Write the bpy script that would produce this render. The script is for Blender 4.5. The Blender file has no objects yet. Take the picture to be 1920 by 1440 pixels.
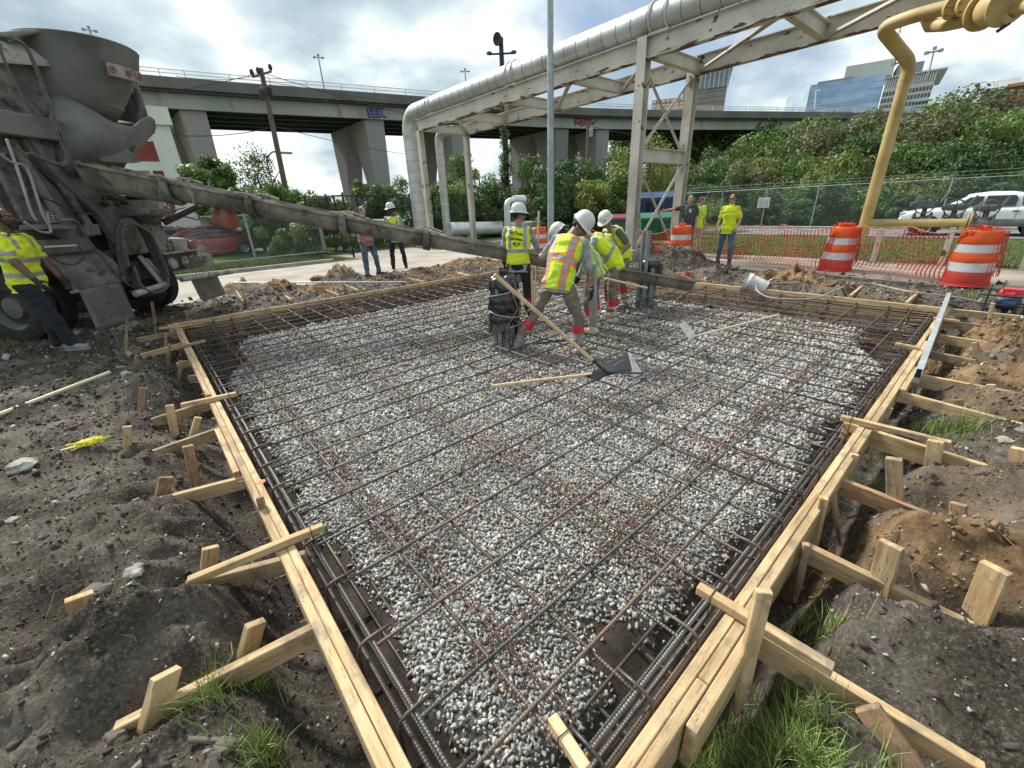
import bpy, bmesh, math, random
import numpy as np
from mathutils import Vector, Matrix, noise as mnoise
random.seed(7); rng = np.random.default_rng(7)
R = math.radians
SC = bpy.context.scene
# ---------------------------------------------------------------- camera
YAW, PITCH, ROLL, FPX, EYE = R(40.232), R(23.376), R(-2.525), 767.8, 1.5
_f = Vector((math.cos(PITCH)*math.sin(YAW), math.cos(PITCH)*math.cos(YAW), -math.sin(PITCH)))
_r = Vector((math.cos(YAW), -math.sin(YAW), 0)); _u = _r.cross(_f)
_r, _u = math.cos(ROLL)*_r + math.sin(ROLL)*_u, -math.sin(ROLL)*_r + math.cos(ROLL)*_u
CAMP = Vector((0, 0, EYE))
cam = bpy.data.objects.new('camera', bpy.data.cameras.new('camera'))
SC.collection.objects.link(cam); SC.camera = cam
cam.data.sensor_fit = 'HORIZONTAL'; cam.data.sensor_width = 36; cam.data.lens = FPX/1920*36
cam.data.clip_start = .05; cam.data.clip_end = 3000
M4 = Matrix((_r, _u, -_f)).transposed().to_4x4(); M4.translation = CAMP; cam.matrix_world = M4
# ---------------------------------------------------------------- sky, sun, exposure
SUN_AZ, SUN_EL = R(-6), R(45)          # azimuth from +Y towards +X
SKY_S, CLOUD_S, SUN_S, EXPO = .10, .73, 4.4, 0.46
W = bpy.data.worlds.new('World'); SC.world = W; W.use_nodes = True
def build_world():
    nt = W.node_tree; N = nt.nodes; L = nt.links; N.clear()
    out = N.new('ShaderNodeOutputWorld')
    sky = N.new('ShaderNodeTexSky'); sky.sky_type = 'NISHITA'; sky.sun_disc = False
    sky.sun_elevation = SUN_EL; sky.sun_rotation = SUN_AZ; sky.air_density = 1; sky.dust_density = 1.5
    b1 = N.new('ShaderNodeBackground'); L.new(sky.outputs[0], b1.inputs[0]); b1.inputs[1].default_value = SKY_S
    tc = N.new('ShaderNodeTexCoord'); sp = N.new('ShaderNodeSeparateXYZ'); L.new(tc.outputs['Generated'], sp.inputs[0])
    def mth(op, a, b=None, clamp=False):
        n = N.new('ShaderNodeMath'); n.operation = op; n.use_clamp = clamp
        for i, v in enumerate((a, b)):
            if v is None: continue
            if isinstance(v, (int, float)): n.inputs[i].default_value = v
            else: L.new(v, n.inputs[i])
        return n.outputs[0]
    zz = mth('ADD', mth('MAXIMUM', sp.outputs[2], 0), .30)
    cx = N.new('ShaderNodeCombineXYZ'); L.new(mth('DIVIDE', sp.outputs[0], zz), cx.inputs[0]); L.new(mth('DIVIDE', sp.outputs[1], zz), cx.inputs[1])
    def nz(scale, detail, rough, off, dist=0):
        mp = N.new('ShaderNodeMapping'); L.new(cx.outputs[0], mp.inputs[0]); mp.inputs['Location'].default_value = off
        n = N.new('ShaderNodeTexNoise'); n.inputs['Scale'].default_value = scale; n.inputs['Detail'].default_value = detail
        n.inputs['Roughness'].default_value = rough; n.inputs['Distortion'].default_value = dist
        L.new(mp.outputs[0], n.inputs[0]); return n.outputs[0]
    def ramp(fac, stops):
        r = N.new('ShaderNodeValToRGB'); L.new(fac, r.inputs[0]); e = r.color_ramp.elements
        while len(e) < len(stops): e.new(.5)
        for k, (p, c) in enumerate(stops): e[k].position = p; e[k].color = (*c, 1)
        return r.outputs[0]
    body = nz(2.1, 7, .50, (3.1, 7.7, 0), .1)
    bright = ramp(body, [(.30, (.36, .48, .56)), (.42, (.56, .69, .75)), (.50, (.80, .92, .95)), (.565, (1.12, 1.18, 1.18)), (.66, (1.36, 1.38, 1.37))])
    b2 = N.new('ShaderNodeBackground'); L.new(bright, b2.inputs[0]); b2.inputs[1].default_value = CLOUD_S
    cover = ramp(nz(1.1, 6, .5, (9.2, 1.4, 0), .2), [(.36, (.15,)*3), (.47, (.92,)*3), (1, (1,)*3)])
    mx = N.new('ShaderNodeMixShader'); L.new(cover, mx.inputs[0]); L.new(b1.outputs[0], mx.inputs[1]); L.new(b2.outputs[0], mx.inputs[2])
    L.new(mx.outputs[0], out.inputs[0])
build_world()
sun = bpy.data.objects.new('sun', bpy.data.lights.new('sun', 'SUN')); SC.collection.objects.link(sun)
sun.data.energy = SUN_S; sun.data.angle = R(11); sun.data.color = (1, .96, .9)
sdir = Vector((math.cos(SUN_EL)*math.sin(SUN_AZ), math.cos(SUN_EL)*math.cos(SUN_AZ), math.sin(SUN_EL)))
sun.rotation_euler = sdir.to_track_quat('Z', 'Y').to_euler()
SC.view_settings.view_transform = 'Standard'; SC.view_settings.look = 'None'
SC.view_settings.exposure = EXPO; SC.view_settings.gamma = 1
SC.cycles.use_denoising = True
SC.cycles.max_bounces = 5; SC.cycles.transparent_max_bounces = 24; SC.cycles.diffuse_bounces = 3; SC.cycles.glossy_bounces = 3
SC.cycles.sample_clamp_indirect = 4
# ---------------------------------------------------------------- pixel -> world (1920x1440 survey of the photograph)
def ray(x, y): return _f + _r*((x-960)/FPX) - _u*((y-720)/FPX)
def onz(x, y, z=0.): d = ray(x, y); return CAMP + d*((z-EYE)/d.z)
def onx(x, y, X): d = ray(x, y); return CAMP + d*(X/d.x)
def ony(x, y, Y): d = ray(x, y); return CAMP + d*(Y/d.y)
def onv(x, y, P):
    """point seen at pixel x,y on the upright plane through P that faces the camera"""
    d = ray(x, y); n = Vector((P[0], P[1], 0)); return CAMP + d*(n.dot(n)/n.dot(d))
# ---------------------------------------------------------------- object bookkeeping
def link(o): SC.collection.objects.link(o); return o
def tag(o, label=None, cat=None, group=None, kind=None):
    if label: o['label'] = label
    if cat: o['category'] = cat
    if group: o['group'] = group
    if kind: o['kind'] = kind
    return o
def empty(name, loc, label, cat, group=None, rz=0):
    o = bpy.data.objects.new(name, None); link(o); o.empty_display_size = .1
    o.location = loc; o.rotation_euler = (0, 0, rz); return tag(o, label, cat, group)
def wm(o): return (wm(o.parent) @ o.matrix_basis) if o.parent else o.matrix_basis.copy()
def par(o, p):
    """parent, keeping the world placement of o"""
    mw = wm(o); o.parent = p; o.matrix_parent_inverse = Matrix.Identity(4)
    o.matrix_basis = wm(p).inverted() @ mw
ORD = 'first second third fourth fifth sixth seventh eighth ninth tenth eleventh twelfth thirteenth fourteenth fifteenth sixteenth seventeenth eighteenth nineteenth twentieth twenty-first twenty-second twenty-third twenty-fourth twenty-fifth twenty-sixth'.split()
# ---------------------------------------------------------------- mesh builder
def basis(d, up=(0, 0, 1)):
    d = Vector(d).normalized(); up = Vector(up)
    if abs(d.dot(up)) > .999: up = Vector((0, 1, 0)) if abs(d.z) > .9 else Vector((0, 0, 1))
    s = d.cross(up).normalized(); return d, s, s.cross(d)
class MB:
    def __init__(s): s.v = []; s.f = []; s.m = []
    def add(s, vs, fs, m=0):
        k = len(s.v); s.v += [tuple(v) for v in vs]; s.f += [tuple(i+k for i in f) for f in fs]; s.m += [m]*len(fs); return s
    def box(s, c, size, rz=0, m=0, Mx=None):
        hx, hy, hz = [a/2 for a in size]
        vs = [Vector((x, y, z)) for x in (-hx, hx) for y in (-hy, hy) for z in (-hz, hz)]
        if Mx is None: Mx = Matrix.Translation(c) @ Matrix.Rotation(rz, 4, 'Z')
        return s.add([Mx @ v for v in vs], [(0,1,3,2),(4,6,7,5),(0,4,5,1),(2,3,7,6),(0,2,6,4),(1,5,7,3)], m)
    def beam(s, a, b, w, h, up=(0,0,1), m=0):
        a = Vector(a); b = Vector(b); d, sd, u = basis(b-a, up)
        vs = [p + sd*x + u*y for p in (a, b) for x in (-w/2, w/2) for y in (-h/2, h/2)]
        return s.add(vs, [(0,1,3,2),(4,6,7,5),(0,4,5,1),(2,3,7,6),(0,2,6,4),(1,5,7,3)], m)
    def ibeam(s, a, b, w, h, t=.012, up=(0,0,1), m=0):
        a = Vector(a); b = Vector(b); d, sd, u = basis(b-a, up)
        s.beam(a+u*(h/2-t/2), b+u*(h/2-t/2), w, t, up, m); s.beam(a-u*(h/2-t/2), b-u*(h/2-t/2), w, t, up, m)
        return s.beam(a, b, t, h-2*t, up, m)
    def tube(s, pts, r, n=8, cap=True, m=0, closed=False):
        pts = [Vector(p) for p in pts]; k = len(pts); rr = r if hasattr(r, '__len__') else [r]*k
        vs = []; prev = None
        for i, p in enumerate(pts):
            if closed: t = pts[(i+1) % k]-pts[i-1]
            else: t = pts[min(i+1, k-1)]-pts[max(i-1, 0)]
            t = t.normalized()
            if prev is None: _, sd, u = basis(t)
            else:
                sd = (prev - t*prev.dot(t))
                if sd.length < 1e-6: _, sd, u = basis(t)
                sd.normalize(); u = sd.cross(t)
            prev = sd.copy()
            for j in range(n):
                a = 2*math.pi*j/n; vs.append(p + (sd*math.cos(a)+u*math.sin(a))*rr[i])
        fs = []
        for i in range(k if closed else k-1):
            o0, o1 = i*n, ((i+1) % k)*n
            for j in range(n): fs.append((o0+j, o0+(j+1) % n, o1+(j+1) % n, o1+j))
        if cap and not closed: fs += [tuple(range(n))[::-1], tuple(range((k-1)*n, k*n))]
        return s.add(vs, fs, m)
    def lathe(s, prof, c=(0,0,0), axis=(0,0,1), n=24, m=0, sc=(1,1), a0=0, a1=2*math.pi, up=(0,1,0)):
        """prof: list of (radius, height along axis)"""
        c = Vector(c); d, sd, u = basis(axis, up); full = abs(a1-a0-2*math.pi) < 1e-6; q = n if full else n+1
        vs = [c + d*h + (sd*math.cos(a0+(a1-a0)*j/n)*sc[0] + u*math.sin(a0+(a1-a0)*j/n)*sc[1])*rd for rd, h in prof for j in range(q)]
        fs = [(i*q+j, i*q+(j+1) % q, (i+1)*q+(j+1) % q, (i+1)*q+j) for i in range(len(prof)-1) for j in range(n)]
        return s.add(vs, fs, m)
    def prism(s, poly, ext, m=0):
        """poly: list of 3-D points in a plane, pushed along ext"""
        ext = Vector(ext); p = [Vector(q) for q in poly]; n = len(p)
        fs = [tuple(range(n))[::-1], tuple(range(n, 2*n))] + [(i, (i+1) % n, n+(i+1) % n, n+i) for i in range(n)]
        return s.add(p+[q+ext for q in p], fs, m)
    def grid(s, P, m=0, closed=False):
        """P[i][j] points"""
        a, b = len(P), len(P[0]); vs = [p for row in P for p in row]
        return s.add(vs, [(i*b+j, i*b+(j+1) % b, (i+1)*b+(j+1) % b, (i+1)*b+j) for i in range(a-1) for j in range(b if closed else b-1)], m)
    def build(s, name, mats, parent=None, smooth=False, loc=None, bevel=0, recalc=True, solid=0):
        """vertices are world coordinates (or the parent's local ones when parent is given as (obj,'local'))"""
        me = bpy.data.meshes.new(name); loc = Vector(loc) if loc is not None else None
        vs = [Vector(v)-loc for v in s.v] if loc is not None else s.v
        me.from_pydata([tuple(v) for v in vs], [], s.f)
        if not isinstance(mats, (list, tuple)): mats = [mats]
        for m in mats: me.materials.append(m)
        me.polygons.foreach_set('material_index', s.m)
        if recalc or bevel:
            bm = bmesh.new(); bm.from_mesh(me)
            if bevel: bmesh.ops.bevel(bm, geom=bm.edges[:], offset=bevel, segments=1, affect='EDGES')
            if recalc: bmesh.ops.recalc_face_normals(bm, faces=bm.faces[:])
            bm.to_mesh(me); bm.free()
        if smooth:
            me.polygons.foreach_set('use_smooth', [True]*len(me.polygons))
            if smooth != 'all': me.set_sharp_from_angle(angle=R(38))
        o = bpy.data.objects.new(name, me); link(o)
        if loc is not None: o.location = loc
        if solid: md = o.modifiers.new('s', 'SOLIDIFY'); md.thickness = solid; md.offset = 0
        if parent is not None: par(o, parent)
        return o
# ---------------------------------------------------------------- materials
MATS = {}
def mat(name, cols, scale=4., rough=.8, metal=0., bump=0., bscale=None, stretch=(1,1,1), ramp=(.35,.65), orand=0., attr=None,
        spots=None, spot_scale=8., spot_at=(.6,.66), detail=5., wave=None, specks=None, mud=None, alpha=None, rvar=.0, coat=0., spec=.5, trans=0., sss=0.):
    if name in MATS: return MATS[name]
    m = bpy.data.materials.new(name); MATS[name] = m; m.use_nodes = True
    nt = m.node_tree; N = nt.nodes; L = nt.links; p = N['Principled BSDF']
    tc = N.new('ShaderNodeTexCoord'); mp = N.new('ShaderNodeMapping'); mp.inputs['Scale'].default_value = stretch
    L.new(tc.outputs['Object'], mp.inputs[0]); vec = mp.outputs[0]
    if orand:
        oi = N.new('ShaderNodeObjectInfo'); sc_ = N.new('ShaderNodeVectorMath'); sc_.operation = 'SCALE'; sc_.inputs[0].default_value = (37, 53, 71)
        L.new(oi.outputs['Random'], sc_.inputs['Scale']); ad = N.new('ShaderNodeVectorMath'); L.new(vec, ad.inputs[0]); L.new(sc_.outputs[0], ad.inputs[1]); vec = ad.outputs[0]
    def nz(s, d=detail, r=.55):
        n = N.new('ShaderNodeTexNoise'); n.inputs['Scale'].default_value = s; n.inputs['Detail'].default_value = d; n.inputs['Roughness'].default_value = r
        L.new(vec, n.inputs[0]); return n.outputs[0]
    def rmp(fac, st):
        r = N.new('ShaderNodeValToRGB'); L.new(fac, r.inputs[0]); e = r.color_ramp.elements
        while len(e) < len(st): e.new(.5)
        for k, (q, c) in enumerate(st): e[k].position = q; e[k].color = (*c, 1) if len(c) == 3 else c
        return r.outputs[0]
    if not isinstance(cols[0], (tuple, list)): cols = [cols]
    if len(cols) == 1: cols = [tuple(c*.88 for c in cols[0]), tuple(min(c*1.1, .95) for c in cols[0])]
    col = rmp(nz(scale), [(ramp[0]+(ramp[1]-ramp[0])*k/(len(cols)-1), c) for k, c in enumerate(cols)])
    def mixc(a, b, fac, bt='MIX'):
        x = N.new('ShaderNodeMix'); x.data_type = 'RGBA'; x.blend_type = bt
        if isinstance(fac, (int, float)): x.inputs[0].default_value = fac
        else: L.new(fac, x.inputs[0])
        L.new(a, x.inputs[6])
        if isinstance(b, tuple): x.inputs[7].default_value = (*b, 1)
        else: L.new(b, x.inputs[7])
        return x.outputs[2]
    if spots: col = mixc(col, tuple(spots), rmp(nz(spot_scale, 6, .6), [(spot_at[0], (0,0,0)), (spot_at[1], (1,1,1))]))
    if specks: col = mixc(col, tuple(specks[0]), rmp(nz(specks[1], 3, .7), [(specks[2], (0,0,0)), (specks[2]+.04, (1,1,1))]))
    if mud:
        n = N.new('ShaderNodeTexNoise'); n.inputs['Scale'].default_value = mud[1]; n.inputs['Detail'].default_value = 8; n.inputs['Roughness'].default_value = .68
        a2 = N.new('ShaderNodeVectorMath'); L.new(tc.outputs['Object'], a2.inputs[0])
        if orand: L.new(sc_.outputs[0], a2.inputs[1])
        L.new(a2.outputs[0], n.inputs[0]); col = mixc(col, tuple(mud[0]), rmp(n.outputs[0], [(mud[2], (0,0,0)), (mud[2]+.13, (.85,.85,.85))]))
    if attr:
        a = N.new('ShaderNodeAttribute'); a.attribute_name = attr; col = mixc(col, a.outputs['Color'], 1., 'MULTIPLY')
    if orand:
        hs = N.new('ShaderNodeHueSaturation'); L.new(col, hs.inputs['Color'])
        mr = N.new('ShaderNodeMapRange'); L.new(oi.outputs['Random'], mr.inputs[0]); mr.inputs[3].default_value = 1-orand; mr.inputs[4].default_value = 1+orand
        L.new(mr.outputs[0], hs.inputs['Value']); col = hs.outputs[0]
    L.new(col, p.inputs['Base Color'])
    p.inputs['Roughness'].default_value = rough; p.inputs['Metallic'].default_value = metal
    p.inputs['Specular IOR Level'].default_value = spec
    if coat: p.inputs['Coat Weight'].default_value = coat; p.inputs['Coat Roughness'].default_value = .08
    if trans: p.inputs['Transmission Weight'].default_value = trans
    if sss: p.inputs['Subsurface Weight'].default_value = sss; p.inputs['Subsurface Radius'].default_value = (.02,.008,.004)
    if rvar:
        mr = N.new('ShaderNodeMapRange'); L.new(nz(scale*1.7), mr.inputs[0]); mr.inputs[3].default_value = max(0, rough-rvar); mr.inputs[4].default_value = min(1, rough+rvar); L.new(mr.outputs[0], p.inputs['Roughness'])
    hgt = None
    if bump: hgt = nz(bscale or scale*4, 6, .6)
    if wave:
        w = N.new('ShaderNodeTexWave'); w.bands_direction = wave[0]; w.inputs['Scale'].default_value = wave[1]
        L.new(tc.outputs['Object'], w.inputs[0])
        if hgt is None: hgt = w.outputs[1]
        else:
            mm = N.new('ShaderNodeMath'); mm.operation = 'MULTIPLY_ADD'; L.new(w.outputs[1], mm.inputs[0]); mm.inputs[1].default_value = wave[2]; L.new(hgt, mm.inputs[2]); hgt = mm.outputs[0]
    if hgt is not None:
        b = N.new('ShaderNodeBump'); b.inputs['Strength'].default_value = max(bump, .3); b.inputs['Distance'].default_value = .01
        L.new(hgt, b.inputs['Height']); L.new(b.outputs[0], p.inputs['Normal'])
    return m
def alpha_lattice(m, cell, wire, diamond=True, axes=('X','Z')):
    """turns a material into wire netting: opaque only along the wires of a lattice laid out in object space"""
    nt = m.node_tree; N = nt.nodes; L = nt.links; p = N['Principled BSDF']
    uv = N.new('ShaderNodeUVMap'); sp = N.new('ShaderNodeSeparateXYZ'); L.new(uv.outputs[0], sp.inputs[0])
    def mth(op, a, b):
        n = N.new('ShaderNodeMath'); n.operation = op
        for i, v in enumerate((a, b)):
            if isinstance(v, (int, float)): n.inputs[i].default_value = v
            else: L.new(v, n.inputs[i])
        return n.outputs[0]
    x, z = sp.outputs[0], sp.outputs[1]
    if diamond: a, b = mth('ADD', x, z), mth('SUBTRACT', x, z)
    else: a, b = x, z
    def line(q): return mth('LESS_THAN', mth('PINGPONG', q, cell/2), wire/2)
    L.new(mth('MAXIMUM', line(a), line(b)), p.inputs['Alpha'])
    return m
# timber materials and the brace boards (pixels of the top edge from the form outwards, height, z at form, z at end)
pine = mat('pine_board', [(.38,.25,.12), (.51,.37,.20), (.61,.47,.29)], specks=((.24,.17,.10), 9, .615), mud=((.20,.165,.125), 5.5, .53), scale=3.2, rough=.8, stretch=(1.0, 11, 11), orand=.16, spots=(.22,.15,.09), spot_scale=2.2, spot_at=(.53,.76), bump=.15, bscale=24, spec=.3, ramp=(.3,.7))
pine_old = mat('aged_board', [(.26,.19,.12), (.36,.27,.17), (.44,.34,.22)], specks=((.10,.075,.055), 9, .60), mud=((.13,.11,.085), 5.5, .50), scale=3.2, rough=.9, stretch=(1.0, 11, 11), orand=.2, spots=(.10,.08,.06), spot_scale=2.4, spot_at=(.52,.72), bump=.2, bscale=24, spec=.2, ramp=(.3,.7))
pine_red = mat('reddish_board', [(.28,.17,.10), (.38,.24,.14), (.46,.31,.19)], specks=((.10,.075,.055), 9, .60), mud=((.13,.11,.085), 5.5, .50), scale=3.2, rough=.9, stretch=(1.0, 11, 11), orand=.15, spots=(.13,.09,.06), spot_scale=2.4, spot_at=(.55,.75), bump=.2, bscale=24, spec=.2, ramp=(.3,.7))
nail_m = mat('steel_nail', [(.30,.29,.28)], metal=.8, rough=.45); orange_paint = mat('orange_marking_paint', [(.85,.16,.06)], rough=.7)
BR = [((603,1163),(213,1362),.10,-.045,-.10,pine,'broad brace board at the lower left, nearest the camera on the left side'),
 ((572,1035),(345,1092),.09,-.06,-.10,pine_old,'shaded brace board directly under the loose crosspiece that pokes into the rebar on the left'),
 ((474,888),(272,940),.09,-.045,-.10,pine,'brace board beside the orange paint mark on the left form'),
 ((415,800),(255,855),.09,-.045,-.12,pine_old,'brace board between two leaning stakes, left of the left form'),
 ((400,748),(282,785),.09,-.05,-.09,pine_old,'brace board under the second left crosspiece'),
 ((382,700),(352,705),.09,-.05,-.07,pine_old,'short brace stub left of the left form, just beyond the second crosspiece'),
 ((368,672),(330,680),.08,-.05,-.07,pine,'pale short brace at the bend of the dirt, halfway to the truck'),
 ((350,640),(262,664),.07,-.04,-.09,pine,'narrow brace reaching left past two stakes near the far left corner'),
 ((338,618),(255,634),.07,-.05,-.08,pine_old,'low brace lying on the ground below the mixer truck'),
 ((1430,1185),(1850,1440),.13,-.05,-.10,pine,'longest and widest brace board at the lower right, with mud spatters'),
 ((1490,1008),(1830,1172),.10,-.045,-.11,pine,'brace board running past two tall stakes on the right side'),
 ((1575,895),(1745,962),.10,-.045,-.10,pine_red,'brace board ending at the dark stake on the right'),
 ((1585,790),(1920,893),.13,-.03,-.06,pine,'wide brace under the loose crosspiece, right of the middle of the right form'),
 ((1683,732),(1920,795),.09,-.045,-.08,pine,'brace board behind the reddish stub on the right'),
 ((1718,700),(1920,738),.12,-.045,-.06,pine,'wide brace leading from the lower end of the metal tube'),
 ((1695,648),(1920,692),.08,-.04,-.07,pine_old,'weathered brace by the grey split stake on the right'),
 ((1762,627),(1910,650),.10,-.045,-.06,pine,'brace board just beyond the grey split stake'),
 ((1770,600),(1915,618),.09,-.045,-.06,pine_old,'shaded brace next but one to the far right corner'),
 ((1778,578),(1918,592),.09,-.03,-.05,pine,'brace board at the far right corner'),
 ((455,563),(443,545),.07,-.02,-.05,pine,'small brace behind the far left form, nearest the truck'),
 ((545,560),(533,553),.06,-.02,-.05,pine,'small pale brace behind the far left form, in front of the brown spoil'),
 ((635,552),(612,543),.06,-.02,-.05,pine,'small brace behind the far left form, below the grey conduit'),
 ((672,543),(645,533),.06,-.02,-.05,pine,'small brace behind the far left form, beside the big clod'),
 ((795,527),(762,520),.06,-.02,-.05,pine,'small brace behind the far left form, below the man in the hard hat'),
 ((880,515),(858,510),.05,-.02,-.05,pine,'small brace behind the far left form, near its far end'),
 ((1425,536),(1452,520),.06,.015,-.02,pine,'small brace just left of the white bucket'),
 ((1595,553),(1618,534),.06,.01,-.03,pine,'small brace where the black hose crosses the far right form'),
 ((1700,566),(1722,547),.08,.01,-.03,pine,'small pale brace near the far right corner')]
# stakes: (top px, foot px, width m, material, label, facing-turn)
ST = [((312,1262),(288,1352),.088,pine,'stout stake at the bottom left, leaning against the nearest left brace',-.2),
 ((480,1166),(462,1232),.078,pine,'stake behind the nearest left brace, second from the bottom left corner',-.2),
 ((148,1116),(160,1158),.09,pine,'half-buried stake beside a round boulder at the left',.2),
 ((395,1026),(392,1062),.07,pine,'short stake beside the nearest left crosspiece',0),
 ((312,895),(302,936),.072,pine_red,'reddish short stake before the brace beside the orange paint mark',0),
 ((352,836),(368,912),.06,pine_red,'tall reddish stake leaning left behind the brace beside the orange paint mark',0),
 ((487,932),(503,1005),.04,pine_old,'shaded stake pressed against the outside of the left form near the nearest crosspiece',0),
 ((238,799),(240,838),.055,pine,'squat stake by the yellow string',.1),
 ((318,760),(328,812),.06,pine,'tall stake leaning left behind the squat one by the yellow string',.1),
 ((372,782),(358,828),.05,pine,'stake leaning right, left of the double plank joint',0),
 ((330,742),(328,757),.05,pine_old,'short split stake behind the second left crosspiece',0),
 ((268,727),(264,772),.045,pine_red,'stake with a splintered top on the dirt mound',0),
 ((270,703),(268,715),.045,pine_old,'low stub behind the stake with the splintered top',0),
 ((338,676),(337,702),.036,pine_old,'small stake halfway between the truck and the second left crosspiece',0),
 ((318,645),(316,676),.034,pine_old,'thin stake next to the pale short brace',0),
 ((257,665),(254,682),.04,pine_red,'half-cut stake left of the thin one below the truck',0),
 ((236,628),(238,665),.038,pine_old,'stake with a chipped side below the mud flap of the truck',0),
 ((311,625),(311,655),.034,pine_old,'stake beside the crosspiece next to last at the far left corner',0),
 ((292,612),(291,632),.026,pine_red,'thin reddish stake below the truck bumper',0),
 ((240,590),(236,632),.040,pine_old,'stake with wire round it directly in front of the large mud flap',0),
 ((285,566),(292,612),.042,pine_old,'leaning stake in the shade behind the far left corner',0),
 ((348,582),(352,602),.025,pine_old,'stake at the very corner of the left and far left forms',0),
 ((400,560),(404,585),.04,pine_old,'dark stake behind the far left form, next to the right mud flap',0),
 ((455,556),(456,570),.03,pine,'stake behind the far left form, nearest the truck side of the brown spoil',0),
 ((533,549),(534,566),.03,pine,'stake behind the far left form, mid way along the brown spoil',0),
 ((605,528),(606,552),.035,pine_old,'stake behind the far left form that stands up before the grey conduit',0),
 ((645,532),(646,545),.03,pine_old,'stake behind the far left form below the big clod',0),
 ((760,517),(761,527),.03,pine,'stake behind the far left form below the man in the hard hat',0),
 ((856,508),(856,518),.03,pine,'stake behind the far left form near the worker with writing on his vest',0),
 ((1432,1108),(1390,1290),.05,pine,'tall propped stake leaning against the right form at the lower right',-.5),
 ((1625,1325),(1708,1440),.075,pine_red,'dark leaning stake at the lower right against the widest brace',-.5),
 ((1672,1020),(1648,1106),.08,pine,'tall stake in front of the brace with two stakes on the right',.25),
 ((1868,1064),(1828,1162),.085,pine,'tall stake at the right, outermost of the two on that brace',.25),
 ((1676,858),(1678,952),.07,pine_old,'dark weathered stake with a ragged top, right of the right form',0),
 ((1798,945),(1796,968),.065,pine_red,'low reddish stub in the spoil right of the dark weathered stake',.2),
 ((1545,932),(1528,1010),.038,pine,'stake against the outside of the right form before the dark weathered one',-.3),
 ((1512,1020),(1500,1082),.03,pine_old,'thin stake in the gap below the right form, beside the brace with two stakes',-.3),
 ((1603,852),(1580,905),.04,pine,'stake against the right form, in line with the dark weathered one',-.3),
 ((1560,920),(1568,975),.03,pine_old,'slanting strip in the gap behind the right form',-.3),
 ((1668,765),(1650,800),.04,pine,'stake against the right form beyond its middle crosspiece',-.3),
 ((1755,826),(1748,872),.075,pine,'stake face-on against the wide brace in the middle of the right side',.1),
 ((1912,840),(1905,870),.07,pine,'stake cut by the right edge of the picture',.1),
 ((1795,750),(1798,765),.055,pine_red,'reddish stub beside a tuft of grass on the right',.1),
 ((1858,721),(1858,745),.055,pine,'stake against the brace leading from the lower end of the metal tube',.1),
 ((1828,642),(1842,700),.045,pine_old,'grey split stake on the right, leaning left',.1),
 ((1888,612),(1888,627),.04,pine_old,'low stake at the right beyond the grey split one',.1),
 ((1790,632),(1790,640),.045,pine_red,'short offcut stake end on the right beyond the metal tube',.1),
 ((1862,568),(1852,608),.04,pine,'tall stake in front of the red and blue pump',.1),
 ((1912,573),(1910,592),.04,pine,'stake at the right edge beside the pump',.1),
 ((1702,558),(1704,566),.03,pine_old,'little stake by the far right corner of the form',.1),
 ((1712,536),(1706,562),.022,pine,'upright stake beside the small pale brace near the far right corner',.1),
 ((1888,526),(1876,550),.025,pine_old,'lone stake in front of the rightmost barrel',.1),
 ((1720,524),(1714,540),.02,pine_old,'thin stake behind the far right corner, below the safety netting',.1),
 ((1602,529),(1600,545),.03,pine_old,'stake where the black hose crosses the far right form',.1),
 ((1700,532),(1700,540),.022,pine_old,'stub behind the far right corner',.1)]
# ================================================================ GROUND
X0, X1, Y0, Y1 = .165, 8.02, .33, 8.42          # inner faces of the formwork; its top is z = 0
GL = -.13                                        # general site level
def hash2(i, j, s):
    h = (i.astype(np.int64)*374761393 + j.astype(np.int64)*668265263 + s*974634777) & 0xffffffff
    h = ((h ^ (h >> 13))*1274126177) & 0xffffffff
    return ((h ^ (h >> 16)) & 0xffffff)/float(0xffffff)
def vn(x, y, s=0):
    i = np.floor(x); j = np.floor(y); fx = x-i; fy = y-j; fx = fx*fx*(3-2*fx); fy = fy*fy*(3-2*fy)
    a, b, c, d = hash2(i, j, s), hash2(i+1, j, s), hash2(i, j+1, s), hash2(i+1, j+1, s)
    return (a*(1-fx)+b*fx)*(1-fy)+(c*(1-fx)+d*fx)*fy
def fbm(x, y, s=0, o=4, g=.5):
    t = 0; a = 1; n = 0
    for k in range(o): t = t + a*(vn(x*2**k+k*17.3, y*2**k-k*9.1, s+k)-.5); n += a; a *= g
    return t/n*2
def sstep(a, b, x): t = np.clip((x-a)/(b-a), 0, 1); return t*t*(3-2*t)
HEAPS = []   # (x, y, radius, height, clay)
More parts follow.
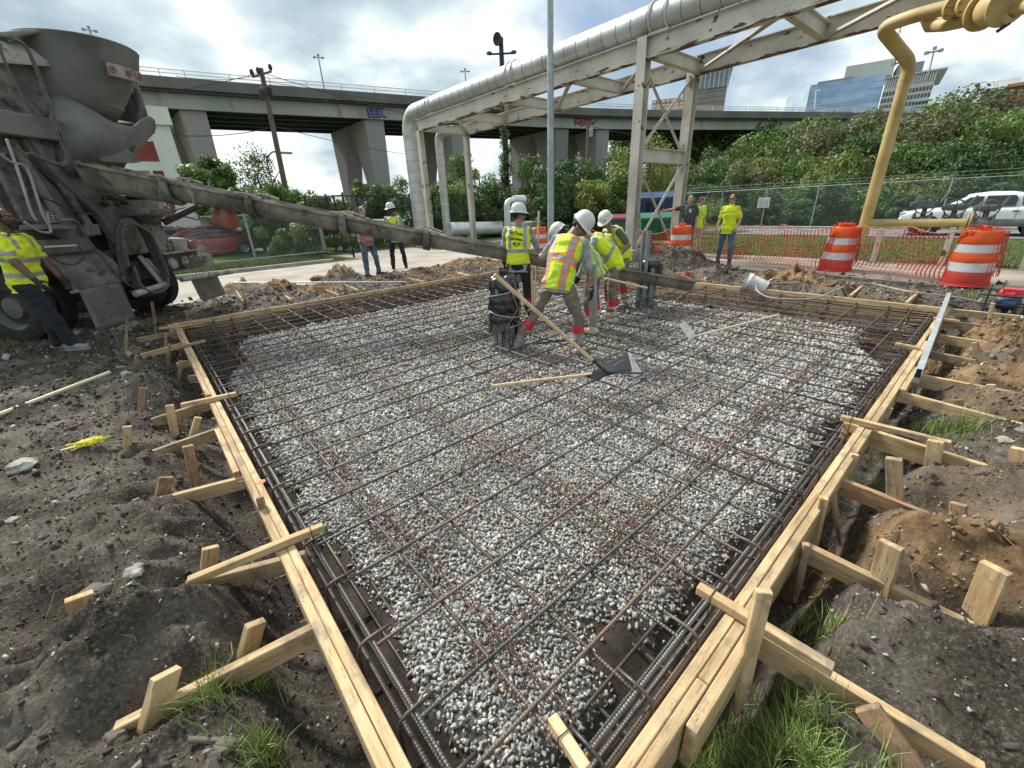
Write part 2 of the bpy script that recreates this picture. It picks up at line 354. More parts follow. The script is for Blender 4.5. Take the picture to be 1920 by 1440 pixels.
for px, py, rad, h, cl in [(1700,1010,.42,.17,.9),(1590,1010,.22,.1,.6),(1850,930,.5,.14,.35),(1720,1240,.45,.12,0),(1830,1290,.5,.12,0),(1900,640,.8,.2,.8),(1900,720,.5,.12,.7),
        (1890,760,.4,.08,.4),(1590,900,.3,.1,.2),(1450,800,.01,.0,0),(1590,800,.5,.06,0),
        (450,540,.45,.18,.9),(520,545,.4,.16,.9),(640,520,.4,.3,.5),(600,545,.5,.1,.9),(720,520,.4,.12,.7),(790,512,.5,.1,.6),(860,500,.6,.12,.95),(900,497,.6,.1,.9),
        (1290,498,.6,.26,.0),(1240,500,.6,.22,.0),(1345,512,.5,.15,.1),(1450,525,.45,.16,.5),(1500,530,.5,.2,.8),(1570,545,.4,.12,.6),(1640,560,.4,.08,.3),(1200,480,.9,.3,0),(1130,478,.8,.22,.1),
        (345,725,.35,.14,0),(300,735,.3,.1,0),(410,930,.35,.13,0),(300,860,.35,.08,0),(250,1150,.45,.12,0),(420,1130,.28,.14,0),(150,1180,.5,.08,0),(500,1330,.25,.1,0),(120,1000,.5,.06,0),(200,1000,.3,.06,0)]:
    q = onz(px, py, GL+.05); HEAPS.append((q.x, q.y, rad, h, cl))
SFT = [tuple(onz(*ft, GL)[:2]) for tp, ft, w, m_, lb, tw in ST]
BSEG = [(onz(*p, z0), onz(*q, z1), h) for p, q, h, z0, z1, m_, l_ in BR]
DRIVE_Y = 11.35; WALK_X = 10.9
def G(x, y, fine=True):
    """height of the ground sheet and the clay share there"""
    x = np.asarray(x, float); y = np.asarray(y, float)
    ox = np.maximum(X0-.05-x, x-X1-.05); oy = np.maximum(Y0-.05-y, y-Y1-.05)
    d = np.where((ox < 0) & (oy < 0), np.maximum(ox, oy), np.hypot(np.maximum(ox, 0), np.maximum(oy, 0)))
    site = (1-sstep(DRIVE_Y-.5, DRIVE_Y, y+fbm(x, y, 5)*.3))*(1-sstep(WALK_X-.5, WALK_X, x+fbm(x, y, 6)*.3))
    site = np.maximum(site, sstep(8.6, 9.2, y)*sstep(8.4, 9, x)*(1-sstep(12.2, 12.8, x))*(1-sstep(10, 11, y)))
    z = np.atleast_1d(GL + site*sstep(.1, .5, d)*(fbm(x*1.3, y*1.3, 1, 3)*.11 + .02))
    gl = np.exp(-((d-.02)/(.2+.16*vn(x*1.7, y*1.7, 19)))**2)*(.22+.30*vn(x*2.2, y*2.2, 9))
    z = z - gl*(d > -.05)
    clay = np.zeros_like(z) + .12*sstep(.1, .5, fbm(x*.8, y*.8, 22))
    clay = np.maximum(clay, sstep(2, 8, x)*.55*sstep(-.15, .3, fbm(x*.9, y*.9, 23)))
    z = z - .32*sstep(14, 24, x)*(1-sstep(14, 19, y))
    for hx, hy, rad, h, cl in HEAPS:
        g = np.exp(-((x-hx)**2+(y-hy)**2)/rad**2); z = z + g*h*sstep(.02, .35, d)*(1+1.1*np.abs(fbm(x*7+hx, y*7, 71, 3))); clay = np.where(g > .3, np.maximum(clay*(1-g), cl*np.minimum(1, g*1.6)), clay)
    if fine:
        z = z + site*sstep(0, .2, d)*(fbm(x*5, y*5, 2, 3)*.05 + np.abs(fbm(x*11, y*11, 3, 4, .6))*.045 + np.abs(fbm(x*33, y*33, 4, 2))*.016 - .02)
    for a, b, h in BSEG:   # the soil was dug away round every brace board
        ab = b-a; L2 = ab.x**2+ab.y**2; t = np.clip(((x-a.x)*ab.x+(y-a.y)*ab.y)/L2, 0, 1); dd = np.hypot(x-a.x-t*ab.x, y-a.y-t*ab.y)
        top = a.z+(b.z-a.z)*t - h*(.95-.55*t) + np.maximum(dd-.05, 0)*1.3 + fbm(x*9, y*9, 13, 2)*.02
        z = np.where(d > 0, np.minimum(z, top), z)
    for px_, py_ in SFT:   # and packed back round the foot of every stake
        m_ = (np.abs(x-px_) < .3) & (np.abs(y-py_) < .3)
        if np.any(m_): dd = np.hypot(x[m_]-px_, y[m_]-py_); z[m_] = np.where(d[m_] > .02, np.minimum(z[m_], GL+.005+np.maximum(dd-.04, 0)*.75), z[m_])
    # the pit
    i = -d; w = .10*fbm(x*2, y*2, 31, 3)
    far = np.maximum(sstep(5.5, 7, x), sstep(5.5, 7.2, y))
    edge = (1-sstep(.14+.34*far, .36+.46*far, i+w))
    bed = -.285 + .03*fbm(x*.9, y*.9, 33, 3) + .012*fbm(x*7, y*7, 34, 2) - edge*(.10+.15*far)
    bed = bed - .1*np.exp(-((x-1.05)**2+(y-.68)**2)/.1) - .07*np.exp(-((x-.62)**2+(y-1.45)**2)/.03) - .06*np.exp(-((x-.8)**2+(y-2.7)**2)/.05)
    z = np.where(d < -.02, bed, z)
    bare = np.where(d < -.02, np.clip(edge*1.15+.0, 0, 1), 1)
    bare = np.maximum(bare, np.exp(-((x-1.12)**2+(y-.62)**2)/.06)*(d < 0))
    return z, clay, d, bare
def gz(x, y): return float(G(np.array([x]), np.array([y]), False)[0][0])
def cuts(segs):
    o = []
    for a, b, s in segs: o += list(np.arange(a, b, s))
    return np.array(o+[segs[-1][1]])
xs = cuts([(-400,-60,40),(-60,-12,6),(-12,-4,.35),(-4,-1.6,.05),(-1.6,2.2,.017),(2.2,4.5,.035),(4.5,11,.06),(11,14,.25),(14,30,1.5),(30,80,8),(80,400,40)])
ys = cuts([(-400,-60,40),(-60,-12,6),(-12,-4,.35),(-4,-1.2,.05),(-1.2,2.6,.017),(2.6,5,.035),(5,11.5,.06),(11.5,14,.25),(14,30,1.5),(30,80,8),(80,400,40)])
GX, GY = np.meshgrid(xs, ys, indexing='ij')
GZ, GC, GD, GB = G(GX, GY)
def npmesh(name, V, F, mats, smooth=False, col=None, colname='col', extra=None):
    me = bpy.data.meshes.new(name); V = np.asarray(V, np.float32); F = np.asarray(F, np.int32); k = F.shape[1]
    me.vertices.add(len(V)); me.vertices.foreach_set('co', V.ravel())
    me.loops.add(F.size); me.loops.foreach_set('vertex_index', F.ravel())
    me.polygons.add(len(F)); me.polygons.foreach_set('loop_start', np.arange(0, F.size, k, dtype=np.int32))
    if smooth: me.polygons.foreach_set('use_smooth', np.ones(len(F), bool))
    for nm, c in ([(colname, col)] if col is not None else []) + list((extra or {}).items()):
        at = me.color_attributes.new(nm, 'FLOAT_COLOR', 'POINT'); c = np.asarray(c, np.float32)
        if c.ndim == 1: c = np.stack([c]*3, 1)
        at.data.foreach_set('color', np.concatenate([c, np.ones((len(c), 1), np.float32)], 1).ravel())
    if not isinstance(mats, (list, tuple)): mats = [mats]
    for m in mats: me.materials.append(m)
    me.update(calc_edges=True); return link(bpy.data.objects.new(name, me))
# grass share of the bare ground (patches seen in the photograph)
PATCH = [(*onz(px, py, GL)[:2], r_*.62) for px, py, r_ in [(1400,1390,.5),(1330,1340,.3),(1460,1330,.25),(1520,1120,.14),(1560,1180,.08),(1800,800,.45),(1760,790,.3),(1690,800,.35),(1600,760,.3),(1640,860,.2),(1260,1040+260,.15),
        (420,1300,.2),(500,1400,.14),(480,1260,.1),(10,620,1.2),(40,640,.6),(1820,560,.45),(1520,1420,.25),(1480,1250,.1)]]
GP = sum(np.exp(-((GX-a)**2+(GY-b)**2)/r_**2) for a, b, r_ in PATCH)
GRASSM = np.clip(GP*.35+fbm(GX*5, GY*5, 41, 3)*.35, 0, 1)*.8*(GD > .06)
lawn = ((GY > 16.6) & (GX < 12) | (GX > 13.6) & (GY < 30) | (GX < -3.2) | (GY < -3))
GRASSM = np.where(lawn, .9, GRASSM)
def soil_material():
    m = bpy.data.materials.new('soil'); m.use_nodes = True; nt = m.node_tree; N = nt.nodes; L = nt.links; p = N['Principled BSDF']
    tc = N.new('ShaderNodeTexCoord')
    def nz(s, d=6, r=.6, dist=0):
        n = N.new('ShaderNodeTexNoise'); n.inputs['Scale'].default_value = s; n.inputs['Detail'].default_value = d; n.inputs['Roughness'].default_value = r; n.inputs['Distortion'].default_value = dist
        L.new(tc.outputs['Object'], n.inputs[0]); return n.outputs[0]
    def rmp(fac, st):
        r = N.new('ShaderNodeValToRGB'); L.new(fac, r.inputs[0]); e = r.color_ramp.elements
        while len(e) < len(st): e.new(.5)
        for k, (q, c) in enumerate(st): e[k].position = q; e[k].color = (*c, 1)
        return r.outputs[0]
    def mix(a, b, f):
        x = N.new('ShaderNodeMix'); x.data_type = 'RGBA'; L.new(f, x.inputs[0]); L.new(a, x.inputs[6]); L.new(b, x.inputs[7]); return x.outputs[2]
    at = N.new('ShaderNodeAttribute'); at.attribute_name = 'zone'; sp = N.new('ShaderNodeSeparateColor'); L.new(at.outputs['Color'], sp.inputs[0])
    dirt = mix(rmp(nz(2.2, 8, .62), [(.34, (.026,.021,.016)), (.48, (.102,.086,.067)), (.62, (.245,.216,.175))]), rmp(nz(70, 4, .7), [(.38, (.022,.018,.014)), (.55, (.11,.094,.074)), (.68, (.34,.31,.265))]), rmp(nz(9), [(.3, (.2,)*3), (.7, (.75,)*3)]))
    clay = rmp(nz(6, 8, .65), [(.36, (.055,.036,.022)), (.5, (.20,.125,.062)), (.64, (.33,.235,.13))])
    c = mix(dirt, clay, rmp(sp.outputs[0], [(.15, (0,)*3), (.7, (1,)*3)]))
    grav = rmp(nz(60, 3), [(.35, (.07,.07,.065)), (.6, (.22,.22,.215)), (.75, (.36,.36,.35))])
    wet = rmp(nz(5), [(.3, (.035,.028,.022)), (.7, (.11,.09,.07))])
    inpit = mix(grav, mix(wet, clay, rmp(sp.outputs[0], [(.3, (0,)*3), (.8, (1,)*3)])), rmp(sp.outputs[1], [(.3, (0,)*3), (.6, (1,)*3)]))
    pit = N.new('ShaderNodeAttribute'); pit.attribute_name = 'pit'
    c = mix(c, inpit, pit.outputs['Fac'])
    gr = rmp(nz(22), [(.3, (.028,.05,.012)), (.55, (.07,.11,.025)), (.75, (.15,.16,.06))])
    c = mix(c, gr, rmp(sp.outputs[2], [(.35, (0,)*3), (.75, (1,)*3)]))
    L.new(c, p.inputs['Base Color']); p.inputs['Roughness'].default_value = .95; p.inputs['Specular IOR Level'].default_value = .2
    b = N.new('ShaderNodeBump'); b.inputs['Strength'].default_value = .9; b.inputs['Distance'].default_value = .035; L.new(nz(26, 10, .75), b.inputs['Height'])
    L.new(b.outputs[0], p.inputs['Normal']); return m
soil = soil_material()
a_, b_ = GX.shape; idx = np.arange(a_*b_).reshape(a_, b_)
F_ = np.stack([idx[:-1, :-1], idx[1:, :-1], idx[1:, 1:], idx[:-1, 1:]], -1).reshape(-1, 4)
pitm = (GD < -.02).astype(float)
clayF = np.where(GD < -.02, np.where((GX > 4.5), sstep(.2, .6, vn(GX*1.5, GY*1.5, 77))*.9, .15), GC)
ground = npmesh('ground', np.stack([GX, GY, GZ], -1).reshape(-1, 3), F_, soil, True,
    np.stack([clayF, GB, GRASSM], -1).reshape(-1, 3), 'zone', {'pit': pitm.ravel()})
tag(ground, kind='structure')
# ---------------------------------------------------------------- loose stones, built as one mesh each
def stones(name, P, S, C, mat_, kind=1, flat=.8, seed=3):
    """P centres, S sizes, C colours -> angular eight-cornered lumps"""
    r_ = np.random.default_rng(seed); n = len(P)
    cube = np.array([(x, y, z) for x in (-1, 1) for y in (-1, 1) for z in (-1, 1)], float)
    V = cube[None]*(.28+.72*r_.random((n, 8, 3))**.8)*np.stack([r_.uniform(.8, 1.5, n), r_.uniform(.55, 1.0, n), r_.uniform(.35, .8, n)*flat], -1)[:, None]*(S/2)[:, None, None]
    q = r_.normal(size=(n, 4)); q /= np.linalg.norm(q, axis=1)[:, None]; w, x, y, z = q.T
    Rm = np.stack([1-2*(y*y+z*z), 2*(x*y-z*w), 2*(x*z+y*w), 2*(x*y+z*w), 1-2*(x*x+z*z), 2*(y*z-x*w), 2*(x*z-y*w), 2*(y*z+x*w), 1-2*(x*x+y*y)], -1).reshape(n, 3, 3)
    V = np.einsum('nij,nkj->nki', Rm, V) + P[:, None]
    fc = np.array([(0,1,3,2),(4,6,7,5),(0,4,5,1),(2,3,7,6),(0,2,6,4),(1,5,7,3)])
    F = (fc[None]+(np.arange(n)*8)[:, None, None]).reshape(-1, 4)
    o = npmesh(name, V.reshape(-1, 3), F, mat_, False, np.repeat(C, 8, 0)); return o
def in_view(x, y, z, mg=60):
    d = np.stack([x, y, z-EYE], -1); f_, r2, u2 = (np.array(v) for v in (_f, _r, _u)); w = d@f_
    px = 960+FPX*(d@r2)/np.maximum(w, 1e-3); py = 720-FPX*(d@u2)/np.maximum(w, 1e-3)
    return (w > .1) & (px > -mg*3) & (px < 1920+mg*3) & (py > -mg) & (py < 1440+mg*5)
stone_m = mat('crushed_stone', [(.72,.72,.72), (1,1,1)], scale=90, rough=.85, attr='col')
gx, gy = np.meshgrid(np.arange(X0+.04, X1-.04, .0155), np.arange(Y0+.04, Y1-.04, .0155)); gx = gx.ravel(); gy = gy.ravel()
gx = gx+rng.uniform(-.011, .011, gx.size); gy = gy+rng.uniform(-.011, .011, gy.size)
z_, _, d_, bare_ = G(gx, gy); dist = np.hypot(gx, gy)
pr = np.clip((2.6/dist)**1.5, .10, 1); keep = (rng.random(gx.size) < pr) & (rng.random(gx.size) > bare_*1.25-.12)
gx, gy, z_, dist, pr = (a[keep] for a in (gx, gy, z_, dist, pr))
sz = np.clip(rng.lognormal(-3.88, .26, gx.size), .011, .036)*np.clip(pr**-.42, 1, 2.1); br = rng.uniform(.34, .60, gx.size)*rng.choice([.75, 1, 1, 1.2], gx.size)
cc = np.stack([br, br*.985, br*rng.uniform(.86, .98, gx.size)], -1); rs = rng.random(gx.size) < .02; cc[rs] *= (1.1, .75, .5)
dirty = sstep(.1, .5, fbm(gx*1.1, gy*1.1, 55, 3))*.35; cc = cc*(1-dirty[:, None]*np.array([.45, .55, .65]))
tag(stones('gravel', np.stack([gx, gy, z_+sz*rng.uniform(-.05, .55, gx.size)], -1), sz, np.clip(cc, .05, .78), stone_m), kind='stuff')
# pebbles and clods lying on the bare soil
n = 260000; ax = rng.uniform(-3.4, 11.5, n); ay = rng.uniform(-2.2, 11.8, n); z_, c_, d_, _ = G(ax, ay)
dist = np.hypot(ax, ay); k = (d_ > .0) & (rng.random(n) < np.clip(2.6/dist, .12, 1)) & in_view(ax, ay, z_)
ax, ay, z_, c_, d_, dist = (a[k] for a in (ax, ay, z_, c_, d_, dist)); n = len(ax)
sz = np.clip(rng.lognormal(-4.75, .6, n), .004, .06)*np.clip(dist/3, 1, 2.4)
pale = rng.random(n) < .22; cc = np.where(pale[:, None], rng.uniform(.2, .45, (n, 1))*np.array([1, .96, .88]), rng.uniform(.035, .12, (n, 1))*np.array([1, .84, .66]))
cl = (~pale) & (rng.random(n) < c_); cc[cl] = rng.uniform(.15, .3, (cl.sum(), 1))*np.array([1, .64, .34])
pebble_m = mat('pebble', [(.7,.7,.7), (1,1,1)], scale=40, rough=.9, bump=.3, bscale=90, attr='col')
tag(stones('gravel', np.stack([ax, ay, z_+sz*.1], -1), sz, cc, pebble_m, seed=5), kind='stuff')
n = 5200; ax = rng.uniform(-3.2, 11.2, n); ay = rng.uniform(-2.2, 11.6, n); z_, c_, d_, _ = G(ax, ay); dist = np.hypot(ax, ay)
k = (d_ > .05) & (rng.random(n) < np.clip(2.5/dist, .2, 1)) & in_view(ax, ay, z_) & (vn(ax*2.5, ay*2.5, 91) > .42); ax, ay, z_, c_, d_, dist = (a[k] for a in (ax, ay, z_, c_, d_, dist)); n = len(ax)
cc = rng.uniform(.045, .135, (n, 1))*np.array([1, .84, .66]); cl = rng.random(n) < c_; cc[cl] = rng.uniform(.14, .3, (cl.sum(), 1))*np.array([1, .66, .38]); sz = np.clip(rng.lognormal(-3.35, .45, n), .018, .10)
tag(stones('rubble', np.stack([ax, ay, z_-sz*.08], -1), sz, cc, mat('soil_clod', [(.6,.6,.6), (1,1,1)], scale=30, rough=1, bump=.8, bscale=70, attr='col'), seed=15), kind='stuff')
# dead stalks and roots
tw_ = MB()
for k in range(170):
    x, y = random.uniform(-2.6, 3.4), random.uniform(-1.4, 6); 
    if -.08 < x < X1+.1 and Y0-.1 < y: continue
    zt_ = gz(x, y)+.012; a = random.uniform(0, 6.28); L_ = random.uniform(.05, .22); tw_.tube([(x, y, zt_), (x+L_*.5*math.cos(a), y+L_*.5*math.sin(a), zt_+random.uniform(.01, .05)), (x+L_*math.cos(a+.5), y+L_*math.sin(a+.5), gz(x+L_*math.cos(a+.5), y+L_*math.sin(a+.5))+.01)], .0014, 4)
tag(tw_.build('dead_grass', mat('dry_stalk', [(.22,.17,.09), (.36,.29,.17)], rough=.9), recalc=False), kind='stuff')
# ---------------------------------------------------------------- grass blades
grass_m = mat('grass_blade', [(.8,.8,.8), (1,1,1)], scale=3, rough=.7, attr='col', spec=.3)
def blades(name, x, y, h0, h1, w=.004, seed=1, tone=(.24, .34, .095), kind='stuff', zoff=0):
    r_ = np.random.default_rng(seed); n = len(x); z = G(x, y, False)[0]+zoff; h = r_.uniform(h0, h1, n); a = r_.uniform(0, 2*np.pi, n); ln = r_.uniform(.1, .8, n)*h
    dx, dy = np.cos(a), np.sin(a); b = r_.uniform(0, 2*np.pi, n); wx, wy = np.cos(b)*w, np.sin(b)*w
    P = np.stack([x, y, z-.01], -1); W_ = np.stack([wx, wy, 0*wx], -1)
    mid = P+np.stack([dx*ln*.35, dy*ln*.35, h*.6], -1); tip = P+np.stack([dx*ln, dy*ln, h], -1)
    V = np.stack([P-W_, P+W_, mid+W_*.8, mid-W_*.8, tip, tip+1e-4], 1)
    F = np.array([(0,1,2,3),(3,2,4,5)])[None]+(np.arange(n)*6)[:, None, None]
    v = r_.uniform(.5, 1.5, (n, 1)); dry = r_.random(n) < .22; C = v*np.array(tone); C[dry] = v[dry]*np.array((.26, .22, .10))
    return tag(npmesh(name, V.reshape(-1, 3), F.reshape(-1, 4), grass_m, False, np.repeat(np.clip(C, 0, .6), 6, 0)), kind=kind)
bx, by = [], []
for a, b, r_ in PATCH:
    dd = math.hypot(a, b); n = int(min(10000, 4200*r_*r_/.06/max(dd, 1.2)**1.5)); t = rng.uniform(0, 2*np.pi, n); q = np.abs(rng.normal(0, .55, n))*r_
    bx.append(a+q*np.cos(t)); by.append(b+q*np.sin(t))
bx = np.concatenate(bx); by = np.concatenate(by); k = (G(bx, by, False)[2] > .04) & (vn(bx*9, by*9, 3)+vn(bx*31, by*31, 4)*.5 > .5); bx, by = bx[k], by[k]
blades('grass', bx, by, .03, .135, .0018)
n = 5200; ax = rng.uniform(-3, 6, n); ay = rng.uniform(-2, 8, n); k = (G(ax, ay, False)[2] > .03) & (vn(ax*3, ay*3, 88) > .55); blades('grass', ax[k], ay[k], .02, .09, .0018, 8, (.13, .15, .05))
# ---------------------------------------------------------------- paved areas
conc = mat('concrete_paving', [(.24,.22,.185), (.33,.305,.26), (.40,.37,.32)], scale=.7, rough=.9, bump=.15, bscale=60, spots=(.30,.21,.13), spot_scale=.9, spot_at=(.55,.75), spec=.3)
conc_r = mat('tan_pavement', [(.28,.235,.185), (.37,.315,.255), (.43,.375,.31)], scale=.8, rough=.9, bump=.15, bscale=60, spots=(.22,.16,.11), spot_scale=1.2, spot_at=(.58,.78), spec=.3)
kerbm = mat('kerb_concrete', [(.24,.23,.21), (.40,.38,.35)], scale=4, rough=.9, bump=.3, bscale=40)
asph = mat('asphalt', [(.13,.135,.14), (.19,.195,.2)], scale=1.5, rough=.9, bump=.3, bscale=90, spots=(.09,.09,.09), spot_scale=.6)
def sheet(name, poly, z, m, kind='structure', t=.02):
    b = MB().prism([(x, y, z-t) for x, y in poly], (0, 0, t), 0); return tag(b.build(name, m), kind=kind)
def edge_noise(a, b, n, amp, ax=0, seed=0):
    r_ = random.Random(seed); return [(a[0]+(b[0]-a[0])*i/n+(r_.uniform(-amp, amp) if ax == 0 else 0), a[1]+(b[1]-a[1])*i/n+(r_.uniform(-amp, amp) if ax == 1 else 0)) for i in range(n+1)]
sheet('driveway', edge_noise((-14, DRIVE_Y), (8.4, DRIVE_Y), 60, .12, 1, 1)+[(9.3, 10.9), (12.9, 10.9), (12.9, 16.3), (10, 16.3), (10, 19), (6.4, 19), (6.4, 16.3), (-14, 16.3)], GL+.012, conc)
sheet('walkway', edge_noise((WALK_X, 7.2), (WALK_X, -6), 40, .1, 0, 2)+[(13.7, -6), (13.7, 7.2)], GL+.016, conc_r)
sheet('road', [(25.7, -45), (30.7, -45), (30.7, 13.5), (25.7, 13.5)], GL-.32+.03, asph)
kb = MB()
def kerb(pts, h=.13, w=.16, dz=0):
    b = MB()
    for p, q in zip(pts[:-1], pts[1:]): b.beam((*p, GL+dz+h/2-.03), (*q, GL+dz+h/2-.03), w, h+.06)
    return tag(b.build('kerb', kerbm, bevel=.015), kind='structure')
kerb([(-14, 16.38), (5.4, 16.38)]); kerb([(10.6, 16.38), (13.4, 16.38), (15.5, 15.6)]); kerb([(30.85, -45), (30.85, 13.5)], .15, .3, -.32)
# ================================================================ FORMWORK
def board(name, a, b, w, h, m, parent=None, label=None, cat=None, group=None, chip=0, taper=0):
    """timber with its top centre line running a -> b; local X runs along the grain"""
    a, b = Vector(a), Vector(b); d, s, u = basis(b-a); L_ = (b-a).length
    bm = bmesh.new(); n = max(1, int(L_/.25)); rr = random.Random(int(L_*9973+a.x*77+b.y*131))
    rows = []
    for i in range(n+1):
        x = L_*i/n; jw = rr.uniform(-.0012, .0012); jh = rr.uniform(-.0012, .0012)
        ww, hh = w/2, h
        if taper and i == n: ww, hh = w*.35, h*.5
        rows.append([bm.verts.new((x, y+jw, z+jh)) for y, z in ((-ww, 0), (ww, 0), (ww, -hh), (-ww, -hh))])
    for p, q in zip(rows[:-1], rows[1:]):
        for j in range(4): bm.faces.new((p[j], p[(j+1) % 4], q[(j+1) % 4], q[j]))
    bm.faces.new(rows[0]); bm.faces.new(rows[-1][::-1])
    bmesh.ops.recalc_face_normals(bm, faces=bm.faces[:])
    e = [x for x in bm.edges if len(x.link_faces) == 2 and x.calc_face_angle(0) > .7]
    bmesh.ops.bevel(bm, geom=e, offset=.0035, segments=1, affect='EDGES')
    me = bpy.data.meshes.new(name); bm.to_mesh(me); bm.free(); me.materials.append(m)
    o = link(bpy.data.objects.new(name, me)); Mx = Matrix((d, s, u)).transposed().to_4x4(); Mx.translation = a; o.matrix_basis = Mx
    if parent is not None: par(o, parent)
    return tag(o, label, cat, group)
def nails(parent, pts, along):
    for p in pts:
        p = Vector(p); MB().tube([p, p+Vector(along)], .0022, 5).add([], []).build('nail', nail_m, parent)
# four sides; the two near ones are doubled planks
F1 = empty('formwork_wall', (X0-.04, 4.4, 0), 'long doubled timber form along the left side of the rebar mat, nails and an orange paint mark on top', 'formwork', 'timber forms round the slab')
for y0, y1 in ((-.3, 3.15), (3.153, 6.6), (6.603, Y1+.08)): board('plank', (X0-.0185, y0, 0), (X0-.0185, y1, 0), .037, .24, pine, F1)
for y0, y1 in ((-.3, 1.95), (1.953, 4.4), (4.55, 6.8), (6.9, Y1+.1)): board('plank', (X0-.058, y0, -.003), (X0-.058, y1, -.003), .038, .20, pine, F1)
board('plank', (X0-.10, 2.9, -.012), (X0-.10, 3.7, -.012), .038, .14, pine, F1)
for y in np.arange(.5, 8.3, .33):
    y += random.uniform(-.1, .1); nails(F1, [(X0-.077, y, -.03-random.random()*.03)], (-.028, random.uniform(-.006, .006), .004))
q = onz(490, 903, .002); MB().lathe([(0, .001), (.022, .0005), (.024, 0)], q, n=12).build('paint_mark', orange_paint, F1)
F2 = empty('formwork_wall', (4.2, Y0-.04, 0), 'long doubled timber form along the right side of the rebar mat, running up to the far right corner', 'formwork', 'timber forms round the slab')
for x0, x1 in ((-.25, 3.3), (3.303, 6.4), (6.403, X1+.1)): board('plank', (x0, Y0-.0185, 0), (x1, Y0-.0185, 0), .037, .24, pine, F2)
for x0, x1 in ((-.3, 1.02), (1.024, 3.9), (3.904, 6.1), (6.5, X1+.1)): board('plank', (x0, Y0-.058, -.003), (x1, Y0-.058, -.003), .038, .22, pine, F2)
board('plank', (.86, Y0-.10, -.006), (1.32, Y0-.10, -.006), .038, .20, pine, F2); board('plank', (4.4, Y0-.10, -.006), (5.1, Y0-.10, -.006), .038, .12, pine, F2)
F3 = empty('formwork_wall', (4, Y1+.02, 0), 'timber form along the far left side, below the worker whose vest is written on', 'formwork', 'timber forms round the slab')
for x0, x1 in ((X0-.15, 3.6), (3.603, 6.2), (6.203, X1+.05)): board('plank', (x0, Y1+.0185, 0), (x1, Y1+.0185, .005), .037, .24, pine, F3)
F4 = empty('formwork_wall', (X1+.02, 4.2, 0), 'timber form along the far right side, below the white bucket', 'formwork', 'timber forms round the slab')
for y0, y1 in ((Y0-.05, 3.0), (3.003, 5.7), (5.703, Y1)): board('plank', (X1+.0185, y0, 0), (X1+.0185, y1, .003), .037, .24, pine, F4)
# braces: (top-edge pixels from the form outwards, thickness, height, z at form, z at end, material, label)
def brace(p, q, h, z0, z1, m, label, w=.038, name='brace_board', group='brace boards behind the forms', taper=0):
    return board(name, onz(*p, z0), onz(*q, z1), w, h, m, None, label, 'brace board', group, taper=taper)
NEXT = 'seen from the camera'
for p, q, h, z0, z1, m, lb in BR: brace(p, q, h, z0, z1, m, lb)
# crosspieces that lie on top of the form and carry the mat
wire_m = mat('tie_wire', [(.03,.028,.026)], metal=.6, rough=.6)
CP = [((605,982),(350,1085),.038,'crosspiece lying over the left form, nearest the camera, wired to the rebar'),
 ((443,735),(338,757),.038,'crosspiece lying over the left form at its middle, wired to the rebar'),
 ((384,637),(325,651),.03,'crosspiece lying over the left form, next to last before the far corner'),
 ((361,607),(298,614),.03,'crosspiece lying over the far left corner of the form'),
 ((1310,1095),(1565,1250),.042,'fresh crosspiece lying over the right form beside the tall propped stake'),
 ((1578,778),(1785,828),.038,'crosspiece lying over the right form at its middle'),
 ((1680,642),(1728,651),.03,'crosspiece lying over the right form, crossing under the metal tube'),
 ((1752,594),(1800,601),.03,'crosspiece lying over the right form near the far right corner'),
 ((1100+0,1440),(1035,1340),.04,'crosspiece at the bottom edge, tied with black wire to the nearest bars')]
for k, (p, q, h, lb) in enumerate(CP):
    o = board('crosspiece', onz(*p, .044), onz(*q, .044 if k in (4, 5, 8) else .03), .04 if k != 8 else .036, h, pine, None, lb, 'crosspiece', 'crosspieces lying over the forms')
    e = onz(*(q if k == 8 else p), .044); c_ = onz(*(p if k == 8 else q), .044); d = (c_-e).normalized(); c0 = e+d*.06; s = d.cross(Vector((0,0,1)))
    MB().tube([c0+s*.024+Vector((0,0,.004)), c0-s*.024+Vector((0,0,.004)), c0-s*.022+Vector((0,0,-.1)), c0+s*.022+Vector((0,0,-.11))], .0022, 5, closed=True).build('wire_tie', wire_m, o)
